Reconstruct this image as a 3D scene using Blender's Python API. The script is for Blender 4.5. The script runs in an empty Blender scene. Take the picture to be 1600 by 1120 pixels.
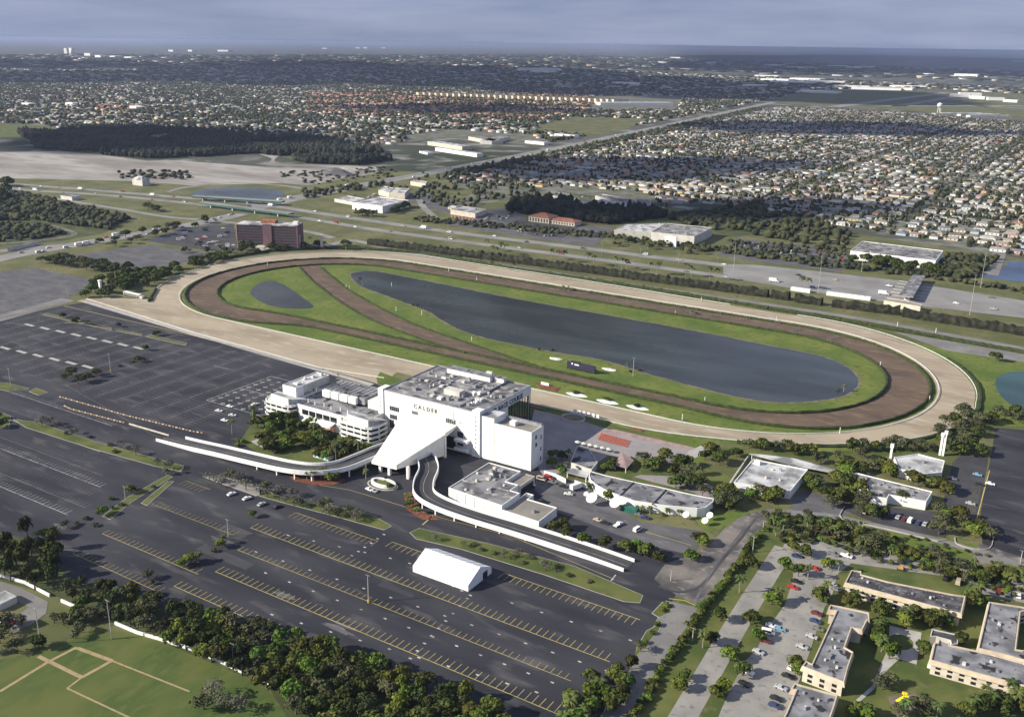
import bpy, math, random
import numpy as np
from mathutils import Matrix, Vector
random.seed(7); RNG = np.random.default_rng(7)
S = bpy.context.scene
COL = S.collection
PI = math.pi

# ---------------------------------------------------------------- camera
# world axes follow the site: x runs east along the home stretch, y north, origin at the oval's centre
F, ROLL, HY, CAMZ = 1505., .0135, 68., 217.75
CX, CY, TH = -3.3, 764.4, -.558
PITCH = math.atan2((560 - HY) * math.cos(ROLL), F)
def at(px, py, z=0.):
    "ground point (or point at height z) seen at a photograph pixel"
    x = px - 800; y = 560 - py
    c, s = math.cos(ROLL), math.sin(ROLL)
    u = x * c - y * s; v = x * s + y * c
    dy = F * math.cos(PITCH) + v * math.sin(PITCH); dz = v * math.cos(PITCH) - F * math.sin(PITCH)
    t = (CAMZ - z) / (-dz); X = u * t - CX; Y = dy * t - CY
    c, s = math.cos(TH), math.sin(TH)
    return (X * c + Y * s, -X * s + Y * c)
def ray(px, py):
    a = at(px, py, 0); b = at(px, py, 100)
    return a, (b[0] - a[0], b[1] - a[1])
def onv(px, py, v):
    a, d = ray(px, py); t = (v - a[1]) / d[1]; return (a[0] + d[0] * t, 100 * t)
def onu(px, py, u):
    a, d = ray(px, py); t = (u - a[0]) / d[0]; return (a[1] + d[1] * t, 100 * t)
def to(x, y, z=0.):
    c, s = np.cos(TH), np.sin(TH)
    X = x * c - y * s + CX; Y = x * s + y * c + CY; Z = z - CAMZ
    w = Y * np.cos(PITCH) - Z * np.sin(PITCH)
    v = (Y * np.sin(PITCH) + Z * np.cos(PITCH)) / w * F; u = X / w * F
    c, s = np.cos(ROLL), np.sin(ROLL)
    return 800 + u * c + v * s, 560 - (-u * s + v * c), w
cam = bpy.data.cameras.new('camera'); camo = bpy.data.objects.new('camera', cam); COL.objects.link(camo)
cam.sensor_width = 36; cam.lens = 36 * F / 1600; cam.clip_start = 1; cam.clip_end = 500000
def site(vx, vy):
    c, s = math.cos(TH), math.sin(TH); return (vx * c + vy * s, -vx * s + vy * c)
R_ = Vector((*site(1, 0), 0)); U_ = Vector((*site(0, math.sin(PITCH)), math.cos(PITCH))); Fw = Vector((*site(0, math.cos(PITCH)), -math.sin(PITCH)))
cr, sr = math.cos(ROLL), math.sin(ROLL)
ri = R_ * cr + U_ * sr; ui = U_ * cr - R_ * sr
CPOS = Vector((*site(-CX, -CY), CAMZ))
camo.matrix_world = Matrix(((ri.x, ui.x, -Fw.x, CPOS.x), (ri.y, ui.y, -Fw.y, CPOS.y), (ri.z, ui.z, -Fw.z, CPOS.z), (0, 0, 0, 1)))
S.camera = camo

# ---------------------------------------------------------------- light
SUN_EL, SUN_AZ = math.radians(27), math.radians(42 + 180)
sl = bpy.data.lights.new('sun', 'SUN'); sl.energy = 4.9; sl.angle = math.radians(.5); sl.color = (1, .93, .79)
so = bpy.data.objects.new('sun', sl); COL.objects.link(so)
sd = Vector((math.cos(SUN_AZ) * math.cos(SUN_EL), math.sin(SUN_AZ) * math.cos(SUN_EL), math.sin(SUN_EL)))
so.rotation_euler = sd.to_track_quat('Z', 'Y').to_euler()
W = bpy.data.worlds.new('World'); S.world = W; W.use_nodes = True
nt = W.node_tree; nt.nodes.clear()
def N(t, **k):
    n = nt.nodes.new(t)
    for a, b in k.items(): setattr(n, a, b)
    return n
sky = N('ShaderNodeTexSky', sky_type='NISHITA', sun_disc=False, sun_elevation=SUN_EL, sun_rotation=math.atan2(sd.x, sd.y), altitude=200., air_density=1.2, dust_density=1.5)
tc = N('ShaderNodeTexCoord'); mp = N('ShaderNodeMapping'); mp.inputs['Scale'].default_value = (1.6, 1.6, 13)
n1 = N('ShaderNodeTexNoise'); n1.inputs['Scale'].default_value = 2.3; n1.inputs['Detail'].default_value = 7; n1.inputs['Roughness'].default_value = .55
cr_ = N('ShaderNodeValToRGB'); cr_.color_ramp.elements[0].position = .36; cr_.color_ramp.elements[1].position = .66
cr_.color_ramp.elements[0].color = (1.75, 2.2, 3.5, 1); cr_.color_ramp.elements[1].color = (2.8, 3.2, 4.5, 1)
n2 = N('ShaderNodeTexNoise'); n2.inputs['Scale'].default_value = 1.1; n2.inputs['Detail'].default_value = 5
r2 = N('ShaderNodeMapRange'); r2.inputs['From Min'].default_value = .3; r2.inputs['From Max'].default_value = .62; r2.inputs['To Min'].default_value = .88; r2.inputs['To Max'].default_value = .98
mx = N('ShaderNodeMix', data_type='RGBA')
bg = N('ShaderNodeBackground'); bg.inputs['Strength'].default_value = .082
out = N('ShaderNodeOutputWorld')
lk = nt.links.new
lk(tc.outputs['Generated'], mp.inputs['Vector']); lk(mp.outputs[0], n1.inputs['Vector']); lk(n1.outputs[0], cr_.inputs[0])
lk(mp.outputs[0], n2.inputs['Vector']); lk(n2.outputs[0], r2.inputs['Value']); lk(r2.outputs[0], mx.inputs[0])
lk(sky.outputs[0], mx.inputs[6]); lk(cr_.outputs[0], mx.inputs[7]); lk(mx.outputs[2], bg.inputs['Color']); lk(bg.outputs[0], out.inputs[0])
S.view_settings.view_transform = 'Standard'; S.view_settings.look = 'None'; S.view_settings.exposure = .7; S.view_settings.gamma = 1
HAZE = 4.1e-5
S.cycles.volume_bounces = 0; S.cycles.max_bounces = 5; S.cycles.diffuse_bounces = 2

# ---------------------------------------------------------------- materials
MATS = {}
def mat(name, col, rough=.9, var=0., scale=.1, col2=None, spec=.3, rnd=0., bump=0., lo=.4, hi=.65, detail=4, metal=0., stretch=None, leaf=False, fine=None):
    "procedural material: noise from col to col2 in world position (scale per metre), optional per-object variation"
    if name in MATS: return MATS[name]
    m = bpy.data.materials.new(name); m.use_nodes = True; t = m.node_tree; b = t.nodes['Principled BSDF']
    b.inputs['Roughness'].default_value = rough; b.inputs['Specular IOR Level'].default_value = spec; b.inputs['Metallic'].default_value = metal
    def nn(k): return t.nodes.new(k)
    g = nn('ShaderNodeNewGeometry'); mpn = nn('ShaderNodeMapping'); t.links.new(g.outputs['Position'], mpn.inputs['Vector'])
    if stretch: mpn.inputs['Scale'].default_value = stretch
    c2 = col2 or tuple(min(1, c * (1 - var)) for c in col)
    no = nn('ShaderNodeTexNoise'); no.inputs['Scale'].default_value = scale; no.inputs['Detail'].default_value = detail; t.links.new(mpn.outputs[0], no.inputs['Vector'])
    ra = nn('ShaderNodeMapRange'); ra.inputs['From Min'].default_value = lo; ra.inputs['From Max'].default_value = hi; t.links.new(no.outputs[0], ra.inputs['Value'])
    mi = nn('ShaderNodeMix'); mi.data_type = 'RGBA'; t.links.new(ra.outputs[0], mi.inputs[0]); mi.inputs[6].default_value = (*col, 1); mi.inputs[7].default_value = (*c2, 1)
    last = mi.outputs[2]
    if fine:      # (colour, scale, lo, hi): a second, finer layer of patches
        n3 = nn('ShaderNodeTexNoise'); n3.inputs['Scale'].default_value = fine[1]; n3.inputs['Detail'].default_value = 5; t.links.new(mpn.outputs[0], n3.inputs['Vector'])
        r3 = nn('ShaderNodeMapRange'); r3.inputs['From Min'].default_value = fine[2]; r3.inputs['From Max'].default_value = fine[3]; t.links.new(n3.outputs[0], r3.inputs['Value'])
        m3 = nn('ShaderNodeMix'); m3.data_type = 'RGBA'; t.links.new(r3.outputs[0], m3.inputs[0]); t.links.new(last, m3.inputs[6]); m3.inputs[7].default_value = (*fine[0], 1); last = m3.outputs[2]
    if rnd:
        oi = nn('ShaderNodeObjectInfo'); hs = nn('ShaderNodeHueSaturation')
        a = nn('ShaderNodeMapRange'); a.inputs['To Min'].default_value = 1 - rnd; a.inputs['To Max'].default_value = 1 + rnd; t.links.new(oi.outputs['Random'], a.inputs['Value'])
        t.links.new(a.outputs[0], hs.inputs['Value'])
        a2 = nn('ShaderNodeMath'); a2.operation = 'MULTIPLY_ADD'; a2.inputs[1].default_value = .06 * (1 if leaf else .3); a2.inputs[2].default_value = .5 - .03 * (1 if leaf else .3)
        f = nn('ShaderNodeMath'); f.operation = 'FRACT'; f2 = nn('ShaderNodeMath'); f2.operation = 'MULTIPLY'; f2.inputs[1].default_value = 7.3
        t.links.new(oi.outputs['Random'], f2.inputs[0]); t.links.new(f2.outputs[0], f.inputs[0]); t.links.new(f.outputs[0], a2.inputs[0]); t.links.new(a2.outputs[0], hs.inputs['Hue'])
        t.links.new(last, hs.inputs['Color']); last = hs.outputs[0]
    t.links.new(last, b.inputs['Base Color'])
    if bump:
        bp = nn('ShaderNodeBump'); bp.inputs['Strength'].default_value = bump; bp.inputs['Distance'].default_value = .3; t.links.new(no.outputs[0], bp.inputs['Height']); t.links.new(bp.outputs[0], b.inputs['Normal'])
    MATS[name] = m; return m
M = dict(
 asphalt=mat('lot_asphalt', (.022, .023, .031), .85, col2=(.054, .053, .063), scale=.022, lo=.38, hi=.7, detail=10, stretch=(.7, 2.2, 1), fine=((.095, .092, .094), .06, .56, .74)),
 asphalt_old=mat('worn_asphalt', (.085, .083, .092), .9, col2=(.13, .127, .13), scale=.05, detail=8, stretch=(1, 2, 1), fine=((.19, .185, .18), .2, .58, .8)),
 estate=mat('estate_concrete', (.3, .285, .26), .9, col2=(.22, .21, .195), scale=.09, detail=8, fine=((.16, .155, .15), .35, .56, .72)),
 road=mat('road_asphalt', (.17, .165, .16), .9, col2=(.23, .22, .205), scale=.06, detail=7, fine=((.12, .115, .115), .4, .58, .75)),
 asphalt_patchy=mat('resealed_asphalt', (.024, .024, .03), .8, col2=(.045, .044, .05), scale=.1, detail=8),
 road_dark=mat('fresh_asphalt', (.045, .044, .05), .85, col2=(.07, .068, .072), scale=.08, detail=6),
 concrete=mat('highway_concrete', (.27, .262, .25), .9, col2=(.19, .185, .18), scale=.03, detail=6),
 gravel=mat('dirt_road', (.2, .18, .16), .95, col2=(.075, .072, .072), scale=.07, detail=10, lo=.38, hi=.62, fine=((.27, .24, .21), .25, .54, .72)),
 grass=mat('lawn', (.06, .085, .02), .95, col2=(.12, .13, .035), scale=.06, detail=10, lo=.4, hi=.62, fine=((.15, .13, .06), .2, .58, .75)),
 infield=mat('infield_turf', (.075, .122, .018), .95, col2=(.15, .175, .036), scale=.03, lo=.36, hi=.66, detail=8, fine=((.065, .09, .02), .22, .5, .72)),
 field=mat('ball_field', (.05, .085, .018), .95, col2=(.105, .12, .03), scale=.05, detail=10, lo=.38, hi=.62, stretch=(1, .5, 1), fine=((.1, .12, .03), .3, .5, .7)),
 dry=mat('dry_grass', (.09, .1, .033), .95, col2=(.16, .15, .07), scale=.025, detail=10, lo=.4, hi=.64, fine=((.07, .08, .03), .2, .52, .7)),
 scrub=mat('scrub', (.045, .058, .022), .95, col2=(.09, .1, .035), scale=.06, detail=8, bump=.5),
 sand=mat('track_sand', (.39, .325, .235), .95, col2=(.28, .228, .162), scale=.03, detail=9, lo=.38, hi=.64, stretch=(.5, 1.5, 1), fine=((.43, .38, .3), .12, .5, .72)),
 brown=mat('track_loam', (.14, .097, .068), .95, col2=(.088, .064, .048), scale=.04, detail=9, lo=.36, hi=.66, stretch=(.6, 1.4, 1), fine=((.19, .135, .09), .15, .52, .72)),
 quarry=mat('quarry_sand', (.36, .34, .31), .95, col2=(.2, .18, .165), scale=.008, detail=8, stretch=(.6, 1.6, 1), fine=((.2, .17, .14), .03, .5, .75)),
 soil=mat('bare_soil', (.2, .16, .12), .95, col2=(.12, .1, .08), scale=.1, detail=6),
 rsoil=mat('red_mulch', (.2, .075, .045), .95, var=.4, scale=.6),
 diamond=mat('base_path_dirt', (.36, .27, .15), .95, col2=(.2, .19, .07), scale=.5, detail=7, lo=.45, hi=.8),
 paving=mat('plaza_paving', (.25, .235, .235), .9, col2=(.31, .28, .27), scale=.08, detail=6, fine=((.2, .19, .19), .5, .55, .8)),
 pave_pink=mat('pink_paving', (.38, .27, .25), .9, var=.3, scale=.2),
 walk=mat('sidewalk', (.42, .4, .37), .9, col2=(.34, .32, .3), scale=.2),
 white=mat('white_paint', (.82, .82, .8), .7, col2=(.74, .74, .71), scale=.15, detail=6, rnd=0),
 canopy=mat('canopy_paint', (.8, .79, .74), .7, col2=(.72, .7, .64), scale=.12, detail=8, stretch=(1, 3, 1)),
 offwhite=mat('offwhite_render', (.6, .58, .53), .85, col2=(.5, .48, .44), scale=.2, detail=6),
 cream=mat('cream_render', (.64, .57, .47), .85, col2=(.5, .45, .38), scale=.3, detail=5),
 peach=mat('peach_mansard', (.58, .49, .38), .85, col2=(.48, .4, .3), scale=.4, detail=5, rnd=.05),
 pink=mat('pink_render', (.6, .33, .26), .8, var=.2, scale=.2),
 maroon=mat('mauve_curtain_wall', (.13, .105, .13), .5, var=.3, scale=.3),
 mauve=mat('shaded_mauve_render', (.17, .1, .12), .7, var=.2, scale=.2),  # mauve with shade put into the colour, for the hotel front
 tent=mat('tent_vinyl', (.9, .9, .9), .45, col2=(.86, .87, .88), scale=.3, spec=.4),
 roofg=mat('tar_gravel_roof', (.25, .245, .25), .95, col2=(.09, .087, .095), scale=.09, detail=10, lo=.42, hi=.6, fine=((.42, .4, .37), .16, .54, .66)),
 roofd=mat('dark_tar_roof', (.05, .048, .055), .9, col2=(.14, .138, .15), scale=.25, detail=10, lo=.45, hi=.65, fine=((.3, .29, .3), .7, .6, .7)),
 roofm=mat('grey_membrane_roof', (.26, .26, .275), .9, col2=(.13, .13, .14), scale=.14, detail=10, lo=.42, hi=.6, fine=((.03, .028, .032), .2, .575, .62)),
 rooft=mat('tan_gravel_roof', (.27, .25, .21), .95, col2=(.2, .185, .165), scale=.12, detail=8),
 roofw=mat('white_roof_coat', (.56, .56, .56), .85, col2=(.2, .198, .2), scale=.09, detail=10, lo=.42, hi=.6),
 terra=mat('clay_tile_roof', (.36, .16, .1), .85, var=.35, scale=.4),
 terra2=mat('faded_clay_roof', (.42, .23, .16), .85, var=.35, scale=.4),
 glass=mat('window_glass', (.02, .022, .028), .15, spec=.6),
 shade=mat('tinted_glass', (.04, .042, .05), .3, spec=.5),
 metal=mat('galvanised_metal', (.36, .37, .39), .5, var=.3, scale=.5, metal=.3),
 pole=mat('concrete_pole', (.45, .44, .41), .8, var=.2, scale=.4),
 dark=mat('dark_metal', (.03, .03, .035), .6),
 green=mat('green_steel', (.03, .16, .12), .6, var=.2, scale=.2),
 letter=mat('olive_lettering', (.14, .15, .07), .6),
 letter2=mat('grey_lettering', (.09, .1, .13), .6),
 yellow=mat('yellow_paint', (.52, .42, .14), .85, col2=(.34, .29, .14), scale=.15, detail=7, lo=.45, hi=.75),
 ypaint=mat('fresh_yellow_paint', (.62, .45, .06), .8, var=.3, scale=.3),
 wline=mat('white_road_paint', (.5, .5, .48), .85, col2=(.16, .16, .17), scale=.25, detail=7, lo=.42, hi=.7),
 fline=mat('faded_stall_paint', (.2, .2, .19), .9, col2=(.09, .09, .095), scale=.2, detail=7, lo=.4, hi=.65),
 orange=mat('orange_barrier', (.42, .25, .1), .7), redp=mat('red_plastic', (.42, .1, .06), .5, var=.2, scale=1.),
 yplastic=mat('yellow_plastic', (.85, .62, .02), .4), bplastic=mat('blue_plastic', (.06, .07, .3), .4),
 tote=mat('tote_panel', (.04, .036, .075), .5, var=.3, scale=.6),
 bark=mat('bark', (.13, .1, .075), .95, var=.4, scale=2), barkg=mat('grey_palm_bark', (.3, .28, .25), .95, var=.3, scale=2),
 leaf=mat('broad_leaves', (.03, .042, .01), .85, col2=(.1, .11, .022), scale=.45, rnd=.45, leaf=True, lo=.38, hi=.66, spec=.15),
 leafy=mat('yellow_green_leaves', (.06, .095, .015), .85, col2=(.13, .17, .025), scale=.5, rnd=.2, leaf=True, spec=.15),
 leafg=mat('grey_green_leaves', (.06, .068, .035), .9, col2=(.1, .105, .05), scale=.5, rnd=.25, leaf=True, spec=.1),
 pine=mat('casuarina_needles', (.032, .038, .014), .9, col2=(.065, .08, .027), scale=.35, rnd=.25, leaf=True, spec=.1),
 twig=mat('bare_twigs', (.13, .12, .095), .95, col2=(.08, .075, .055), scale=.8, rnd=.2),
 palm=mat('palm_fronds', (.045, .07, .015), .8, col2=(.1, .12, .03), scale=.9, rnd=.3, leaf=True),
 darkhedge=mat('dark_screen_hedge', (.012, .014, .01), .95, col2=(.04, .04, .022), scale=.25),
 hedge=mat('clipped_hedge', (.022, .036, .01), .95, col2=(.05, .062, .018), scale=.5),
 fartree=mat('far_foliage', (.02, .028, .012), .95, col2=(.065, .068, .025), scale=.05, detail=3),
 wood=mat('dark_wood_foliage', (.008, .013, .007), .95, col2=(.032, .034, .019), scale=.009, detail=5),
)
def water(name, col, rough):
    m = bpy.data.materials.new(name); m.use_nodes = True; t = m.node_tree; b = t.nodes['Principled BSDF']
    b.inputs['Base Color'].default_value = (*col, 1); b.inputs['Roughness'].default_value = rough; b.inputs['IOR'].default_value = 1.33
    g = t.nodes.new('ShaderNodeNewGeometry'); n = t.nodes.new('ShaderNodeTexNoise'); n.inputs['Scale'].default_value = .6; n.inputs['Detail'].default_value = 5
    n2 = t.nodes.new('ShaderNodeTexNoise'); n2.inputs['Scale'].default_value = .012; n2.inputs['Detail'].default_value = 4
    r = t.nodes.new('ShaderNodeMapRange'); r.inputs['From Min'].default_value = .35; r.inputs['From Max'].default_value = .65; r.inputs['To Min'].default_value = rough * .6; r.inputs['To Max'].default_value = rough * 1.5
    bp = t.nodes.new('ShaderNodeBump'); bp.inputs['Strength'].default_value = .35; bp.inputs['Distance'].default_value = .12
    mp_ = t.nodes.new('ShaderNodeMapping'); mp_.inputs['Scale'].default_value = (1, 3.5, 1); mp_.inputs['Rotation'].default_value = (0, 0, .5); n4 = t.nodes.new('ShaderNodeTexNoise'); n4.inputs['Scale'].default_value = .009; n4.inputs['Detail'].default_value = 8; r4 = t.nodes.new('ShaderNodeMapRange'); r4.inputs['From Min'].default_value = .4; r4.inputs['From Max'].default_value = .68; m4 = t.nodes.new('ShaderNodeMix'); m4.data_type = 'RGBA'; m4.inputs[6].default_value = (*col, 1); m4.inputs[7].default_value = (*[c * 1.9 for c in col], 1)
    t.links.new(g.outputs['Position'], mp_.inputs[0]); t.links.new(mp_.outputs[0], n4.inputs['Vector']); t.links.new(n4.outputs[0], r4.inputs['Value']); t.links.new(r4.outputs[0], m4.inputs[0]); t.links.new(m4.outputs[2], b.inputs['Base Color'])
    t.links.new(g.outputs['Position'], n.inputs['Vector']); t.links.new(g.outputs['Position'], n2.inputs['Vector']); t.links.new(n2.outputs[0], r.inputs['Value']); t.links.new(r.outputs[0], b.inputs['Roughness'])
    t.links.new(n.outputs[0], bp.inputs['Height']); t.links.new(bp.outputs[0], b.inputs['Normal'])
    return m
M['lake'] = water('lake_water', (.028, .035, .037), .2)
M['pond'] = water('pond_water', (.022, .055, .055), .25)
M['blue'] = water('canal_water', (.03, .05, .1), .2)

# ---------------------------------------------------------------- mesh helpers
class MB:
    def __init__(s): s.v = []; s.f = []; s.m = []
    def add(s, vs, fs, m=0):
        o = len(s.v); s.v += [tuple(map(float, p)) for p in vs]; s.f += [tuple(i + o for i in f) for f in fs]; s.m += [m] * len(fs)
    def box(s, x0, y0, z0, x1, y1, z1, m=0, top=None):
        s.add([(x0, y0, z0), (x1, y0, z0), (x1, y1, z0), (x0, y1, z0), (x0, y0, z1), (x1, y0, z1), (x1, y1, z1), (x0, y1, z1)],
              [(0, 3, 2, 1), (0, 1, 5, 4), (1, 2, 6, 5), (2, 3, 7, 6), (3, 0, 4, 7)], m)
        s.add([(x0, y0, z1), (x1, y0, z1), (x1, y1, z1), (x0, y1, z1)], [(0, 1, 2, 3)], m if top is None else top)
    def prism(s, poly, z0, z1, m=0, top=None):
        a = sum(poly[i][0] * poly[(i + 1) % len(poly)][1] - poly[(i + 1) % len(poly)][0] * poly[i][1] for i in range(len(poly)))
        if a < 0: poly = poly[::-1]
        n = len(poly); zs = z1 if hasattr(z1, '__len__') else [z1] * n
        s.add([(x, y, z0) for x, y in poly] + [(p[0], p[1], z) for p, z in zip(poly, zs)], [(i, (i + 1) % n, (i + 1) % n + n, i + n) for i in range(n)], m)
        s.add([(p[0], p[1], z) for p, z in zip(poly, zs)], [tuple(range(n))], m if top is None else top)
        s.add([(x, y, z0) for x, y in poly], [tuple(range(n))[::-1]], m)
    def ring(s, poly, z0, z1, w, m=0):
        "a parapet of width w standing inside a polygon outline"
        inn = inset(poly, w); n = len(poly)
        vs = [(x, y, z) for P_ in (poly, inn) for z in (z0, z1) for x, y in P_]
        f = []
        for i in range(n):
            j = (i + 1) % n
            f += [(i, j, n + j, n + i), (2 * n + j, 2 * n + i, 3 * n + i, 3 * n + j), (n + i, n + j, 3 * n + j, 3 * n + i)]
        s.add(vs, f, m)
    def cyl(s, p, q, r0, r1, n=8, m=0, caps=True):
        p = Vector(p); q = Vector(q); d = (q - p).normalized(); a = d.orthogonal().normalized(); b = d.cross(a)
        vs = [p + (a * math.cos(2 * PI * i / n) + b * math.sin(2 * PI * i / n)) * r0 for i in range(n)] + [q + (a * math.cos(2 * PI * i / n) + b * math.sin(2 * PI * i / n)) * r1 for i in range(n)]
        s.add(vs, [(i, (i + 1) % n, (i + 1) % n + n, i + n) for i in range(n)] + ([tuple(range(n))[::-1], tuple(range(n, 2 * n))] if caps else []), m)
    def build(s, name, mats, parent=None, smooth=False, local=False):
        if parent and not local:
            ox = oy = oz = 0.; q = parent
            while q: ox += q.location.x; oy += q.location.y; oz += q.location.z; q = q.parent
            s.v = [(x - ox, y - oy, z - oz) for x, y, z in s.v]
        me = bpy.data.meshes.new(name); me.from_pydata(s.v, [], s.f)
        mats = mats if isinstance(mats, (list, tuple)) else [mats]
        for m in mats: me.materials.append(M[m] if isinstance(m, str) else m)
        if len(mats) > 1: me.polygons.foreach_set('material_index', s.m)
        if smooth: me.polygons.foreach_set('use_smooth', [True] * len(s.f))
        me.update(); o = bpy.data.objects.new(name, me); COL.objects.link(o)
        if parent: o.parent = parent
        return o
def inset(poly, w):
    a = sum(poly[i][0] * poly[(i + 1) % len(poly)][1] - poly[(i + 1) % len(poly)][0] * poly[i][1] for i in range(len(poly)))
    sg = 1 if a > 0 else -1; n = len(poly); r = []
    for i in range(n):
        p0 = Vector(poly[i - 1][:2]); p1 = Vector(poly[i][:2]); p2 = Vector(poly[(i + 1) % n][:2])
        d1 = (p1 - p0).normalized(); d2 = (p2 - p1).normalized()
        n1_ = Vector((-d1.y, d1.x)) * sg; n2_ = Vector((-d2.y, d2.x)) * sg
        k = (n1_ + n2_); l = k.length_squared; k = k * (2 / l) * 1. if l > .2 else n1_
        r.append((p1.x + k.x * w * 1., p1.y + k.y * w * 1.))
    return r
def tag(o, label=None, cat=None, group=None, kind=None):
    if label: o['label'] = label
    if cat: o['category'] = cat
    if group: o['group'] = group
    if kind: o['kind'] = kind
    return o
def empty(name, loc=(0, 0, 0), rz=0., label=None, cat=None, group=None):
    o = bpy.data.objects.new(name, None); COL.objects.link(o); o.location = loc; o.rotation_euler = (0, 0, rz); o.empty_display_size = 1
    return tag(o, label, cat, group)
KIDS = {}
def kids(o):
    if o.name not in KIDS: KIDS[o.name] = [c for c in COL.objects if c.parent == o]
    return KIDS[o.name]
def copy_tree(o, parent=None):
    c = o.copy(); COL.objects.link(c); c.parent = parent
    for ch in kids(o): copy_tree(ch, c)
    return c
def px(*pts): return [at(*p) for p in pts]
def sheet(name, poly, z, m, kind='structure'):
    a = sum(poly[i][0] * poly[(i + 1) % len(poly)][1] - poly[(i + 1) % len(poly)][0] * poly[i][1] for i in range(len(poly)))
    if a < 0: poly = poly[::-1]
    b = MB(); b.add([(x, y, z) for x, y in poly], [tuple(range(len(poly)))])
    return tag(b.build(name, m), kind=kind)
def smoothline(pts, k=6, closed=False):
    "Catmull-Rom through points"
    n = len(pts); r = []
    P_ = [np.array(p, float) for p in pts]
    rng = range(n if closed else n - 1)
    for i in rng:
        p0 = P_[(i - 1) % n] if closed or i > 0 else P_[0]; p1 = P_[i]; p2 = P_[(i + 1) % n]; p3 = P_[(i + 2) % n] if closed or i + 2 < n else P_[-1]
        for j in range(k):
            t = j / k; r.append(tuple(.5 * ((2 * p1) + (p2 - p0) * t + (2 * p0 - 5 * p1 + 4 * p2 - p3) * t * t + (3 * p1 - p0 - 3 * p2 + p3) * t ** 3)))
    if not closed: r.append(tuple(P_[-1]))
    return r
def normals(line, closed=False):
    n = len(line); r = []
    for i in range(n):
        a = line[i - 1] if (closed or i) else line[0]; b = line[(i + 1) % n] if (closed or i < n - 1) else line[-1]
        d = Vector((b[0] - a[0], b[1] - a[1])); d.normalize(); r.append((-d.y, d.x))
    return r
def ribbon(name, line, w, z, m, closed=False, kind='structure', parent=None):
    "flat strip; w is half-width or (left, right) offsets"
    l, r = (w, -w) if not isinstance(w, tuple) else w
    nn_ = normals(line, closed); b = MB(); n = len(line)
    b.add([(p[0] + q[0] * l, p[1] + q[1] * l, z) for p, q in zip(line, nn_)] + [(p[0] + q[0] * r, p[1] + q[1] * r, z) for p, q in zip(line, nn_)],
          [(n + i, n + (i + 1) % n, (i + 1) % n, i) for i in range(n if closed else n - 1)])
    o = b.build(name, m, parent)
    return tag(o, kind=kind) if kind else o
def wall_strip(b, line, h0, h1, w, m=0, closed=False, zf=None):
    "solid strip of width w following a line between heights h0 and h1 (zf: per-point base height)"
    nn_ = normals(line, closed); n = len(line); zs = zf or [0] * n
    vs = []
    for sgn in (1, -1):
        for h in (h0, h1): vs += [(p[0] + q[0] * w / 2 * sgn, p[1] + q[1] * w / 2 * sgn, z + h) for p, q, z in zip(line, nn_, zs)]
    f = []
    for i in range(n if closed else n - 1):
        j = (i + 1) % n
        f += [(j, i, n + i, n + j), (2 * n + i, 2 * n + j, 3 * n + j, 3 * n + i), (n + j, n + i, 3 * n + i, 3 * n + j), (i, j, 2 * n + j, 2 * n + i)]
    if not closed: f += [(0, 2 * n, 3 * n, n), (n - 1, 2 * n - 1, 4 * n - 1, 3 * n - 1)]
    b.add(vs, f, m)
ORD = 'first second third fourth fifth sixth seventh eighth ninth tenth eleventh twelfth thirteenth fourteenth fifteenth sixteenth seventeenth eighteenth nineteenth twentieth'.split()
def ordn(i):
    if i < 20: return ORD[i]
    tens = {2: 'twenty', 3: 'thirty', 4: 'forty', 5: 'fifty', 6: 'sixty', 7: 'seventy', 8: 'eighty', 9: 'ninety'}
    n = i + 1; t_, r_ = divmod(n, 10)
    if n >= 100: return str(n) + 'th'
    return (tens[t_][:-1] + 'ieth') if r_ == 0 else tens[t_] + '-' + ORD[r_ - 1]
def label_row(objs, what, where, cat, group, key=None):
    "gives every one of a row its own label, counted from the left of the photograph"
    objs = sorted(objs, key=key or (lambda o: to(o.location.x, o.location.y)[0])); n = len(objs)
    for i, o in enumerate(objs):
        w = what(o) if callable(what) else what
        pos = 'leftmost' if i == 0 else ('rightmost' if i == n - 1 else ordn(i) + ' from the left')
        if n == 1: pos = 'the only one'
        tag(o, f'{w}, {pos} {where}', cat, group)
def inpoly(x, y, poly):
    x = np.asarray(x, float); y = np.asarray(y, float); r = np.zeros(x.shape, bool); n = len(poly)
    for i in range(n):
        x1, y1 = poly[i]; x2, y2 = poly[(i + 1) % n]
        if y1 == y2: continue
        r ^= ((y1 > y) != (y2 > y)) & (x < (x2 - x1) * (y - y1) / (y2 - y1) + x1)
    return r
# ================================================================ GROUND
gm = mat('countryside', (.03, .04, .02), .95, col2=(.1, .1, .085), scale=.0016, lo=.42, hi=.6, detail=8, fine=((.24, .23, .21), .013, .52, .66))
gl = [0, 120, 250, 400, 600, 900, 1400, 2000, 3000, 5000, 8000, 13000, 20000, 32000, 50000, 80000, 120000, 180000]
gl = [-g for g in gl[:0:-1]] + gl
b = MB(); ng = len(gl)
b.add([(x, y, 0) for y in gl for x in gl], [(j * ng + i, j * ng + i + 1, (j + 1) * ng + i + 1, (j + 1) * ng + i) for j in range(ng - 1) for i in range(ng - 1)])
tag(b.build('ground', gm), kind='structure')
sheet('grassland', px((-300, 300), (0, 262), (420, 262), (700, 270), (850, 300), (1100, 330), (1640, 410), (1900, 500), (1900, 1400), (-300, 1400)), .03, 'dry')
sheet('grass_ground', px((1130, 820), (1900, 1000), (1900, 1300), (900, 1300), (980, 1080)), .06, 'grass')
sheet('grass_field', px((1400, 530), (1700, 575), (1700, 672), (1545, 664), (1490, 712), (1300, 712), (1100, 690), (1100, 700), (1110, 800), (1240, 795), (1535, 852), (1600, 880), (1700, 905), (1700, 915), (1240, 812), (1100, 830), (1050, 760), (1000, 700)), .051, 'infield')
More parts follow.
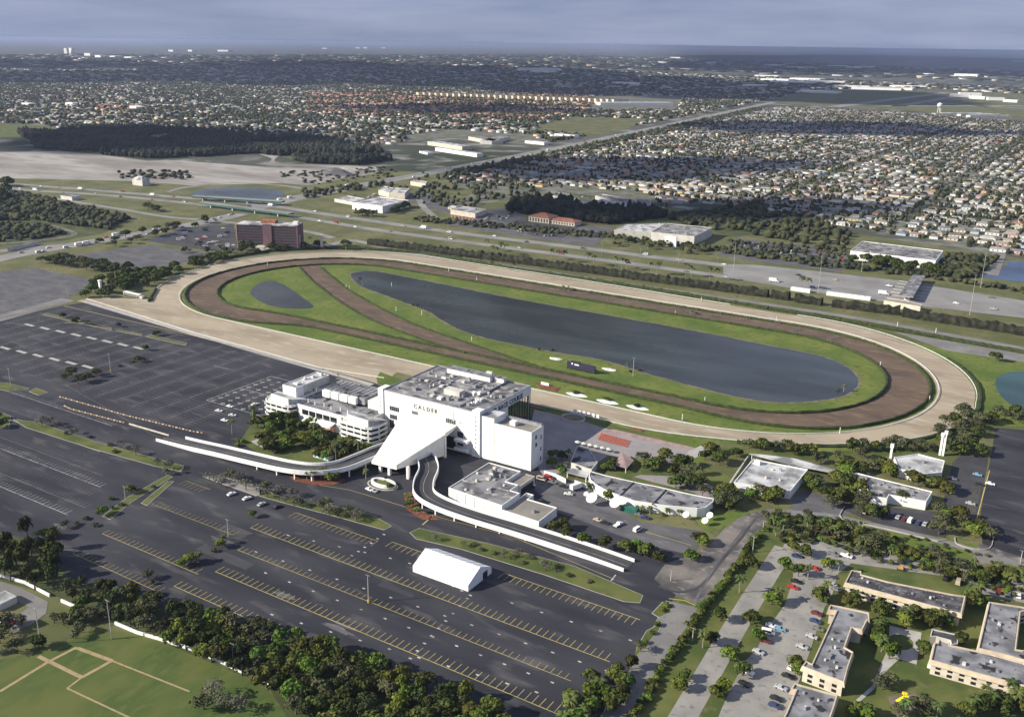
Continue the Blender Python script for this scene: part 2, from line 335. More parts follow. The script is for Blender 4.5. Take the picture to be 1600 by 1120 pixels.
sheet('ball_field', px((-60, 1040), (60, 1020), (150, 985), (225, 988), (300, 1012), (400, 1062), (470, 1125), (430, 1200), (-200, 1200)), .06, 'field')
# parking asphalt
sheet('parking_lot', px((-80, 515), (0, 500), (96, 478), (130, 473), (300, 519), (400, 548), (500, 575), (560, 592), (600, 588), (640, 600), (835, 650), (860, 760), (1000, 830), (1085, 870), (1040, 960), (985, 1150), (830, 1150), (480, 1026), (330, 978), (200, 935), (90, 905), (60, 850), (-120, 815)), .05, 'asphalt')
sheet('parking_lot', px((-80, 440), (0, 425), (50, 418), (160, 440), (95, 470), (0, 494), (-80, 510)), .07, 'asphalt_old')
sheet('parking_lot', px((105, 400), (230, 383), (335, 396), (232, 426), (180, 412)), .07, 'asphalt_old')
sheet('parking_lot', px((225, 375), (290, 357), (365, 350), (372, 392), (330, 392), (250, 380)), .08, 'road_dark')
sheet('service_lane', px((-20, 497), (96, 466), (118, 470), (-20, 508)), .09, 'road')
sheet('service_yard', px((838, 745), (905, 752), (1000, 815), (1100, 830), (1085, 868), (1005, 850), (872, 800), (835, 765)), .08, 'asphalt_old')
sheet('access_road', px((1040, 880), (1085, 866), (1110, 850), (1135, 822), (1165, 803), (1200, 795), (1245, 797), (1245, 806), (1205, 806), (1192, 822), (1160, 860), (1120, 925), (1096, 948), (1075, 938), (1040, 920), (1022, 904)), .09, 'gravel')
sheet('access_road', px((1040, 938), (1098, 950), (1065, 990), (1030, 1060), (990, 1130), (930, 1130), (985, 1045), (1010, 1000)), .08, 'road')
ribbon('wheel_track', smoothline(px((1215, 800), (1180, 812), (1160, 838), (1128, 875), (1095, 915), (1060, 925), (1030, 915)), 4), .8, .1, 'road_dark'); ribbon('wheel_track', smoothline(px((1205, 802), (1172, 818), (1148, 845), (1120, 880), (1085, 940)), 4), .5, .1035, 'asphalt_old')
ribbon('lane', px((1230, 800), (1300, 806), (1400, 828), (1500, 853), (1600, 884), (1680, 905)), 2.6, .1, 'road')
sheet('parking_lot', px((1556, 668), (1600, 672), (1660, 680), (1680, 890), (1600, 872), (1535, 850), (1532, 800), (1545, 730)), .08, 'asphalt')
sheet('parking_lot', px((1488, 722), (1500, 712), (1545, 712), (1526, 820), (1500, 800), (1478, 800), (1478, 840), (1390, 825), (1300, 790), (1320, 785), (1470, 800)), .073, 'road_dark')
sheet('parking_lot', px((1240, 770), (1262, 766), (1320, 785), (1345, 800), (1300, 808), (1235, 797)), .07, 'asphalt_old')
sheet('parking_strip', px((1515, 880), (1530, 848), (1600, 872), (1680, 890), (1680, 905), (1600, 882)), .09, 'gravel')
# lower right estate
ribbon('street', smoothline(px((1030, 1185), (1070, 1115), (1106, 1053), (1133, 1006), (1161, 959), (1202, 893), (1226, 856)), 3), 4.6, .1, 'estate')
sheet('parking_lot', px((1225, 850), (1290, 846), (1335, 852), (1500, 888), (1600, 912), (1680, 930), (1680, 960), (1525, 925), (1512, 905), (1330, 880), (1310, 896), (1300, 930), (1288, 950), (1256, 1045), (1215, 1150), (1110, 1150), (1130, 1101), (1162, 1034), (1183, 1015), (1192, 991), (1226, 945), (1238, 909), (1240, 888), (1218, 872)), .12, 'estate')
sheet('courtyard_paving', px((1390, 977), (1440, 988), (1432, 1038), (1400, 1028), (1378, 1052), (1372, 1048), (1388, 1012)), .11, 'walk')
cc = at(1407, 1003); sheet('courtyard_lawn', [(cc[0] + 4.6 * math.cos(a * PI / 12), cc[1] + 5.4 * math.sin(a * PI / 12)) for a in range(24)], .15, 'grass')
ribbon('footpath', px((1400, 1030), (1372, 1056), (1366, 1072), (1340, 1095)), .7, .12, 'walk')
sheet('playground_ground', px((1386, 1088), (1430, 1083), (1450, 1105), (1400, 1120)), .1, 'soil')

# ---------------------------------------------------------------- race course
L2 = 200.
def stadium(R, n=44, dv=None):
    "closed line round the oval; R number or function of (angle, side position)"
    r = []; rf = R if callable(R) else (lambda x, y: R)
    for i in range(n):
        x = -L2 + 2 * L2 * i / n; r.append((x, -rf(x, -1)))
    for i in range(n):
        a = -PI / 2 + PI * i / n; q = rf(L2 + 128 * math.cos(a), math.sin(a)); r.append((L2 + q * math.cos(a), q * math.sin(a)))
    for i in range(n):
        x = L2 - 2 * L2 * i / n; r.append((x, rf(x, 1)))
    for i in range(n):
        a = PI / 2 + PI * i / n; q = rf(-L2 + 128 * math.cos(a), math.sin(a)); r.append((-L2 + q * math.cos(a), q * math.sin(a)))
    return r
def sstep(t): t = max(0, min(1, t)); return t * t * (3 - 2 * t)
def Ro(x, s):      # outer edge of the inner course
    lowv = 104.; k = max(sstep((x - 190) / 120), sstep((-115 - x) / 70)) if s < 0 else 1
    return lowv + (124 - lowv) * k - (2 if s > .9 else 0)
def Ri(x, s): 
    lowv = 91.5; k = max(sstep((x - 190) / 120), sstep((-150 - x) / 90)) if s < 0 else 1
    return lowv + (98.5 - lowv) * k
def Rout(x, s):    # outer edge of the sand track
    base = 152.
    if s > 0: base += 6 * sstep((150 - x) / 200) + 3 * s
    if s < 0: base += 1 - 8 * sstep((x - 180) / 60) * sstep((330 - x) / 60)
    return base
sheet('infield_grass', stadium(129), .05, 'infield')
def band(name, R0, R1, z, m):
    a = stadium(R0); c = stadium(R1); n = len(a); b = MB()
    b.add([(x, y, z) for x, y in a] + [(x, y, z) for x, y in c], [(i, n + i, n + (i + 1) % n, (i + 1) % n) for i in range(n)])
    return tag(b.build(name, m), kind='structure')
sheet('track_chute', px((120, 470), (160, 463), (200, 467), (238, 466)) + [(-300, -105), (-230, -138), (6, -138), (6, -156)] + px((596, 603), (585, 598), (500, 575), (300, 519)), .07, 'sand')
sheet('woodland_floor', px((-60, 820), (60, 845), (110, 905), (200, 935), (480, 1026), (860, 1150), (500, 1200), (420, 1075), (330, 1035), (210, 985), (100, 935), (-60, 890)), .075, 'scrub')
band('race_track', 129, Rout, .1, 'sand')
band('training_track', Ri, Ro, .1, 'brown')
dl = smoothline([(-279, 46), (-213, 1), (-117, -52), (-35, -80), (20, -91)], 8); dr = smoothline([(-262, 58), (-210, 24), (-159, -6), (-63, -50), (20, -73), (85, -89)], 8)
sheet('training_chute', [(-286, 52)] + dl + [(60, -96), (100, -96)] + dr[::-1] + [(-268, 66)], .09, 'brown')
lake = smoothline(px((548, 430), (560, 425), (585, 424), (650, 436), (700, 446), (800, 466), (950, 493), (1100, 520), (1200, 540), (1280, 556), (1325, 575), (1341, 598), (1318, 618), (1250, 628), (1180, 625), (1090, 605), (1000, 580), (940, 562), (850, 547), (740, 523), (690, 500), (670, 487), (620, 468), (565, 447)), 5, True)
def ragged(line, amp, seed, k=4):
    g = random.Random(seed); r = []
    for i in range(len(line)):
        p, q = line[i], line[(i + 1) % len(line)]
        for j in range(k): r.append((p[0] + (q[0] - p[0]) * j / k + g.uniform(-amp, amp), p[1] + (q[1] - p[1]) * j / k + g.uniform(-amp, amp)))
    return r
sheet('lake_shore', ragged(inset(lake, -1.6), 1.1, 5), .112, 'soil'); lake = ragged(lake, .55, 6)
sheet('lake', lake, .12, 'lake'); sheet('pond', smoothline(px((391, 458), (405, 443), (425, 439), (447, 447), (470, 463), (489, 480), (450, 482), (415, 475)), 5, True), .12, 'lake')
sheet('pond', smoothline(px((1555, 600), (1566, 585), (1600, 580), (1680, 584), (1680, 660), (1600, 640), (1570, 625)), 4, True), .12, 'pond')
sheet('pond', smoothline(px((1530, 430), (1575, 414), (1565, 408), (1610, 410), (1680, 425), (1680, 445), (1590, 440)), 4, True), .12, 'blue')
sheet('retention_lake', smoothline(px((300, 302), (330, 295), (380, 293), (430, 297), (445, 303), (420, 312), (380, 315), (330, 311)), 4, True), .12, 'lake')
b = MB()
band_edge = [(stadium(lambda x, s: Ro(x, s) + 1.2), 'clipped hedge along the outer edge of the brown inner course'), (stadium(lambda x, s: Ri(x, s) - 1.2), 'clipped hedge along the inner edge of the brown inner course')]
def rough_hedge(name, line, h, w, label, closed=False, group=None, m='hedge', seg=3., cat='hedge'):
    "hedge as a lumpy solid: a strip resampled every few metres with uneven top and sides"
    pts = []; n = len(line)
    for i in range(n if closed else n - 1):
        p = line[i]; q = line[(i + 1) % n]; d = math.hypot(q[0] - p[0], q[1] - p[1]); k = max(1, int(d / seg))
        for j in range(k): pts.append((p[0] + (q[0] - p[0]) * j / k, p[1] + (q[1] - p[1]) * j / k))
    if not closed: pts.append(line[-1])
    nn_ = normals(pts, closed); n = len(pts); vs = []
    prof = [(-.5, 0), (-.55, .5), (-.3, 1.), (.3, 1.), (.55, .5), (.5, 0)]
    for p, q in zip(pts, nn_):
        jh = h * random.uniform(.8, 1.15)
        for a, c in prof:
            o = a * w * random.uniform(.8, 1.2); vs.append((p[0] + q[0] * o, p[1] + q[1] * o, c * jh * random.uniform(.9, 1.1)))
    f = []
    for i in range(n if closed else n - 1):
        j = (i + 1) % n
        for k in range(5): f.append((i * 6 + k + 1, i * 6 + k, j * 6 + k, j * 6 + k + 1))
    b = MB(); b.add(vs, f); o = b.build(name, m); return tag(o, label, cat, group)
for l, t in band_edge: rough_hedge('hedge', l, 1.7, 1.8, t, True)
rough_hedge('hedge', dl, 1.3, 1.5, 'clipped hedge on the left side of the diagonal brown chute')
rough_hedge('hedge', dr, 1.3, 1.5, 'clipped hedge on the lake side of the diagonal brown chute')
def rail(name, line, label, closed=True, h=1.1, step=2, r=.12):
    o = empty(name, (0, 0, 0), 0, label, 'rail'); b = MB(); wall_strip(b, line, h - .2, h, .3, 0, closed); wall_strip(b, line, .5, .6, .12, 0, closed); b.build('top_rail', 'white', o)
    p = MB()
    for q in line[::step]: p.cyl((q[0], q[1], 0), (q[0], q[1], h - .2), .07, .07, 4, caps=False)
    tag(p.build('rail_posts', 'white', o), kind='stuff'); return o
rail('track_rail', stadium(130.2, 90), 'white running rail along the inner edge of the sand track', step=1)
ol = [p for p in stadium(lambda x, s: Rout(x, s) + .8, 60)]
rail('track_rail', px((135, 468), (300, 520), (400, 548), (500, 576), (600, 592)) , 'white outer rail of the sand chute beside the parking lot', False, step=1)
rail('track_rail', ol[60 - 14:62 + 60], 'white outer rail from the grandstand round the right-hand turn', False, step=1)
rail('track_rail', ol[130:226], 'white outer rail along the back straight and left-hand turn', False, step=1)
# pale shell verge between the sand chute and the asphalt
ribbon('verge', px((134, 470), (300, 519.5), (400, 548), (500, 576), (585, 600)), (.2, -4.5), .12, 'walk')

# ---------------------------------------------------------------- motorway and other roads
hw1 = smoothline(px((-120, 272), (27, 288), (130, 296), (250, 306), (400, 319), (550, 341), (700, 362), (800, 374.5), (1000, 399), (1200, 423), (1380, 446), (1600, 474), (1750, 492)), 4)
hw2 = smoothline(px((-120, 282), (40, 297), (150, 304), (250, 313), (400, 330), (500, 345), (600, 361), (800, 388), (1000, 414), (1200, 441), (1380, 462), (1600, 490), (1750, 508)), 4)
ribbon('motorway', hw1, 8, .12, 'concrete'); ribbon('motorway', hw2, 7, .12, 'concrete')
sheet('toll_plaza_apron', px((1130, 413), (1180, 414), (1250, 421), (1400, 438), (1600, 470), (1750, 490), (1750, 515), (1600, 497), (1400, 474), (1280, 458), (1180, 441), (1130, 428)), .1, 'concrete')
ribbon('service_road', smoothline(px((545, 388), (600, 390), (700, 403), (800, 417), (1000, 447), (1200, 476), (1300, 491), (1400, 508), (1600, 545), (1750, 575)), 3), 4.5, .12, 'road')
ribbon('service_road', smoothline(px((500, 388), (545, 376), (580, 382), (610, 391)), 4), 5, .13, 'concrete')
sheet('stable_yard', px((1395, 518), (1600, 553), (1750, 580), (1750, 600), (1600, 566), (1480, 548)), .09, 'road')
ribbon('boulevard', smoothline(px((-150, 440), (0, 404), (60, 392), (150, 377), (250, 360), (330, 345), (375, 334)), 4), 13, .13, 'concrete')
ribbon('boulevard', smoothline(px((375, 330), (470, 308), (560, 291), (700, 265), (850, 236), (1000, 205), (1180, 166), (1250, 152)), 6), 17, .14, 'concrete')
ribbon('boulevard_median', smoothline(px((480, 305), (560, 290), (700, 264), (850, 235)), 6), 1.2, .2, 'dry')
ribbon('side_road', px((100, 383), (40, 388), (-60, 400)), 8, .16, 'concrete')
ribbon('slip_road', smoothline(px((35, 302), (120, 316), (200, 329), (260, 339), (310, 343)), 4), 5, .12, 'concrete')
ribbon('slip_road', smoothline(px((330, 345), (400, 352), (480, 362), (520, 372)), 4), 5, .12, 'concrete')
ribbon('slip_road', smoothline(px((262, 300), (290, 293), (360, 286), (440, 290), (500, 300)), 4), 4.5, .12, 'concrete')
ribbon('field_track', smoothline(px((-40, 384), (50, 377), (110, 369), (112, 362), (80, 352)), 4), 3, .12, 'gravel')
ribbon('canal', px((240, 378), (300, 360), (340, 350)), 3, .15, 'blue')
ribbon('access_street', px((655, 312), (662, 325), (680, 340)), 5, .12, 'concrete')
sheet('parking_lot', px((735, 335), (800, 322), (830, 350), (960, 355), (930, 385), (870, 378), (700, 352)), .094, 'asphalt_old')
sheet('parking_lot', px((800, 345), (870, 348), (910, 352), (880, 372), (830, 368)), .12, 'road_dark')
sheet('parking_lot', px((1150, 372), (1320, 392), (1345, 418), (1300, 424), (1190, 410), (1120, 398), (1138, 384)), .09, 'asphalt_old')
sheet('parking_lot', px((560, 310), (600, 305), (660, 300), (760, 330), (735, 345), (640, 315)), .09, 'asphalt_old')
# quarry and bare land upper left
sheet('quarry_ground', px((-200, 238), (0, 238), (110, 236), (235, 252), (260, 250), (430, 262), (600, 262), (560, 275), (480, 290), (440, 286), (300, 290), (200, 283), (110, 281), (-200, 274)), .06, 'quarry')
sheet('quarry_road', smoothline(px((405, 240), (445, 238), (430, 248), (440, 256), (520, 258), (595, 262), (590, 270), (560, 275), (580, 264), (430, 259), (425, 248)), 3, True), .12, 'quarry')
for i, (p, r) in enumerate([((525, 272), 22), ((545, 268), 16)]):
    c = at(*p); b = MB(); n = 14; ring0 = [(c[0] + r * math.cos(k * 2 * PI / n) * random.uniform(.8, 1.3) * 1.6, c[1] + r * math.sin(k * 2 * PI / n) * random.uniform(.8, 1.2), 0) for k in range(n)]
    ring1 = [(c[0] + (q[0] - c[0]) * .45, c[1] + (q[1] - c[1]) * .45, r * .4 * random.uniform(.8, 1.1)) for q in ring0]
    b.add(ring0 + ring1 + [(c[0], c[1], r * .5)], [(k, (k + 1) % n, n + (k + 1) % n, n + k) for k in range(n)] + [(n + k, n + (k + 1) % n, 2 * n) for k in range(n)])
    tag(b.build('spoil_heap', 'asphalt_old' if i == 0 else 'quarry'), 'grey heap of spoil beside the boulevard' if i == 0 else 'tan heap of spoil at the bend of the quarry road', 'spoil heap')
sheet('green_field', px((-60, 192), (60, 196), (95, 202), (60, 215), (-60, 214)), .18, 'grass')
sheet('vacant_land', px((838, 196), (900, 183), (1020, 186), (985, 200), (930, 214), (840, 206)), .2, 'dry')
sheet('vacant_land', px((705, 280), (790, 292), (800, 308), (735, 325), (672, 306)), .08, 'dry')
sheet('vacant_land', px((1120, 330), (1160, 322), (1200, 360), (1150, 372), (1060, 362)), .06, 'scrub')
sheet('scrub_ground', px((-100, 300), (40, 305), (140, 330), (200, 345), (160, 365), (90, 378), (-100, 395)), .07, 'scrub')
sheet('airfield', px((1180, 156), (1300, 143), (1440, 141), (1600, 147), (1800, 152), (1800, 196), (1600, 188), (1400, 172), (1230, 163)), .3, 'dry')
for a_, b_, w_ in (((1300, 168), (1480, 145), 30), ((1380, 166), (1600, 166), 30), ((1440, 160), (1720, 178), 22), ((1400, 167), (1500, 150), 25)):
    ribbon('runway', px(a_, b_), w_, .6, 'concrete')
# islands and verges in the lots (kerbed, raised)
def island(poly, m='grass', name='kerbed_island', h=.15, kerb='walk'):
    poly = px(*poly); b = MB(); b.prism(poly, 0, h, 0, 0); k = b.build(name, kerb); k['kind'] = 'structure'
    sheet('island_grass', inset(poly, .25), h + .02, m)
island([(640, 832), (655, 825), (760, 848), (900, 885), (1005, 930), (1000, 942), (975, 940), (850, 898), (720, 858), (650, 842)])
island([(405, 765), (460, 782), (520, 790), (580, 803), (612, 822), (600, 828), (520, 806), (440, 785), (405, 775)])
island([(20, 655), (60, 660), (150, 690), (240, 715), (288, 728), (283, 737), (240, 728), (140, 700), (40, 668)])
island([(-40, 597), (10, 598), (46, 607), (10, 611), (-40, 600)]); island([(45, 612), (56, 606), (75, 613), (60, 618)])
island([(-60, 642), (0, 644), (17, 650), (14, 668), (-60, 672)]); island([(318, 745), (340, 742), (440, 768), (400, 775), (335, 752)], 'quarry')
island([(100, 505), (120, 500), (170, 512), (180, 517), (125, 515)][:3] + [(122, 505)], 'dry')
island([(67, 492), (72, 489), (122, 501), (123, 505)], 'dry'); island([(129, 506), (135, 504), (174, 512), (174, 516)], 'dry'); island([(180, 517), (186, 515), (222, 522), (222, 525)], 'dry'); island([(227, 526), (235, 523), (292, 536), (290, 540)], 'dry')
island([(220, 786), (262, 752), (272, 752), (230, 790)], 'grass'); island([(160, 806), (200, 776), (262, 742), (270, 745), (205, 785), (172, 812)], 'grass')
island([(1018, 958), (1035, 940), (1055, 945), (1045, 958), (1030, 965)]); island([(1010, 985), (1035, 972), (1030, 985), (1000, 1020), (990, 1030), (995, 1010)])
for i in range(8):
    t = i / 8; c = at(46 + 195 * t, 508 + 41 * t)
    b = MB(); b.box(c[0] - 5.5, c[1] - 1.3, 0, c[0] + 5.5, c[1] + 1.3, .2); tag(b.build('traffic_island', 'walk'), kind='structure')
for i in range(6):
    t = i / 6; c = at(8 + 155 * t, 544 + 35 * t)
    b = MB(); b.box(c[0] - 5.5, c[1] - 1.3, 0, c[0] + 5.5, c[1] + 1.3, .2); tag(b.build('traffic_island', 'walk'), kind='structure')
# garden ground round the west wing, plaza and paddock
sheet('garden_lawn', px((375, 690), (400, 650), (470, 668), (590, 690), (600, 705), (520, 730), (470, 722), (400, 706)), .1, 'grass')
sheet('garden_paving', px((392, 690), (412, 682), (432, 688), (410, 700)), .13, 'walk')
sheet('track_apron', px((640, 590), (700, 575), (835, 640), (900, 640), (900, 655), (640, 640)), .08, 'grass')
sheet('plaza', px((835, 640), (900, 655), (955, 672), (1000, 680), (1085, 700), (1072, 716), (1045, 724), (1000, 716), (950, 712), (930, 725), (850, 745), (820, 700)), .12, 'paving')
sheet('plaza_border', px((930, 676), (955, 671), (960, 671), (1083, 699), (1080, 703), (1040, 696), (960, 677), (938, 682)), .15, 'pave_pink')
sheet('walkway', px((1075, 705), (1105, 692), (1118, 696), (1090, 714), (1068, 722)), .13, 'walk')
sheet('garden_lawn', px((985, 715), (1045, 722), (1130, 740), (1180, 770), (1120, 790), (1000, 760), (960, 740)), .1, 'grass')
sheet('path', px((990, 745), (1000, 742), (1080, 745), (1125, 765), (1160, 740), (1168, 742), (1120, 790), (1085, 770)), .12, 'paving')
sheet('trackside_lawn', px((840, 634), (900, 650), (1000, 675), (1070, 694), (1085, 690), (1000, 668), (900, 645)), .14, 'infield')
sheet('trackside_lawn', px((1085, 700), (1130, 700), (1300, 706), (1450, 690), (1500, 670), (1530, 640), (1560, 660), (1500, 712), (1400, 712), (1300, 720), (1200, 716), (1110, 712)), .09, 'grass')
sheet('garden_lawn', px((588, 590), (594, 581), (640, 598), (620, 612), (590, 600)), .12, 'infield')

# ---------------------------------------------------------------- painted markings
def stall_lines(v, u0, u1, m='yellow', pitch=3., ln=5., side=1, w=.2, skip=None, base=True, name='stall_marking'):
    b = MB(); z = .09
    if base: b.add([(u0, v - w * .7, z), (u1, v - w * .7, z), (u1, v + w * .7, z), (u0, v + w * .7, z)], [(0, 1, 2, 3)])
    u = u0
    while u < u1:
        if not (skip and skip(u)):
            for s_ in ((side,) if side else (1, -1)):
                a = sorted((v + s_ * w, v + s_ * ln)); b.add([(u, a[0], z), (u + w, a[0], z), (u + w, a[1], z), (u, a[1], z)], [(0, 1, 2, 3)])
        u += pitch
    return tag(b.build(name, m), kind='structure')
def row(p0, p1, **k):
    a = at(*p0); c = at(*p1); v = (a[1] + c[1]) / 2; return stall_lines(v, min(a[0], c[0]), max(a[0], c[0]), **k)
row((375, 833), (965, 1020)); row((355, 868), (905, 1050), ln=3.5, w=.16); row((318, 903), (890, 1101)); row((254, 925), (780, 1118), ln=4.5)
row((785, 897), (1002, 966), side=-1); row((612, 847), (668, 865), side=-1); row((458, 803), (595, 843), side=-1, w=.16)
row((150, 838), (320, 892), w=.16, ln=4); row((105, 868), (255, 920), w=.14, ln=4); row((230, 790), (370, 832), w=.12, ln=4); row((290, 752), (330, 764), side=-1, w=.12)
row((1000, 905), (1000, 905)) if False else None
rowsL = [(-40 + i * 9, 690 + i * 15) for i in range(9)]
for i in range(10):
    v = -322 - i * 9.2; a0 = -190 - i * 2; a1 = -72 + i * 11
    if i in (3, 7): a1 -= 6
    stall_lines(v - 2, a0, min(a1, 8), m='fline' if i % 3 else 'wline', ln=4.2, w=.2, pitch=3, base=(i % 3 != 1))
# north-west lot: rows run north
def stall_cols(u, v0, v1, m='fline', pitch=3., ln=4.4, w=.24):
    b = MB(); z = .09; v = v0; b.add([(u - w, v0, z), (u + w, v0, z), (u + w, v1, z), (u - w, v1, z)], [(0, 1, 2, 3)])
    while v < v1:
        b.add([(u - ln, v, z), (u + ln, v, z), (u + ln, v + w, z), (u - ln, v + w, z)], [(0, 1, 2, 3)]); v += pitch
    return tag(b.build('stall_marking', m), kind='structure')
for i in range(19):
    u = -395 + i * 17; stall_cols(u, -297 if u > -300 else -262, -178 - 2 * (i % 3), m='fline')
for i in range(3): stall_cols(-72 + i * 17, -300, -200)
# white grid of a driving range near the west wing
b = MB()
for i in range(7):
    for j in range(9):
        x = -58 + i * 9.; y = -262 + j * 6.; b.add([(x, y, .1), (x + 4, y, .1), (x + 4, y + .5, .1), (x, y + .5, .1)], [(0, 1, 2, 3)]); b.add([(x + 2, y - 1.6, .105), (x + 2.5, y - 1.6, .105), (x + 2.5, y + 2, .105), (x + 2, y + 2, .105)], [(0, 1, 2, 3)])
tag(b.build('practice_course_marking', 'wline'), kind='structure')
b = MB()
for x in (-60, 4): b.add([(x, -264, .1), (x + .4, -264, .1), (x + .4, -208, .1), (x, -208, .1)], [(0, 1, 2, 3)])
for y in (-264, -236, -208): b.add([(-60, y, .098), (4, y, .098), (4, y + .4, .098), (-60, y + .4, .098)], [(0, 1, 2, 3)])
tag(b.build('practice_course_marking', 'wline'), kind='structure')
b = MB()   # small white arrows and patches down the aisles
for (p0, p1, n) in (((395, 850), (780, 985), 0), ((400, 862), (990, 1062), 15), ((415, 895), (900, 1080), 14), ((425, 960), (930, 1108), 12), ((800, 942), (985, 1000), 5), ((450, 836), (610, 872), 5), ((640, 880), (735, 930), 8), ((730, 935), (630, 1040), 10), ((600, 835), (550, 868), 6)):
    for i in range(n):
        q = at(p0[0] + (p1[0] - p0[0]) * i / max(1, n - 1), p0[1] + (p1[1] - p0[1]) * i / max(1, n - 1)); s_ = .7
        b.add([(q[0] - s_, q[1] - s_ * .5, .1), (q[0] + s_, q[1] - s_ * .5, .1), (q[0] + s_, q[1] + s_ * .5, .1), (q[0] - s_, q[1] + s_ * .5, .1)], [(0, 1, 2, 3)])
tag(b.build('aisle_marking', 'wline'), kind='structure')
def line_mark(pts, w, m, z=.12, name='lane_marking'): return ribbon(name, px(*pts), w, z, m)
line_mark([(460, 752), (545, 765), (700, 812), (800, 838), (960, 905)], .12, 'yellow'); line_mark([(100, 600), (240, 680), (330, 708)], .12, 'fline')
line_mark([(100, 478), (300, 524), (440, 562), (500, 577), (524, 580), (530, 588)], .3, 'yellow'); line_mark([(660, 820), (676, 806)], .3, 'yellow')
line_mark([(1045, 935), (1070, 938), (1096, 950)], .22, 'yellow'); line_mark([(1525, 815), (1546, 735)], .22, 'yellow'); line_mark([(955, 907), (962, 898)], .3, 'wline')
b = MB()
for i in range(30):
    a = at(1000 + 80 * i / 30, 828 + 24 * i / 30); b.add([(a[0] - .6, a[1] - .2, .13), (a[0] + .5, a[1] - .2, .13), (a[0] + .5, a[1] + .2, .13), (a[0] - .6, a[1] + .2, .13)], [(0, 1, 2, 3)])
for i in range(14):
    a = at(1534 - i * .9, 760 + i * 3.6); b.add([(a[0] - 4.5, a[1], .13), (a[0], a[1], .13), (a[0], a[1] + .16, .13), (a[0] - 4.5, a[1] + .16, .13)], [(0, 1, 2, 3)])
tag(b.build('yard_marking', 'yellow'), kind='structure')
for u in (409, 424, 440):
    b = MB(); v = -250
    while v < -110: b.add([(u - 4, v, .1), (u + 4, v, .1), (u + 4, v + .14, .1), (u - 4, v + .14, .1)], [(0, 1, 2, 3)]); v += 3
    tag(b.build('stall_marking', 'fline'), kind='structure')
# baseball diamond worn into the grass
def dline(pts, w, z=.1): ribbon('base_path', px(*pts), w, z, 'diamond')
rp = random.Random(31)
for i in range(26):   # patched and resealed areas of the lots
    x = rp.uniform(-340, 260); y = rp.uniform(-400, -180)
    if -10 < x < 215 and y > -345: continue
    if x < -100 and y < -330 - (x + 340) * -.2: continue
    w_, h_ = rp.uniform(6, 34), rp.uniform(2, 9); X_, Y_, _w = to(x, y)
    if Y_ > 870 + X_ * .22 or (X_ > 960): continue
    j = [rp.uniform(-.6, .6) for _ in range(8)]
    sheet('asphalt_patch', [(x + j[0], y + j[1]), (x + w_ + j[2], y + j[3]), (x + w_ + j[4], y + h_ + j[5]), (x + j[6], y + h_ + j[7])], .062 + .0004 * i, rp.choice(['road_dark', 'asphalt_patchy', 'asphalt_patchy', 'road_dark']))
for i in range(70):   # oil stains, worn and bleached spots with ragged outlines
    X_ = rp.uniform(0, 1010); Y_ = rp.uniform(520, 1080)
    if not inpoly([X_], [Y_], [(0, 540), (380, 560), (400, 640), (300, 690), (560, 780), (640, 840), (1000, 960), (960, 1060), (760, 1090), (480, 1000), (240, 915), (110, 850), (0, 820)])[0]: continue
    c = at(X_, Y_); rx, ry = (rp.uniform(.8, 2.5), rp.uniform(.3, .8)) if i % 3 else (rp.uniform(3, 9), rp.uniform(.6, 2))
    sheet('asphalt_stain', [(c[0] + rx * math.cos(t * PI / 7) * rp.uniform(.6, 1.3), c[1] + ry * math.sin(t * PI / 7) * rp.uniform(.6, 1.3)) for t in range(14)], .078 + .0001 * i, 'dark' if i % 3 else 'asphalt_old')
for pts, w in (([(120, 1012), (175, 1032)], 1.1), ([(175, 1032), (128, 1058)], 1.), ([(60, 1025), (128, 1058)], 1.1), ([(0, 1080), (75, 1034), (120, 1011)], .9), ([(175, 1032), (296, 1080)], .5), ([(105, 1075), (205, 1122)], .5), ([(128, 1058), (105, 1075)], .6)): dline(pts, w * .75, .09 + .004 * len(pts) + .01 * w)
# ================================================================ BUILDINGS
def boxes(parent, name, m, lst, local=False, top=None):
    r = []
    for q in lst:
        b = MB(); b.box(*q); r.append(b.build(name, m, parent, local=local))
    return r
def dup(o, parent, loc):
    c = o.copy(); COL.objects.link(c); c.parent = parent; c.location = loc; return c
def win_row(parent, p0, p1, z0, z1, n, w, m='glass', name='window', out=.08, margin=.5, rot=None):
    "n windows along the wall from p0 to p1 (outside on the right-hand side of the walk)"
    d = Vector((p1[0] - p0[0], p1[1] - p0[1])); L = d.length; d.normalize(); nrm = Vector((d.y, -d.x))
    b = MB(); hw = w / 2
    b.add([(a * hw * d.x + o * nrm.x, a * hw * d.y + o * nrm.y, z) for z in (0, z1 - z0) for o in (-.05, out) for a in (-1, 1)],
          [(2, 3, 7, 6), (0, 4, 5, 1), (4, 6, 7, 5), (0, 1, 3, 2), (1, 5, 7, 3), (0, 2, 6, 4)])
    first = None; ox = oy = oz = 0.; q = parent
    while q: ox += q.location.x; oy += q.location.y; oz += q.location.z; q = q.parent
    for i in range(n):
        t = margin + (L - 2 * margin) * (i + .5) / n; loc = (p0[0] + d.x * t - ox, p0[1] + d.y * t - oy, z0 - oz)
        if first is None: first = b.build(name, m, parent, local=True); first.location = loc
        else: dup(first, parent, loc)
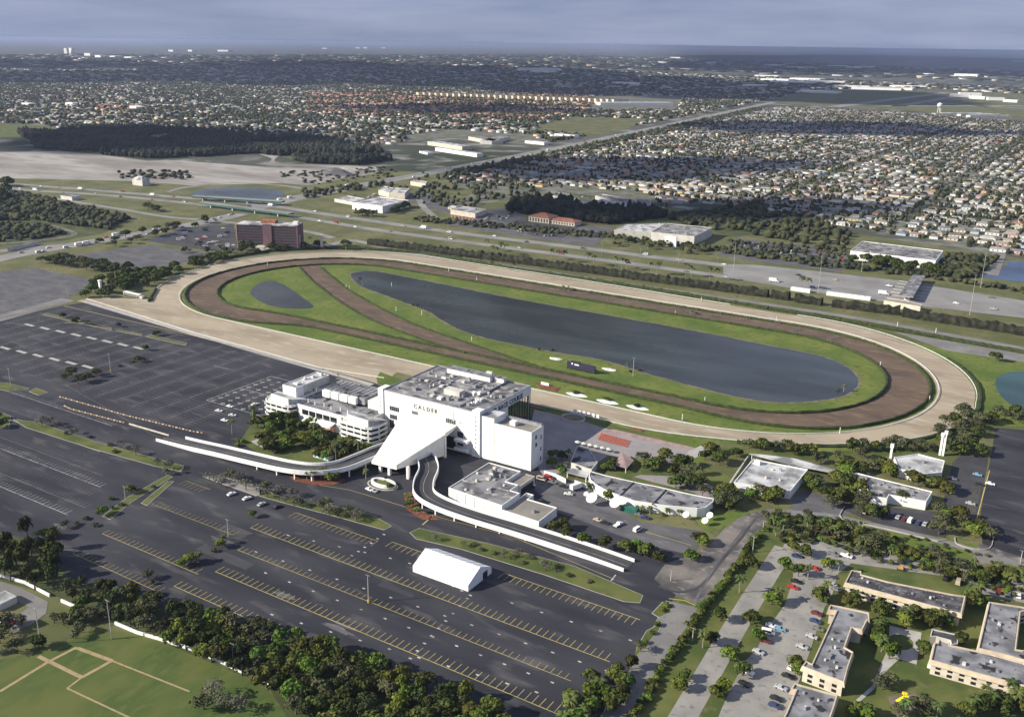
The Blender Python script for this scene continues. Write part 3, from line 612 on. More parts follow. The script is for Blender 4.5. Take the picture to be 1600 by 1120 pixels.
def roof_units(parent, poly, z, n, seed=1, smin=.8, smax=2.2, h=1.1, m='metal'):
    rnd = random.Random(seed); xs = [p[0] for p in poly]; ys = [p[1] for p in poly]; k = 0; t = 0
    while k < n and t < 400:
        t += 1; x = rnd.uniform(min(xs), max(xs)); y = rnd.uniform(min(ys), max(ys)); s_ = rnd.uniform(smin, smax)
        ok = all(inpoly([x + a * s_], [y + c * s_], poly)[0] for a in (-1, 1) for c in (-1, 1))
        if not ok: continue
        b = MB(); hh = h * rnd.uniform(.5, 1.3); b.box(x - s_ / 2, y - s_ / 2, z, x + s_ / 2, y + s_ * rnd.uniform(.3, .8), z + hh)
        if rnd.random() < .5: b.cyl((x, y, z + hh - .05), (x, y, z + hh + .25), s_ * .3, s_ * .3, 8)
        b.build('roof_unit', m if rnd.random() < .7 else 'offwhite', parent); k += 1
def block(name, poly, h, label, cat='building', wall='white', roof='roofg', par=.5, parw=.35, units=0, seed=1, z0=0., parm=None, group=None):
    cx = sum(p[0] for p in poly) / len(poly); cy = sum(p[1] for p in poly) / len(poly)
    o = empty(name, (cx, cy, 0), 0, label, cat, group)
    b = MB(); b.prism(poly, z0, h); b.build('wall', wall, o)
    b = MB(); b.prism(inset(poly, parw + .01), h - .02, h + .06); rf = b.build('roof', roof, o)
    if par: b = MB(); b.ring(poly, h, h + par, parw); b.build('parapet', parm or wall, o)
    if units: roof_units(o, inset(poly, 1.2), h + .05, units, seed)
    return o
def rect(x0, y0, x1, y1): return [(x0, y0), (x1, y0), (x1, y1), (x0, y1)]

# ---- grandstand
G = empty('grandstand', (100, -214, 0), 0, 'tall white racecourse grandstand with big CALDER lettering and a cluttered grey roof', 'grandstand')
U0, U1, V0, V1, ZT = 66., 134., -240.5, -186.8, 25.7
b = MB(); b.box(U0, V0, 0, U1, -212, ZT); b.box(U0, -212.01, 20.9, U1, V1, ZT - .002); wl = b.build('wall', 'white', G)
b = MB(); b.box(U0 + .6, V0 + .6, ZT - .3, U1 - .6, V1 - .6, ZT + .05); rf = b.build('roof', 'roofg', G)
b = MB(); b.ring(rect(U0, V0, U1, V1), ZT, ZT + .55, .45); b.build('parapet', 'metal', G)
boxes(G, 'glazing', 'shade', [(U0 + 1.2, -212, 1, U1 - 2, -209, 20.9)])
for i in range(9):
    b = MB(); b.box(U1 - .35, -210.5 + i * 2.85, 0, U1 - .02, -210.1 + i * 2.85, 20.9); b.build('column', 'dark', G)
for i in range(12):
    b = MB(); b.box(U0 + 1 + i * 5.9, V1 + .1, 0, U0 + 1.5 + i * 5.9, V1 + .6, 20.9); b.build('column', 'metal', G)
for k in range(7):   # raked seating decks
    boxes(G, 'seating_deck', 'concrete', [(U0 + 2, -209 + k * 2.8, 0, U1 - 2.4, -206.2 + k * 2.8, 12 - k * 1.7)])
boxes(G, 'stair_tower', 'white', [(62.6, V0 - .6, 0, 66.4, -234, 26.6), (129.2, V0 - .9, 0, 134.3, -236, 27.2)])
b = MB(); b.box(134.3, V0, 0, 143.2, -229, 24.9, 0, 1); b.build('stair_block', ['white', 'roofw'], G)
# tower block with its own low roof
b = MB(); b.box(143.2, V0 + .15, 0, 166.7, -227.6, 21.6); b.build('service_block', 'white', G)
b = MB(); b.box(143.8, V0 + .7, 21.5, 166.1, -229.4, 21.68); b.build('roof', 'rooft', G)
b = MB(); b.ring(rect(143.2, V0 + .15, 166.7, -227.6), 21.6, 22.3, .4); b.build('parapet', 'white', G)
boxes(G, 'roof_ledge', 'metal', [(144, -229.6, 21.65, 166.3, -228, 23.2)])
boxes(G, 'lift_housing', 'white', [(150.5, -236.5, 21.6, 154, -233.4, 24)])
for z, y, w_ in ((18, -235.5, 1.4), (13.5, -235.2, 1.6), (16.4, -230.2, .9), (9.5, -230.2, .9), (3.8, -230.2, .9)):
    boxes(G, 'window', 'glass', [(166.65, y - w_ / 2, z - 1.1, 166.78, y + w_ / 2, z + 1.1)])
# roof penthouses and plant
for (x0, y0, x1, y1, h) in ((78.5, -194.5, 110, -189, 3.1), (111.3, -191.9, 118, -188.8, 2.8)):
    b = MB(); b.box(x0, y0, ZT, x1, y1, ZT + h, 0, 1); b.build('penthouse', ['white', 'roofg'], G)
    b = MB(); b.box(x0 - .4, y0 - .4, ZT + h, x1 + .4, y1 + .4, ZT + h + .3); b.build('penthouse_roof', 'roofm', G)
boxes(G, 'plant_room', 'offwhite', [(99, -226, ZT, 110, -220.5, ZT + 3.2), (104, -189.5, ZT + 3, 108, -187.8, ZT + 4.4)])
boxes(G, 'condenser', 'white', [(113, -218, ZT, 115, -216, ZT + 1.8), (116, -217, ZT, 118, -215, ZT + 2), (101, -235.5, ZT, 104, -233, ZT + 1.5), (82, -205, ZT, 85, -204, ZT + 1.)])
roof_units(G, rect(68, -239, 132, -196), ZT + .05, 46, 5, .8, 2.6, 1.3)
rnd = random.Random(3)
for i in range(16):
    x = rnd.uniform(69, 122); y = rnd.uniform(-237, -198); l = rnd.uniform(4, 14)
    b = MB()
    if rnd.random() < .5: b.box(x, y, ZT + .03, min(x + l, 132), y + .6, ZT + .5)
    else: b.box(x, y, ZT + .03, x + .6, min(y + l, -196), ZT + .5)
    b.build('duct', 'metal', G)
b = MB(); b.box(118.5, -238.5, ZT, 119, -190, ZT + 1.1); b.build('screen_wall', 'metal', G)
for i in range(6):
    boxes(G, 'antenna_dish' if 0 else 'vent_stack', 'white', [(122.5 + .8 * (i % 3), -233 + i * 1.5, ZT, 123.3 + .8 * (i % 3), -232.3 + i * 1.5, ZT + 2.3)])
# facade
for (xa, ya, xb, yb) in ((163, 432, 250, 468), (165, 505, 232, 538), (165, 555, 205, 610), (362, 478, 418, 502), (665, 540, 755, 580)):
    p = onv(580 + xa / 5.714, 560 + ya / 5.714, V0); q = onv(580 + xb / 5.714, 560 + yb / 5.714, V0)
    n = 5 if xb - xa > 45 else 2; w_ = (q[0] - p[0]) / n; zc = (p[1] + q[1]) / 2; hh = 1.35 if n == 5 else 2.6
    for i in range(n): boxes(G, 'window', 'shade', [(p[0] + i * w_ + .15, V0 - .1, zc - hh, p[0] + (i + 1) * w_ - .1, V0 + .1, zc + hh)])
boxes(G, 'pilaster_recess', 'peach', [(115.6, V0 - .12, 17.5, 116.6, V0 + .05, 23.4)])
def porthole(x, z, y, r=.42):
    b = MB(); b.cyl((x, y + .2, z), (x, y - .06, z), r, r, 8); b.build('porthole', 'shade', G)
for i in range(9): porthole(131.8, 23.6 - i * 2.55, V0 - .9)
for i in range(6): porthole(64.4, 22.8 - i * 2.4, V0 - .6, .3)
for (x, y) in ((900, 675), (900, 720), (832, 710), (832, 745), (800, 745), (800, 835), (835, 845), (797, 575), (828, 580), (895, 597)):
    p = onv(580 + x / 5.714, 560 + y / 5.714, V0); porthole(p[0], p[1], V0, .35)
# shaded balconies under the canopy's east side
for z in (2.2, 7.2):
    b = MB(); b.box(118.6, V0 - 3.2, z, 127.5, V0, z + 1.5); b.build('balcony', 'white', G)
boxes(G, 'entrance_glazing', 'shade', [(80, V0 - .15, 1, 117.5, V0 + .02, 8), (118.8, V0 - .12, 3.9, 122.8, V0 + .02, 6.9), (118.8, V0 - .12, 8.9, 122.8, V0 + .02, 12.2)])
def lettering(text, origin, xdir, size, m, parent, spacing=1.18, depth=.25, bold=.05):
    "raised letters, one mesh each; origin = lower left, xdir = unit direction along the wall"
    x = 0; xd = Vector((*xdir, 0)); nd = Vector((xd.y, -xd.x, 0))
    for ch in text:
        if ch == ' ': x += size * .55; continue
        cu = bpy.data.curves.new('letter', 'FONT'); cu.body = ch; cu.size = size * 1.38; cu.extrude = depth / 2; cu.offset = bold; cu.resolution_u = 3
        t = bpy.data.objects.new('letter', cu); COL.objects.link(t); dg = bpy.context.evaluated_depsgraph_get()
        me = bpy.data.meshes.new_from_object(t.evaluated_get(dg)); wdt = t.evaluated_get(dg).dimensions.x; bpy.data.objects.remove(t); bpy.data.curves.remove(cu)
        me.materials.clear(); me.materials.append(M[m]); o = bpy.data.objects.new('letter', me); COL.objects.link(o); o.parent = parent
        pos = Vector(origin) + xd * x + nd * .15
        px_, q = Vector((0, 0, 0)), parent
        while q: px_ += Vector(q.location); q = q.parent
        o.matrix_local = Matrix.Translation(pos - px_) @ Matrix(((xd.x, 0, nd.x, 0), (xd.y, 0, nd.y, 0), (0, 1, 0, 0), (0, 0, 0, 1)))
        x += (wdt + size * .16) * spacing
lettering('CALDER', (88.3, V0, 19.6), (1, 0), 2.5, 'letter', G, 1.3, bold=.06)
lettering('CALDER RACE COURSE', (U1, -238.6, 21.7), (0, 1), 2.9, 'letter2', G, .93)
# sloping entrance canopy
KN = empty('entrance_canopy', (105, -266, 0), 0, 'huge sloping white wedge roof over the entrance drive in front of the grandstand', 'canopy')
fl, fr = (96.3, -287.5), (113.2, -287.5)
top = [(fl[0], fl[1], 6.), (fr[0], fr[1], 7.9), (118.5, V0 - .02, 15.6), (81.5, V0 - .02, 15.6)]
und = [(fl[0] + .3, fl[1] + .3, 4.8), (fr[0] - .3, fr[1] + .3, 5.6), (118.2, -251, 11.8), (118.2, V0 - .02, 14.2), (82, V0 - .02, 14.2)]
b = MB(); b.add(top + und, [(0, 1, 2, 3), (4, 8, 7, 6, 5), (1, 0, 4, 5), (0, 3, 8, 4), (1, 5, 6, 7, 2), (3, 2, 7, 8)]); b.build('roof_slab', 'canopy', KN)
b = MB(); b.add([(fr[0], fr[1], 5.4), (fr[0] + .02, fr[1], 7.85), (118.4, -250.8, 13.9), (118.4, -250.8, 1.2), (fr[0] - .8, fr[1], 5.4), (fr[0] - .8, fr[1], 7.7), (117.6, -250.8, 13.8), (117.6, -250.8, 1.2)],
                [(0, 3, 2, 1), (4, 5, 6, 7), (0, 1, 5, 4), (2, 3, 7, 6), (0, 4, 7, 3), (1, 2, 6, 5)]); b.build('side_wall', 'canopy', KN)
b = MB(); b.add([(fl[0] - .1, fl[1] - .1, 4.4), (fr[0], fr[1] - .1, 5.2), (fr[0], fr[1] - .1, 7.95), (fl[0] - .1, fl[1] - .1, 6.05), (fl[0], fl[1] + .5, 4.4), (fr[0], fr[1] + .5, 5.2), (fr[0], fr[1] + .5, 7.9), (fl[0], fl[1] + .5, 6.)],
                [(0, 1, 2, 3), (5, 4, 7, 6), (0, 4, 5, 1), (3, 2, 6, 7), (0, 3, 7, 4), (1, 5, 6, 2)]); b.build('fascia', 'white', KN)
for (x, y, h) in ((100.6, -285.6, 5), (118.1, -284.2, 7), (107, -286, 5.2), (117.9, -251.4, 12), (92, -266, 8)):
    b = MB(); b.box(x - .7, y - .7, 0, x + .7, y + .7, h); b.build('pillar', 'white', KN)
# elevated driveway with white parapets
DR = empty('elevated_driveway', (60, -300, 0), 0, 'elevated driveway with white parapets climbing to the entrance canopy and curving back down', 'driveway')
dp = [(255, 684, 0.15), (300, 695, .8), (345, 705, 1.8), (400, 718, 3.), (450, 729, 4.), (490, 733, 4.6), (530, 729, 5), (570, 714, 5.2), (605, 700, 5.3), (640, 696, 5.3), (662, 712, 5.3), (670, 732, 5.2), (662, 754, 4.8), (664, 772, 4.3), (690, 788, 3.8), (740, 806, 3), (800, 824, 2.1), (870, 846, 1.1), (930, 866, .5), (983, 885, .15)]
line3 = smoothline([(*at(x, y, z), z) for x, y, z in dp], 5); l2 = [p[:2] for p in line3]; zf = [p[2] for p in line3]; nn_ = normals(l2)
b = MB(); wall_strip(b, l2, -.7, .0, 9.6, 0, False, zf); b.build('deck', 'road_dark', DR)
for s_, i0, i1 in ((1, 3, len(l2)), (-1, 0, len(l2))):
    b = MB(); pl = [(p[0] + q[0] * 5 * s_, p[1] + q[1] * 5 * s_) for p, q in zip(l2, nn_)]; wall_strip(b, pl[i0:i1], -1., 1.5, .5, 0, False, zf[i0:i1]); b.build('parapet', 'white', DR)
for i in range(16, len(l2) - 12, 3):
    if 44 < i < 56: continue
    for s_ in (1, -1):
        p = l2[i]; q = nn_[i]
        if zf[i] < 1.6: continue
        b = MB(); x = p[0] + q[0] * 4.4 * s_; y = p[1] + q[1] * 4.4 * s_; b.box(x - .3, y - .3, 0, x + .3, y + .3, zf[i] - .6); b.build('column', 'white', DR)
b = MB(); wall_strip(b, [(p[0] + q[0] * .1, p[1] + q[1] * .1) for p, q in zip(l2, nn_)], 0, .02, .14, 0, False, zf); b.build('centre_line', 'wline', DR)
# oval planter in front of the canopy
PL = empty('planter', (*at(600, 756), 0), 0, 'oval white walled planter in the driveway in front of the canopy', 'planter')
c = at(599, 757); ov = [(c[0] + 7.5 * math.cos(a * PI / 12), c[1] + 4.2 * math.sin(a * PI / 12)) for a in range(24)]
b = MB(); b.ring(ov, 0, 1.7, 1.2); b.build('planter_wall', 'white', PL); b = MB(); b.prism(inset(ov, 1.1), 0, .9); b.build('planting_bed', 'grass', PL)
b = MB(); b.ring([(c[0] + 9 * math.cos(a * PI / 12), c[1] - .6 + 5.6 * math.sin(a * PI / 12)) for a in range(24)], 0, .2, .5); b.build('kerb', 'cream', PL)

# ---- annex east of the canopy
AX = block('annex', [(150.2, -292.6), (183, -294.4), (183, -278), (177.5, -278), (177.5, -270.5), (170, -270.5), (170, -256), (150.2, -256)], 6.4, 'low white annex with stained grey roof at the foot of the tower block', units=10, seed=4)
roof_units(AX, rect(151, -272, 169, -257), 6.45, 9, 8, 1, 3, 1.8)
boxes(AX, 'roof_kerb', 'roofw', [(150.8, -281.6, 6.4, 158, -281, 6.9), (171, -279, 6.4, 177, -278.6, 6.9)])
boxes(AX, 'joint', 'metal', [(150.1 + 5.4 * k, -292.75 - .29 * k, .3, 150.25 + 5.4 * k, -292.4 - .3 * k, 6.4) for k in range(1, 6)])
AX2 = block('store_block', [(183.3, -294.4), (204, -295), (204, -277.6), (187.5, -277.6), (187.5, -272), (183.3, -272)], 4.2, 'lower white store block with tan roof at the east end of the annex', roof='rooft', units=1, seed=2)
AX3 = block('loading_building', rect(170.6, -270, 177.6, -254.5), 5.2, 'narrow flat roofed loading building between annex and parking yard', wall='offwhite', roof='rooft', par=.2)
boxes(AX3, 'loading_bay', 'dark', [(177.55, -268, .2, 177.7, -256, 3.6)])

# ---- west wing
WW = empty('west_wing', (30, -240, 0), 0, 'white west wing with raised plant boxes and rounded balcony blocks beside the garden', 'building')
body = [(8, -255), (15, -258), (60, -258), (66, -252), (66, -213), (8, -216)]
b = MB(); b.prism(body, 0, 10.6); b.build('wall', 'white', WW)
b = MB(); b.prism(inset(body, .5), 10.5, 10.68); b.build('roof_deck', 'roofm', WW)
b = MB(); b.ring(body, 10.6, 11.7, .4); b.build('parapet', 'white', WW)
for i in range(4):
    boxes(WW, 'plant_box', 'white', [(18.5 + i * 6.9, -241, 12.1, 24.3 + i * 6.9, -238.6, 16.2)])
b = MB(); b.box(18.5, -238.5, 12.2, 50, -222, 16.3); b.build('plant_louvre', 'roofm', WW)
boxes(WW, 'plant_rib', 'metal', [(19.2 + i * 3.4, -238, 16.3, 19.5 + i * 3.4, -222.5, 16.6) for i in range(9)])
boxes(WW, 'north_building', 'offwhite', [(8, -221.5, 10.6, 52, -215.8, 14.2)]); boxes(WW, 'north_roof', 'rooft', [(7.6, -221.9, 14.2, 52.4, -215.4, 14.5)])
boxes(WW, 'stack', 'metal', [(17 + i * 7, -222, 14, 18.4 + i * 7, -220.8, 16.6) for i in range(5)])
boxes(WW, 'east_box', 'white', [(52, -238, 10.6, 62, -229, 15.6), (60, -234, 10.6, 64, -224, 18)])
for i in range(7): boxes(WW, 'lamp', 'white', [(16 + i * 6.4, -251 - (i % 2), 10.6, 16.4 + i * 6.4, -250.6 - (i % 2), 13)])
win_row(WW, (17, -258), (46, -258), 6.0, 9.2, 5, 5., 'glass')
b = MB(); b.add([(22, -258, 6), (44, -258, 6), (44, -263, 4.4), (22, -263, 4.4), (22, -258, 5.6), (44, -258, 5.6), (44, -263, 4.), (22, -263, 4.)], [(3, 2, 1, 0), (4, 5, 6, 7), (0, 1, 5, 4), (2, 3, 7, 6), (1, 2, 6, 5), (3, 0, 4, 7)]); b.build('awning', 'white', WW)
b = MB(); b.box(22, -263, .1, 44, -258, 3.9); b.build('shopfront', 'pink', WW)
TW = empty('lift_tower', (1.5, -237, 0), 0, 'blocky white tower with long flat roof at the far west end', 'building')
b = MB(); b.box(-4, -251.5, 0, 7, -222, 17.6, 0, 1); 
b = MB(); b.box(-4, -251.5, 0, 7, -245, 17.6); b.build('wall', 'white', TW); b = MB(); b.box(-4, -245, 13.2, 7, -222, 17.59); b.build('overhang', 'offwhite', TW)
b = MB(); b.box(-3.6, -251, 17.5, 6.6, -222.4, 17.7); b.build('roof', 'roofw', TW); b = MB(); b.ring(rect(-4, -251.5, 7, -222), 17.6, 18.2, .35); b.build('parapet', 'white', TW)
boxes(TW, 'column', 'metal', [(6, -236, 0, 6.6, -235.4, 13.2), (6, -223.5, 0, 6.6, -222.9, 13.2), (-3.6, -223.5, 0, -3, -222.9, 13.2)]); roof_units(TW, rect(-3, -250, 6, -223), 17.7, 9, 3, .8, 2, 1.1, 'white')
def balcony_block(cx, cy, wdt, label):
    o = empty('balcony_block', (cx, cy, 0), 0, label, 'building')
    h = wdt / 2; poly = [(cx - h, cy + 9), (cx - h, cy + 1), (cx - h + 2.2, cy - 3.4), (cx - h + 5, cy - 5), (cx + h - 5, cy - 5), (cx + h - 1.4, cy - 3.2), (cx + h, cy + 1), (cx + h, cy + 9)]
    b = MB(); b.prism(inset(poly, 1.3), 0, 11); b.build('core', 'offwhite', o)
    for k in range(4):
        z = k * 2.95 + .6
        b = MB(); b.ring(poly, z, z + 1.55, .25); b.build('balustrade', 'white', o)
        b = MB(); b.prism(inset(poly, .2), z - .1, z + .25); b.build('floor_slab', 'concrete', o)
        if k < 3:
            b = MB(); b.ring(inset(poly, 1.25), z + .3, z + 2.9, .1); b.build('window_band', 'glass', o)
            for i, p in enumerate([(cx - h + 3 + (wdt - 6) * j / 4, cy - 4.8) for j in range(5)] + [poly[1], poly[6]]):
                b = MB(); b.box(p[0] - .3, p[1] - .1, z + 1.5, p[0] + .3, p[1] + .5, z + 3); b.build('pier', 'white', o)
    b = MB(); b.add([(cx - h * .42, cy - 3.6, 10.6), (cx + h * .72, cy - 3.6, 10.6), (cx + h * .72, cy - 3.6, 14.6), (cx - h * .42, cy - 3.6, 15.2), (cx - h * .42, cy - 2.9, 10.6), (cx + h * .72, cy - 2.9, 10.6), (cx + h * .72, cy - 2.9, 14.6), (cx - h * .42, cy - 2.9, 15.2)],
                    [(0, 1, 2, 3), (5, 4, 7, 6), (3, 2, 6, 7), (0, 3, 7, 4), (1, 5, 6, 2), (0, 4, 5, 1)]); b.build('screen_panel', 'white', o)
    b = MB(); b.add([(cx - h * .42, cy - 2.9, 14.8), (cx + h * .72, cy - 2.9, 14.2), (cx + h, cy + 9, 11.6), (cx - h, cy + 9, 11.8), (cx - h * .42, cy - 2.9, 10.9), (cx + h * .72, cy - 2.9, 10.9), (cx + h, cy + 9, 10.9), (cx - h, cy + 9, 10.9)], [(0, 1, 2, 3), (1, 5, 6, 2), (0, 3, 7, 4), (2, 6, 7, 3)]); b.build('sloping_roof', 'roofw', o)
    return o
balcony_block(62, -257.6, 27, 'rounded white balcony block with three dark window bands nearest the canopy')
balcony_block(1, -257.6, 25, 'rounded white balcony block with dark window bands in front of the tower')
b = MB()
BR = block('bridge_link', rect(30, -262, 44, -258.4), 3.6, 'small pink fronted link building under the white awning in the garden', wall='pink', roof='roofw', par=0) if 0 else None
KI = empty('garden_kiosk', (*at(503, 716), 0), 0, 'small garden kiosk with turquoise and white panels beside the curving driveway', 'kiosk')
c = at(503, 716); b = MB(); b.box(c[0] - 5.5, c[1] - 1, 0, c[0] + 5.5, c[1] + 5, 3); b.build('wall', 'white', KI); b = MB(); b.box(c[0] - 6, c[1] - 1.5, 3, c[0] + 6, c[1] + 5.5, 3.4); b.build('roof', 'rooft', KI)
mt = mat('turquoise_glass', (.1, .5, .5), .4)
boxes(KI, 'panel', mt, [(c[0] - 4.6 + i * 2.6, c[1] - 1.1, .4, c[0] - 3.2 + i * 2.6, c[1] - .95, 2.6) for i in range(4)])

# ---- frame tent
TE = empty('event_tent', (192, -348, 0), 0, 'large white gabled event tent standing on the parking lot', 'tent')
x0, x1 = 177.6, 206.7; pr = [(-357, 0), (-357, 3.), (-347.9, 7.2), (-339.2, 3.), (-339.2, 0)]
b = MB(); b.add([(x0, y, z) for y, z in pr] + [(x1, y, z) for y, z in pr], [(0, 5, 6, 1), (2, 1, 6, 7)[::-1], (3, 2, 7, 8)[::-1], (4, 3, 8, 9)[::-1]]); b.build('roof_skin', 'tent', TE)
b = MB(); b.add([(x1 - .02, y, z) for y, z in pr], [(0, 4, 3, 2, 1)]); b.add([(x0 + .02, y, z) for y, z in pr], [(0, 1, 2, 3, 4)]); b.build('gable', 'tent', TE)
boxes(TE, 'doorway', 'dark', [(x1 - .05, -346, 0, x1 + .06, -342.5, 3.4)])
for i in range(9):
    x = x0 + (x1 - x0) * i / 8; b = MB()
    for k in range(4):
        (ya, za), (yb, zb) = pr[k], pr[k + 1]; b.cyl((x, ya, za + .05), (x, yb, zb + .05), .07, .07, 4, caps=False)
    b.build('tent_frame', 'roofw', TE)

# ---- crescent building and dishes
kx = lambda x, y: (840 + x / 5.333, 640 + y / 5.333)
cres = [at(*kx(*p), 4.6) for p in ((440, 512), (560, 545), (700, 577), (850, 610), (1000, 640), (1260, 700), (1470, 742), (1460, 768), (1400, 815), (1330, 822), (1250, 815), (1100, 802), (950, 782), (800, 758), (680, 715), (560, 668), (480, 620), (440, 585), (428, 545))]
CR = block('crescent_building', cres, 4.4, 'long crescent shaped building with grey roof and curved white wall behind satellite dishes', roof='roofm', par=.35)
for a, c in (((800, 605), (685, 718)), ((1072, 665), (955, 790))):
    p, q = at(*kx(*a), 4.6), at(*kx(*c), 4.6); b = MB(); wall_strip(b, [p, q], 4.4, 4.8, .5); b.build('roof_joint', 'dark', CR)
def dish(pos, r, tilt_az, label, h=3.):
    o = empty('satellite_dish', (*pos, 0), 0, label, 'satellite dish'); b = MB(); b.cyl((0, 0, 0), (0, 0, h), .22, .18, 8); b.build('mast', 'metal', o, local=True)
    d = Vector((math.cos(tilt_az) * .62, math.sin(tilt_az) * .62, .78)).normalized(); a = d.orthogonal().normalized(); c = d.cross(a); vs = []
    for k in range(5):
        rr = r * k / 4; dep = .3 * rr * rr / r
        vs += [Vector((0, 0, h)) + d * (dep + .3) + (a * math.cos(t * PI / 10) + c * math.sin(t * PI / 10)) * rr for t in range(20)]
    f = [(k * 20 + t, k * 20 + (t + 1) % 20, (k + 1) * 20 + (t + 1) % 20, (k + 1) * 20 + t) for k in range(4) for t in range(20)]
    b = MB(); b.add(vs, f); b.build('reflector', 'white', o, local=True, smooth=True)
    b = MB(); b.cyl(Vector((0, 0, h)) + d * .3, Vector((0, 0, h)) + d * (r * .8), .05, .05, 5); b.build('feed_horn', 'metal', o, local=True); return o
S_AZ = math.radians(-105)
dish(at(*kx(455, 790)), 3.0, S_AZ, 'big white satellite dish beside the truck at the curved wall', 3.2)
dish(at(*kx(650, 830)), 3.0, S_AZ, 'big white satellite dish beside the green container', 3.2)
dish(at(*kx(405, 735)), 1.3, S_AZ, 'small white satellite dish right behind the white truck', 2)
dish(at(*kx(1235, 910)), 1.7, S_AZ, 'grey satellite dish in front of the palms at the crescent building', 2)
dish(at(*kx(1395, 960)), 1.7, S_AZ, 'lower grey satellite dish of the pair on the lawn corner', 2)
dish(at(*kx(1435, 915)), 1.7, S_AZ, 'upper grey satellite dish of the pair on the lawn corner', 2)
GC = empty('green_container', (*at(*kx(770, 850)), 0), 0, 'dark green shipping container beside the big dishes', 'container')
p = at(*kx(770, 850)); b = MB(); b.box(p[0] - 4, p[1] - 1.5, 0, p[0] + 4, p[1] + 1.5, 2.7); b.build('body', 'green', GC); boxes(GC, 'rib', 'dark', [(p[0] - 3.8 + i, p[1] - 1.58, .1, p[0] - 3.6 + i, p[1] - 1.5, 2.6) for i in range(8)])
# pavilion and shade roofs by the plaza
def canopy_roof(name, corners, h, label, m='roofw', posts=True):
    cx = sum(p[0] for p in corners) / len(corners); cy = sum(p[1] for p in corners) / len(corners)
    o = empty(name, (cx, cy, 0), 0, label, 'canopy'); b = MB(); b.prism(corners, h - .3, h); b.build('roof', m, o)
    for p in inset(corners, .6): b = MB(); b.box(p[0] - .15, p[1] - .15, 0, p[0] + .15, p[1] + .15, h - .3); b.build('post', 'white', o)
    return o
canopy_roof('covered_walk', [at(*kx(*p), 3.4) for p in ((235, 520), (410, 565), (435, 520), (290, 485))], 3.4, 'small white canopy at the west tip of the crescent building')
pv = [at(*kx(*p), 3) for p in ((640, 460), (740, 490), (805, 420), (700, 350))]
o = empty('garden_pavilion', (*at(*kx(720, 440)), 0), 0, 'pink roofed pavilion at the corner of the plaza garden', 'pavilion'); cx = sum(p[0] for p in pv) / 4; cy = sum(p[1] for p in pv) / 4
b = MB(); b.add([(x, y, 3) for x, y in pv] + [(cx, cy, 3.8)], [(0, 1, 4), (1, 2, 4), (2, 3, 4), (3, 0, 4), (3, 2, 1, 0)]); b.build('roof', 'pave_pink', o)
for p in inset(pv, .5): b = MB(); b.box(p[0] - .2, p[1] - .2, 0, p[0] + .2, p[1] + .2, 3); b.build('post', 'offwhite', o)
block('bar_building', [at(*kx(*p), 3.4) for p in ((270, 440), (450, 500), (500, 440), (430, 330), (330, 300))], 3.4, 'flat grey bar building in the shade beside the tower block', 'building', 'offwhite', 'roofm', .2)
for i in range(6):
    p = at(*kx(335 + i * 52, 300 + i * 12)); o = empty('parasol', (*p, 0), i * .7); tag(o, None, 'parasol')
    b = MB(); n = 8; b.add([(1.9 * math.cos(a * 2 * PI / n), 1.9 * math.sin(a * 2 * PI / n), 2.4) for a in range(n)] + [(0, 0, 3.2)], [(a, (a + 1) % n, n) for a in range(n)]); b.build('shade', 'offwhite', o, local=True)
    b = MB(); b.cyl((0, 0, 0), (0, 0, 3), .05, .05, 5); b.build('pole', 'metal', o, local=True)
label_row([o for o in COL.objects if o.name.startswith('parasol')], 'pale parasol', 'in the row between plaza and bar building', 'parasol', 'parasols beside the plaza')
# covered walkway to the saddling buildings
kq = lambda x, y: (1120 + x / 5.333, 680 + y / 5.333)
canopy_roof('covered_walk', [at(*kq(*p), 3.2) for p in ((270, 152), (600, 240), (1000, 318), (1090, 350), (1100, 330), (1010, 290), (640, 190), (310, 150))], 3.2, 'long pale covered walkway running east from the square building')
PB = block('jockey_building', [(266, -203), (293.4, -196), (293.4, -165.5), (264.5, -169)], 4.5, 'square white building with stained pale roof beside the covered walkway', roof='roofw', units=4, seed=9)
canopy_roof('entrance_porch', [at(*kq(*p), 3.6) for p in ((140, 405), (250, 432), (290, 400), (175, 370))], 3.6, 'white porch at the south-west corner of the square building')
boxes(PB, 'roof_box', 'white', [(267, -174.5, 4.5, 270, -171.5, 6.6)])
kr = lambda x, y: (1340 + x / 4.665, 640 + y / 4.665)
QB = block('stable_office', [at(*kr(*p), 4.6) for p in ((90, 630), (215, 650), (230, 622), (500, 672), (545, 600), (300, 540), (0, 465), (-40, 470), (-30, 510), (60, 560))], 4.5, 'long white fronted office with dark stained roof behind a row of parked cars', roof='roofg', units=8, seed=12)
f0, f1 = at(*kr(95, 705)), at(*kr(495, 735))
RB = block('track_kitchen', [at(*kr(*p), 4.6) for p in ((265, 350), (440, 325), (635, 375), (612, 460), (480, 472), (300, 435))], 4.5, 'flat roofed track kitchen behind three dark trees', roof='roofw', units=3, seed=7)
for (p, lab, h) in ((kr(240, 352), 'slim white clock pylon beside the track kitchen roof', 8), (kr(598, 332), 'left one of the two tall white pylons on the lawn', 13), (kr(620, 335), 'right one of the two tall white pylons on the lawn', 14.5)):
    c = at(*p); o = empty('pylon', (*c, 0), 0, lab, 'pylon'); b = MB(); b.box(-.6, -.45, 0, .6, .45, h); b.build('shaft', 'white', o, local=True); b = MB(); b.box(-.9, -.7, h - 1.5, .9, .7, h + .6); b.build('head', 'white', o, local=True)
o = empty('perimeter_wall', (*at(1080, 725), 0), 0, 'low pale wall along the lane between garden and square building', 'wall'); b = MB(); wall_strip(b, px((1128, 775), (1148, 745), (1168, 716), (1172, 712)), 0, 1.3, .4); b.build('wall', 'offwhite', o)
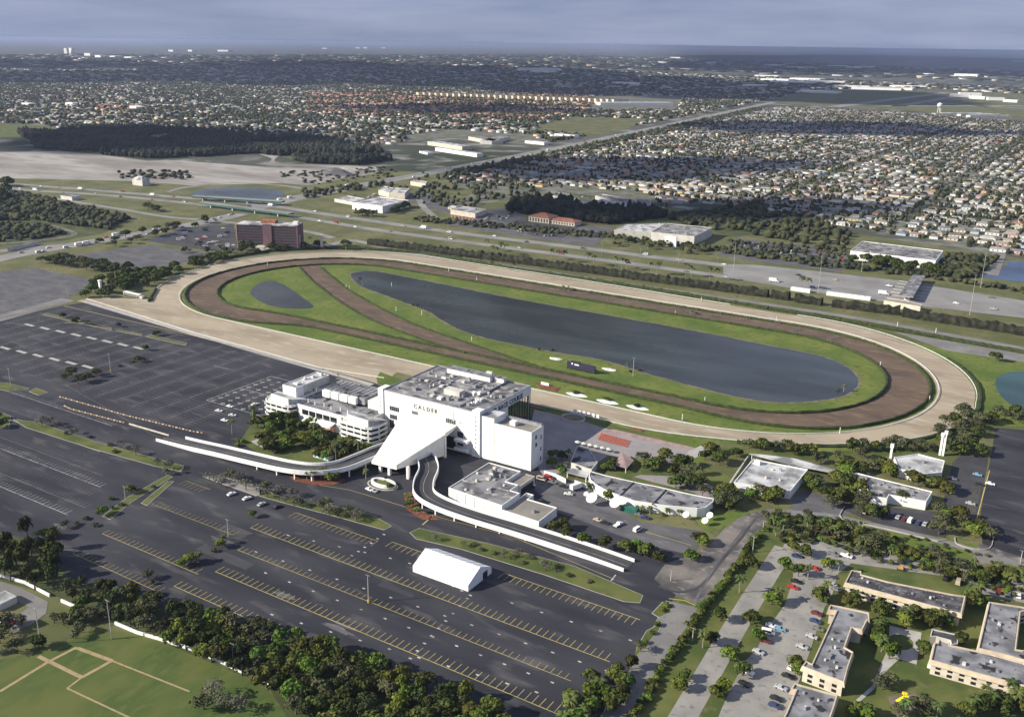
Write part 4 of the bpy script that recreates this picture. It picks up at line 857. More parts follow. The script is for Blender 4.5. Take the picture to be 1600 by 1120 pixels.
o = empty('yard_wall', (*at(870, 745), 0), 0, 'white wall between the parking yard and the bar building', 'wall'); b = MB(); wall_strip(b, px((850, 742), (868, 747), (884, 755)), 0, 2.6, .35); wall_strip(b, px((898, 757), (912, 762), (918, 765)), 0, 2.6, .35); b.build('wall', 'white', o)
o = empty('ditch_kerb', (*at(1313, 800), 0), 0, 'white kerb wall along the lawn in front of the parked cars', 'kerb'); b = MB(); wall_strip(b, px((1319, 792), (1312, 805), (1316, 812), (1380, 826), (1465, 846), (1478, 844)), 0, .6, .35); wall_strip(b, smoothline(px((1492, 840), (1495, 850), (1520, 858), (1546, 857), (1552, 840)), 3), 0, .5, .35); b.build('kerb', 'walk', o)

# ---- apartment blocks, lower right
def estate(name, pts, h, label, skirts, zpx=None, wall='cream', roof='roofm', n_units=6, seed=1):
    poly = [at(*p, h) for p in pts]; cx = sum(p[0] for p in poly) / len(poly); cy = sum(p[1] for p in poly) / len(poly)
    a = sum(poly[i][0] * poly[(i + 1) % len(poly)][1] - poly[(i + 1) % len(poly)][0] * poly[i][1] for i in range(len(poly)))
    if a < 0: poly = poly[::-1]
    o = empty(name, (cx, cy, 0), 0, label, 'apartment block', 'apartment blocks round the courtyard')
    ins = inset(poly, .9); b = MB(); b.prism(ins, 0, h - .9); b.build('wall', wall, o)
    for i in range(len(poly)):    # mansard panels, one each side
        p, q = poly[i], poly[(i + 1) % len(poly)]; pi, qi = ins[i], ins[(i + 1) % len(poly)]
        b = MB(); b.add([(*p, h - 1.9), (*q, h - 1.9), ((q[0] + qi[0]) / 2, (q[1] + qi[1]) / 2, h), ((p[0] + pi[0]) / 2, (p[1] + pi[1]) / 2, h), (*pi, h - 1.9), (*qi, h - 1.9), (*qi, h - .02), (*pi, h - .02)],
                        [(0, 1, 2, 3), (3, 2, 6, 7), (1, 0, 4, 5), (5, 4, 7, 6), (0, 3, 7, 4), (1, 5, 6, 2)]); b.build('mansard_panel', 'peach', o)
        L = math.hypot(q[0] - p[0], q[1] - p[1])
        if L > 6:
            for fl in range(2):
                z = .7 + fl * 2.1
                if fl == 1 and h < 5: continue
                win_row(o, pi, qi, z, z + 1.2, int(L / 4.2), 1.7, 'glass')
    b = MB(); b.prism(inset(poly, 1.05), h - .6, h - .45); b.build('roof', roof, o)
    roof_units(o, inset(poly, 2), h - .45, n_units, seed, .6, 1.3, .8)
    return o
ka = lambda x, y: (1220 + x / 5.09, 900 + y / 5.09); kb = lambda x, y: (1400 + x / 5.09, 900 + y / 5.09); kt = lambda x, y: (1200 + x / 3.7325, 820 + y / 3.7325)
A1 = estate('apartment_block', [ka(*p) for p in ((385, 218), (470, 232), (712, 285), (690, 350), (698, 345), (655, 430), (572, 412), (520, 560), (588, 600), (545, 720), (512, 850), (155, 712), (195, 662), (240, 682), (428, 275), (365, 268))], 6.6, 'long apartment block with peach mansard and notched east side, west of the courtyard', 0, seed=21, n_units=9)
A2 = estate('apartment_block', [kb(*p) for p in ((262, 665), (690, 785), (1120, 900), (1150, 760), (1018, 680), (760, 610), (560, 565), (435, 540), (438, 520), (330, 488), (322, 520), (295, 520))], 6.2, 'apartment block with peach mansard and white patios above the playground lawn', 0, seed=22)
A3 = estate('apartment_block', [kb(*p) for p in ((640, 572), (820, 612), (1100, 690), (1150, 570), (1000, 580), (965, 575), (1000, 285), (1100, 260), (1000, 235), (730, 195))], 6.2, 'apartment block with wide mottled roof at the right edge of the estate', 0, seed=23)
A4 = estate('apartment_block', [kt(*p) for p in ((440, 335), (1135, 520), (1160, 410), (1080, 400), (700, 325), (550, 285), (550, 265), (480, 258))], 6.2, 'long apartment block with nearly black roof beside the street north of the courtyard', 0, roof='roofd', seed=24)
A5 = estate('apartment_block', [ka(*p) for p in ((100, 838), (465, 938), (430, 1050), (385, 1180), (340, 1300), (-60, 1240), (30, 1080), (105, 905), (65, 900))], 6.2, 'apartment block cut off by the bottom edge with dark patched roof', 0, roof='roofm', seed=25)
block('laundry_shed', [kb_ for kb_ in [at(*kb(*p), 3) for p in ((270, 480), (285, 420), (500, 468), (490, 540), (440, 545), (430, 510), (320, 480))]], 2.8, 'small open laundry shed with pale rim north of the patios', 'shed', 'offwhite', 'roofd', .4)
for i, (x, y) in enumerate(((300, 725), (350, 745), (510, 790), (590, 825), (760, 800), (900, 860))):
    c = at(*kb(x, y)); o = empty('patio', (*c, 0)); b = MB(); b.box(c[0] - 2, c[1] - 1.4, 0, c[0] + 2, c[1] + 1.6, .1); b.build('slab', 'walk', o)
    boxes(o, 'fence_panel', 'white', [(c[0] - 2, c[1] - 1.5, 0, c[0] + 2, c[1] - 1.4, 1.5), (c[0] - 2.1, c[1] - 1.5, 0, c[0] - 2, c[1] + 1.6, 1.5), (c[0] + 2, c[1] - 1.5, 0, c[0] + 2.1, c[1] + 1.6, 1.5)])
label_row([o for o in COL.objects if o.name.startswith('patio')], 'white fenced patio', 'along the south side of the lawn-side apartment block', 'patio', 'patios below the apartment block')

# ---- hotel (turned about 35 degrees)
p0 = at(372, 387); p1 = at(466, 391); ang = math.atan2(p1[1] - p0[1], p1[0] - p0[0]); Lh = math.hypot(p1[0] - p0[0], p1[1] - p0[1])
HT = empty('hotel', (*p0, 0), ang, 'seven storey hotel slab with shade-darkened glazed front and pink end wall beside the racecourse', 'hotel')
HH = 27.; b = MB(); b.box(0, 0, 0, Lh, 17, HH - 1.2); b.build('wall', 'mauve', HT, local=True)
b = MB(); b.box(-.6, -.4, 0, 0, 17.4, HH + .6); b.build('end_wall', 'pink', HT, local=True); b = MB(); b.box(Lh, -.4, 0, Lh + .6, 17.4, HH); b.build('end_wall', 'mauve', HT, local=True)
b = MB(); b.box(0, -.5, HH - 1.2, Lh, 17.3, HH); b.build('roof', 'roofw', HT, local=True)
b = MB(); b.box(Lh * .44, -1, 0, Lh * .58, 0, HH + .3); b.build('stair_shaft', 'mauve', HT, local=True); b = MB(); b.box(Lh * .38, 5, HH, Lh * .62, 13, HH + 3.6); b.build('penthouse', 'terra', HT, local=True)
b = MB(); b.box(Lh * .9, 6, HH, Lh * .98, 11, HH + 3); b.build('tank', 'white', HT, local=True)
wb = MB(); wb.box(0, -.15, 0, (Lh * .44 - 3) / 10 - .5, .05, 2.1); w0 = None
for k in range(8):
    for (xa, xb) in ((1.2, Lh * .44 - .8), (Lh * .58 + .8, Lh - 1.2)):
        n = 10
        for i in range(n):
            loc = (xa + (xb - xa) * i / n, 0, 2.2 + k * 3.)
            if w0 is None: w0 = wb.build('window', 'shade', HT, local=True); w0.location = loc
            else: dup(w0, HT, loc)
b = MB(); b.box(Lh * .35, -9, 0, Lh * .62, -.6, 4); b.build('porch', 'offwhite', HT, local=True)
for (p, t, hgt, lab) in (((409, 0), 0, 0, ''),) if 0 else (((468, 390), 365, 0, 'pale concrete sign pylon at the hotel corner'), ((503, 389), 366, 0, 'pale concrete sign pylon standing between the car park and the track')):
    c = at(*p); o = empty('sign_pylon', (*c, 0), ang, lab, 'pylon'); h = 15; b = MB(); b.box(-1.3, -.7, 0, 1.3, .7, h); b.build('shaft', 'offwhite', o, local=True); b = MB(); b.box(-1.6, -.9, h, 1.6, .9, h + .8); b.build('cap', 'offwhite', o, local=True)

# ---- warehouses and shops beyond the motorway
def shed(name, pts, h, label, wall='offwhite', roof='roofg', units=3, seed=1, cat='warehouse', win=None, par=.6):
    return block(name, [at(*p, h) for p in pts], h, label, cat, wall, roof, par, .5, units, seed)
W4 = lambda ox, oy: (lambda x, y: (ox + x / 4, oy + y / 4))
w = W4(400, 260); o = shed('warehouse', [w(*p) for p in ((600, 228), (790, 252), (955, 215), (770, 192))], 9, 'white cube warehouse with pale roof beside the motorway slip, shrubs along its front', 'white', 'roofw', 4, 1)
a, c = at(550, 332), at(595, 336); win_row(o, (a[0], a[1] + .3), (c[0], c[1] - .1), 1, 6.5, 4, 3., 'shade')
w = W4(800, 260); o = shed('warehouse', [w(*p) for p in ((638, 400), (865, 412), (960, 358), (712, 365))], 8.5, 'left half of the twin warehouse behind the palms, with white parapet roof', 'offwhite', 'roofw', 4, 2)
o = shed('warehouse', [w(*p) for p in ((868, 412), (1140, 440), (1252, 385), (962, 358))], 10, 'right half of the twin warehouse behind the palms, with grey roof', 'offwhite', 'roofg', 4, 3)
p = at(*w(990, 500)); b = MB(); b.box(p[0] - 7, p[1] - 1, 0, p[0] + 7, p[1] + 2, 11.5); b.build('entrance_block', 'white', o)
w = W4(1200, 260); o = shed('warehouse', [w(*p) for p in ((515, 530), (1048, 592), (1095, 530), (592, 470))], 9, 'long warehouse with brown grey roof and white front opposite the toll plaza', 'white', 'roofg', 5, 4)
a, c = (174, 416.3), (258, 418.2); win_row(o, (a[0], 417.2), (c[0], 419.6), 3.4, 6.2, 12, 1.8, 'shade', out=.8)
w = W4(800, 260)
for i, (pts, h, lab, wl_, rf_) in enumerate((
    (((135, 205), (370, 240), (420, 205), (200, 180)), 5, 'long low white shed behind the dark wood, westernmost of the pair', 'white', 'roofw'),
    (((400, 235), (520, 262), (560, 235), (440, 215)), 5, 'small low shed between the two long white sheds', 'offwhite', 'roofw'),
    (((520, 225), (650, 255), (670, 232), (560, 205)), 6, 'white shed with bright front behind the dark wood', 'white', 'roofw'),
    (((665, 250), (760, 275), (775, 250), (680, 232)), 5, 'white square shed at the east end of the row', 'white', 'roofw'),
    (((520, 185), (740, 235), (760, 210), (560, 175)), 5, 'long grey shed behind the bright fronted shed', 'offwhite', 'roofg'),
    (((770, 225), (860, 240), (870, 215), (780, 205)), 5, 'bluish flat shed at the right of the shed row', 'offwhite', 'roofm'))):
    shed('shed', [w(*p) for p in pts], h, lab, wl_, rf_, 2, 30 + i, 'shed')
# school-like building with clay tile roofs
def gable(o, x0, y0, x1, y1, z, rise, m, name='roof', hip=2., ang=0, over=.5):
    "hipped roof over a rectangle"
    x0 -= over; y0 -= over; x1 += over; y1 += over
    if x1 - x0 >= y1 - y0: k = min(hip * (y1 - y0) / 4, (x1 - x0) / 2 - .1); r = [(x0 + k, (y0 + y1) / 2, z + rise), (x1 - k, (y0 + y1) / 2, z + rise)]; f = [(0, 1, 5, 4), (1, 2, 5), (2, 3, 4, 5), (3, 0, 4), (3, 2, 1, 0)]
    else: k = min(hip * (x1 - x0) / 4, (y1 - y0) / 2 - .1); r = [((x0 + x1) / 2, y0 + k, z + rise), ((x0 + x1) / 2, y1 - k, z + rise)]; f = [(0, 1, 4), (1, 2, 5, 4), (2, 3, 5), (3, 0, 4, 5), (3, 2, 1, 0)]
    b = MB(); b.add([(x0, y0, z), (x1, y0, z), (x1, y1, z), (x0, y1, z)] + r, f); return b.build(name, m, o)
c = at(826, 346); o = empty('clubhouse', (c[0] + 20, c[1] + 12, 0), 0, 'cream arcaded building with two clay tiled hip roofs beyond the motorway', 'building')
for (x0, y0, x1, y1, h, r) in ((c[0], c[1], c[0] + 30, c[1] + 24, 7, 4.5), (c[0] + 30, c[1] + 2, c[0] + 66, c[1] + 20, 5, 3.2)):
    b = MB(); b.box(x0, y0, 0, x1, y1, h); b.build('wall', 'cream', o); gable(o, x0, y0, x1, y1, h, r, 'terra', over=1)
    win_row(o, (x0, y0), (x1, y0), 1, h - 1.6, int((x1 - x0) / 4), 2., 'shade', out=.12)
o = shed('shop', [(W4(400, 260))(*p) for p in ((1215, 272), (1370, 296), (1440, 272), (1290, 250))], 6, 'yellow fronted shop with white roof among its parked cars', 'cream', 'roofw', 4, 5, 'shop')
a = at(703, 340); c = at(742, 346); win_row(o, (a[0], a[1]), (c[0], c[1]), .6, 3.4, 7, 3.2, 'terra', out=.4)
w = W4(400, 260)
for i, (pts, h, lab, wl_, rf_) in enumerate((
    (((765, 150), (830, 165), (870, 140), (800, 125)), 7, 'peach sided shop at the left of the cream shop group by the boulevard', 'cream', 'roofw'),
    (((830, 165), (930, 172), (960, 140), (860, 135)), 8, 'cream shop with white roof at the right of the shop group by the boulevard', 'cream', 'roofw'),
    (((965, 95), (1060, 110), (1070, 96), (975, 86)), 6, 'cream shop behind the shop group by the boulevard', 'cream', 'roofw'),
    (((490, 205), (600, 225), (680, 205), (570, 185)), 4, 'low cream petrol station canopy at the motorway junction', 'offwhite', 'roofw'))):
    shed('shop', [w(*p) for p in pts], h, lab, wl_, rf_, 2, 40 + i, 'shop')
for i, (x0, y0, x1, y1, d, h, lab, wl_, rf_) in enumerate((
    (668, 227, 722, 235, 26, 8, 'long cream school block with flat roof in front of the yellow one', 'cream', 'roofw'),
    (680, 236, 745, 246, 16, 7, 'long white school wing nearest the boulevard', 'white', 'roofw'),
    (732, 219, 768, 226, 30, 8, 'yellow sided flat building left of the blue one', 'cream', 'roofg'),
    (769, 226, 797, 219, 30, 8, 'pale blue sided flat building beside the boulevard', 'offwhite', 'roofg'),
    (866, 214, 897, 217, 20, 8, 'white two storey building at the edge of the vacant land', 'white', 'roofw'),
    (820, 224, 850, 227, 18, 6, 'white flat building on the left side of the boulevard', 'white', 'roofw'),
    (655, 239, 668, 242, 14, 4, 'small white flat hut on the green field', 'white', 'roofw'),
    (938, 165, 1052, 165, 60, 10, 'very long white fronted warehouse in front of the dark woods', 'white', 'roofw'),
    (828, 114, 862, 115, 90, 14, 'brilliant white distant hangar near the centre', 'white', 'white'))):
    a, c = at(x0, y0), at(x1, y1); d_ = Vector((c[0] - a[0], c[1] - a[1])).normalized(); n_ = Vector((-d_.y, d_.x))
    block('flat_building', [a, c, (c[0] + n_.x * d, c[1] + n_.y * d), (a[0] + n_.x * d, a[1] + n_.y * d)], h, lab, 'building', wl_, rf_, 0)
# ---- toll plaza
TP = empty('toll_canopy', (258, 305, 0), 0, 'long grey toll plaza canopy spanning the motorway lanes', 'toll plaza')
tp = [at(1405, 460.5, 6), at(1427, 464, 6), at(1446, 431, 6), at(1426, 430, 6)]
b = MB(); b.prism(tp, 5.2, 6.2); b.build('roof', 'roofm', TP)
for i in range(7):
    t = (i + .5) / 7; x = tp[0][0] * (1 - t) + tp[3][0] * t + 5; y = tp[0][1] * (1 - t) + tp[3][1] * t
    b = MB(); b.box(x - 1, y - .9, 0, x + 4, y + .9, 2.8); b.build('toll_booth', 'offwhite', TP)
    b = MB(); b.cyl((x + 1, y, 2.8), (x + 1, y, 5.2), .3, .3, 6); b.build('column', 'concrete', TP)
    b = MB(); b.box(x - 16, y - .5, .1, x + 16, y + .5, .35); b.build('lane_kerb', 'offwhite', TP)
a, c = at(1380, 478), at(1437, 488)
block('toll_office', [a, c, (c[0], c[1] + 9), (a[0], a[1] + 9)], 5, 'long cream toll office beside the canopy', 'building', 'cream', 'rooft', .3)
for i, x in enumerate((1250, 1296, 1306, 1316, 1326, 1336, 1346, 1354)):
    a = at(x, 456 + (x - 1250) * .13); o = block('trailer', rect(a[0] - (9 if i == 0 else 3), a[1], a[0] + (9 if i == 0 else 3), a[1] + 4), 3.2, 'x', 'trailer', 'white', 'white', 0)
label_row([o for o in COL.objects if o.name.startswith('trailer')], 'white site trailer', 'beside the motorway at the toll plaza', 'trailer', 'site trailers at the toll plaza')
# ---- motorway bridge
BG = empty('motorway_bridge', (*at(360, 330), 0), 0, 'motorway bridge with green steel girders over the boulevard', 'bridge')
for (p, q, zz) in (((312, 323), (452, 341), 5.5), ((300, 313), (440, 322), 5.5)):
    a, c = at(*p), at(*q); d = Vector((c[0] - a[0], c[1] - a[1])).normalized(); n_ = Vector((-d.y, d.x))
    for s_ in (0, 9): b = MB(); l = [(a[0] + n_.x * s_, a[1] + n_.y * s_), (c[0] + n_.x * s_, c[1] + n_.y * s_)]; wall_strip(b, l, zz - 2, zz + .2, .5); b.build('girder', 'green', BG)
    b = MB(); m_ = [(a[0] + n_.x * 4.5, a[1] + n_.y * 4.5), (c[0] + n_.x * 4.5, c[1] + n_.y * 4.5)]; wall_strip(b, m_, zz, zz + .6, 11); b.build('deck', 'concrete', BG)
    for k in range(4):
        t = (k + .5) / 4; x = m_[0][0] * (1 - t) + m_[1][0] * t; y = m_[0][1] * (1 - t) + m_[1][1] * t; b = MB(); b.box(x - .7, y - 4, 0, x + .7, y + 4, zz - 1.9); b.build('pier', 'offwhite', BG)
a, c = at(12, 393), at(45, 386); o = block('bus_shelter', [a, c, (c[0] - 3, c[1] + 14), (a[0] - 3, a[1] + 14)], 4, 'pale flat canopy beside the boulevard at the left edge', 'shelter', 'offwhite', 'roofw', 0)
a = at(215, 290); o = block('roadside_building', rect(a[0] - 12, a[1], a[0] + 12, a[1] + 14), 9, 'pale green hipped building beside the quarry and motorway', 'building', 'offwhite', 'green', 0)
gable(o, a[0] - 12, a[1], a[0] + 12, a[1] + 14, 9, 5, 'roofw')
a = at(102, 312); o = block('depot', rect(a[0] - 10, a[1], a[0] + 16, a[1] + 14), 5, 'grey roofed depot in the trees beside the slip road', 'building', 'offwhite', 'roofm', 0)
# ---- tote board, bunkers and infield furniture
p = at(908, 580); TB = empty('tote_board', (p[0], p[1], 0), 0, 'wide dark purple tote board on the infield beside the lake', 'tote board')
b = MB(); b.box(p[0] - 11, p[1] - .8, 1., p[0] + 11, p[1] + .8, 5.6); b.build('panel', 'tote', TB); b = MB(); b.box(p[0] - 8, p[1] - .7, 5.6, p[0] - 1, p[1] + .7, 6.5); b.build('cap', 'tote', TB)
for x in (-11, -4, 4, 11): b = MB(); b.box(p[0] + x - .3, p[1] - .3, 0, p[0] + x + .3, p[1] + .3, 1.1); b.build('post', 'dark', TB)
boxes(TB, 'display', 'white', [(p[0] - 7.5, p[1] - .9, 4., p[0] - 6.3, p[1] - .8, 5.2), (p[0] - 5, p[1] - .9, 3.8, p[0] - 1.5, p[1] - .8, 4.8)])
for (x, y) in ((868, 561), (953, 578)):
    a = at(x, y); o = empty('garden_rockery', (*a, 0), 0, 'pale stone bed %s the tote board' % ('left of' if x < 900 else 'right of'), 'flower bed'); b = MB(); b.prism([(a[0] + 6 * math.cos(t * PI / 5) * random.uniform(.7, 1.2), a[1] + 2.2 * math.sin(t * PI / 5)) for t in range(10)], 0, .5); b.build('stones', 'white', o)
    for k in range(5): b = MB(); q = (a[0] - 4 + k * 2, a[1] + random.uniform(-1, 1)); b.cyl((*q, .4), (*q, 1.2), .6, .3, 7); b.build('boulder', 'offwhite', o)
bl = []
for (x, y) in ((901, 617), (949, 628), (996, 637)):
    a = at(x, y); o = empty('bunker', (*a, 0)); b = MB(); b.prism([(a[0] + 8 * math.cos(t * PI / 9), a[1] + 2.6 * math.sin(t * PI / 9) * (1 - .3 * math.cos(t * PI / 9 * 2))) for t in range(18)], 0, .18); b.build('sand_bed', 'white', o); bl.append(o)
label_row(bl, 'white ornamental sand bed', 'inside the home stretch', 'flower bed', 'ornamental sand beds')
a = at(850, 603); o = empty('winner_bed', (*a, 0), 0, 'red flower bed with a small white sign on the turf beside the finish', 'flower bed'); b = MB(); b.prism(px((835, 598), (845, 606), (868, 612), (876, 606), (868, 605), (850, 602), (840, 597)), 0, .3); b.build('flowers', 'rsoil', o); b = MB(); b.box(a[0] - 3, a[1] + 1, .2, a[0] + 3, a[1] + 1.3, 2.2); b.build('sign_board', 'white', o)
a = at(900, 655); o = empty('walking_ring', (*a, 0), 0, 'dark oval walking ring with pale rail beside the plaza', 'walking ring'); ov = [(a[0] + 7.5 * math.cos(t * PI / 12) - 2, a[1] + 6 * math.sin(t * PI / 12)) for t in range(24)]
b = MB(); b.ring(ov, 0, 1.1, .25); b.build('rail', 'offwhite', o); b = MB(); b.prism(inset(ov, .3), 0, .14 + .03); b.build('ring_surface', 'soil', o)
boxes(o, 'starter_stand', 'white', [(a[0] - 6 + k * 3.2, a[1] + 7.5, .2, a[0] - 4.2 + k * 3.2, a[1] + 8.5, 2.8) for k in range(6)])
ch0 = None; bn = []
for i in range(12):
    for j in range(5):
        t = i / 11; q = at(940 + 42 * t - j * 1.1, 681 + 12 * t * .92 + j * 2.1 - 2)
        if ch0 is None:
            b = MB(); b.box(-.5, -.2, .35, .5, .25, .5); b.box(-.5, .25, .35, .5, .35, .9); b.box(-.45, -.1, 0, -.35, .2, .35); b.box(.35, -.1, 0, .45, .2, .35); ch0 = b.build('bench', 'redp'); o = ch0
        else: o = ch0.copy(); COL.objects.link(o)
        o.location = (*q, .12); tag(o, f'red plaza bench, {ordn(i)} from the left in row {ordn(4 - j)} from the front', 'bench', 'rows of red benches on the plaza')
for (p, q) in (((985, 668), (1005, 674)), ((825, 634), (845, 640))):
    a, c = at(*p), at(*q); o = empty('flower_bed', (*a, 0), 0, 'red flower bed on the trackside lawn ' + ('above the bench rows' if p[0] > 900 else 'beside the grandstand corner'), 'flower bed'); b = MB(); wall_strip(b, [a, c], .1, .4, 2.2); b.build('flowers', 'rsoil', o)
# playground
a = at(1413, 1094); o = empty('playground_slide', (*a, 0), 0, 'yellow plastic slide with blue and red climbing frame on the lawn', 'slide')
b = MB(); b.add([(a[0] - 2.6, a[1] - 1.8, .3), (a[0] - 1.6, a[1] - 2.4, .3), (a[0] + .6, a[1] - .2, 2.), (a[0] - .2, a[1] + .6, 2.), (a[0] - 2.6, a[1] - 1.8, .1), (a[0] - 1.6, a[1] - 2.4, .1), (a[0] + .6, a[1] - .2, 1.7), (a[0] - .2, a[1] + .6, 1.7)], [(0, 1, 2, 3), (7, 6, 5, 4), (0, 4, 5, 1), (1, 5, 6, 2), (2, 6, 7, 3), (3, 7, 4, 0)]); b.build('chute', 'yplastic', o)
b = MB(); b.box(a[0] - .3, a[1] - .2, 1.7, a[0] + 1.4, a[1] + 1.4, 2.1); b.box(a[0] - 1.2, a[1] + .6, 1.9, a[0] + .6, a[1] + 1.3, 2.6); b.build('platform', 'yplastic', o)
for i, (x, y) in enumerate(((-.2, -.1), (1.3, -.1), (-.2, 1.3), (1.3, 1.3))): b = MB(); b.cyl((a[0] + x, a[1] + y, 0), (a[0] + x, a[1] + y, 3), .12, .12, 6); b.build('post', 'bplastic' if i % 2 else 'redp', o)
# ================================================================ VEGETATION
def mesh_of(name, vs, fs, mts, mi=None, smooth=False):
    me = bpy.data.meshes.new(name); vs = np.asarray(vs, np.float32); me.from_pydata(vs.tolist(), [], fs)
    for m in (mts if isinstance(mts, (list, tuple)) else [mts]): me.materials.append(M[m] if isinstance(m, str) else m)
    if mi is not None: me.polygons.foreach_set('material_index', mi)
    me.update(); return me
def crown_mesh(name, m, n, seed, lumps=9, shape=(1, 1, .8), leaf=.17, flat=1.):
    g = np.random.default_rng(seed); cs = g.normal(size=(lumps, 3)); cs /= np.linalg.norm(cs, axis=1)[:, None]; cs[:, 2] = np.abs(cs[:, 2]) * .9 - .25; cs *= g.uniform(.35, .68, (lumps, 1)); rs = g.uniform(.3, .52, lumps)
    cs = np.vstack([cs, [[0, 0, .1]]]); rs = np.append(rs, .55)
    k = g.integers(0, len(rs), n); d = g.normal(size=(n, 3)); d /= np.linalg.norm(d, axis=1)[:, None]; d[:, 2] = np.where(d[:, 2] < -.5, -d[:, 2], d[:, 2])
    p = cs[k] + d * (rs[k] * g.uniform(.72, 1.08, n))[:, None]
    nr = d + g.normal(size=(n, 3)) * .45; nr /= np.linalg.norm(nr, axis=1)[:, None]
    a = np.cross(nr, g.normal(size=(n, 3))); a /= np.linalg.norm(a, axis=1)[:, None]; b_ = np.cross(nr, a); s = g.uniform(.6, 1.2, (n, 1)) * leaf
    q = np.stack([p - a * s, p - b_ * s * .8, p + a * s, p + b_ * s * .8], 1) * np.array(shape)
    return mesh_of(name, q.reshape(-1, 3), [(4 * i, 4 * i + 1, 4 * i + 2, 4 * i + 3) for i in range(n)], m)
CR_ = {'leaf': [crown_mesh('crown', 'leaf', 620, s) for s in range(6)], 'leafy': [crown_mesh('crown', 'leafy', 560, 20 + s) for s in range(3)],
       'leafg': [crown_mesh('crown', 'leafg', 420, 30 + s, 12, (1, 1, .75), .12) for s in range(4)], 'pine': [crown_mesh('crown', 'pine', 620, 40 + s, 12, (.75, .75, 1.35), .13) for s in range(4)],
       'twig': [crown_mesh('crown', 'twig', 230, 50 + s, 12, (1, 1, .7), .1) for s in range(4)], 'bush': [crown_mesh('foliage', 'leaf', 300, 60 + s, 7, (1, 1, .7), .2) for s in range(4)], 'bushg': [crown_mesh('foliage', 'leafg', 260, 70 + s, 7, (1, 1, .65), .18) for s in range(3)], 'bushy': [crown_mesh('foliage', 'leafy', 260, 80 + s, 7, (1, 1, .7), .2) for s in range(3)]}
b = MB(); b.cyl((0, 0, 0), (.02, .03, .62), .05, .03, 7, caps=False)
for a in range(4):
    d = (math.cos(a * 1.7) * .28, math.sin(a * 1.7) * .28, .85 + .05 * a); b.cyl((.02, .03, .5), d, .026, .01, 5, caps=False)
t_ = b.build('trunk', 'bark'); TRUNK = t_.data; bpy.data.objects.remove(t_)
def palm_meshes(seed, m='palm', n=16):
    g = random.Random(seed); vs = []; f = []
    for i in range(n):
        a = i * 2 * PI / n * 1.618 * 4 + g.uniform(-.2, .2); el = g.uniform(-.2, 1.1); L = g.uniform(.85, 1.1); prev = None
        for k in range(6):
            t = k / 5; r = L * t * math.cos(el * (1 - t * .5)); z = L * (math.sin(el) * t - .75 * t * t); w = .2 * (math.sin(PI * min(1, t * .9 + .12))) + .02
            c = (r * math.cos(a), r * math.sin(a)); pa = (-math.sin(a) * w, math.cos(a) * w)
            vs += [(c[0] - pa[0], c[1] - pa[1], z - w * .35), (c[0], c[1], z), (c[0] + pa[0], c[1] + pa[1], z - w * .35)]
            if k: o = len(vs) - 6; f += [(o, o + 3, o + 4, o + 1), (o + 1, o + 4, o + 5, o + 2)]
    return mesh_of('crown', vs, f, m)
PALMS = [palm_meshes(s) for s in range(4)]
b = MB()
for k in range(6): b.cyl((.02 * math.sin(k), 0, k / 6), (.02 * math.sin(k + 1), 0, (k + 1) / 6), .045 - .003 * k, .04 - .003 * k, 7, caps=False)
t_ = b.build('trunk', 'barkg'); PTRUNK = t_.data; bpy.data.objects.remove(t_)
def ob(name, me, parent, loc=(0, 0, 0), sc=(1, 1, 1), rz=0.):
    o = bpy.data.objects.new(name, me); COL.objects.link(o); o.parent = parent; o.location = loc; o.scale = sc; o.rotation_euler = (0, 0, rz); return o
TREES = []
def tree(x, y, r, h, kind='leaf', z=0.):
    nm = {'leaf': 'broadleaf_tree', 'leafy': 'broadleaf_tree', 'leafg': 'grey_green_tree', 'pine': 'casuarina_tree', 'twig': 'bare_tree'}[kind]
    o = bpy.data.objects.new(nm, None); COL.objects.link(o); o.location = (x, y, z)
    r *= 1.35
    if kind == 'pine': ct = h * .08; hz = (h - ct) / 1.05 / 1.35 * .55; zc = h - hz * 1.2
    else: h = max(h, 1.55 * r); hz = .62 * h; zc = .2 * h + .5 * hz
    ob('trunk', TRUNK, o, (0, 0, 0), (h * .75, h * .75, zc * 1.05)); ob('crown', random.choice(CR_[kind]), o, (0, 0, zc), (r, r, hz * random.uniform(.9, 1.1)), random.uniform(0, 6.28))
    return o
def shrub(x, y, r, h, kind='bush', name='shrub'):
    o = bpy.data.objects.new(name, random.choice(CR_[kind])); COL.objects.link(o); o.location = (x, y, h * .38); o.scale = (r, r, h * .8); o.rotation_euler = (0, 0, random.uniform(0, 6.28)); return o
def palm(x, y, r, h, thing='palm_tree'):
    o = bpy.data.objects.new(thing, None); COL.objects.link(o); o.location = (x, y, 0); rz = random.uniform(0, 6.28)
    ob('trunk', PTRUNK, o, (0, 0, 0), (5.5, 5.5, h), rz); ob('crown', random.choice(PALMS), o, (0, 0, h), (r, r, r), rz); return o
def scatter(poly_px, n, gap, seed=0, site_=None):
    g = random.Random(seed); P_ = site_ or px(*poly_px); xs = [p[0] for p in P_]; ys = [p[1] for p in P_]; r = []; t = 0
    while len(r) < n and t < n * 60:
        t += 1; q = (g.uniform(min(xs), max(xs)), g.uniform(min(ys), max(ys)))
        if inpoly([q[0]], [q[1]], P_)[0] and all((q[0] - a[0]) ** 2 + (q[1] - a[1]) ** 2 > gap * gap for a in r): r.append(q)
    return r
GROWN = []
def grow(pts, mix, r, h, what, where, group, cat='tree'):
    os_ = []
    for (x, y) in pts:
        k = random.choice(mix); rr = random.uniform(*r); hh = random.uniform(*h)
        if k.startswith('bush'): o = shrub(x, y, rr * .8, hh * .6, k)
        elif k == 'palm': o = palm(x, y, rr, hh)
        else: o = tree(x, y, rr, hh, k)
        os_.append(o)
    GROWN.append(([o.name for o in os_], where, group)); return os_
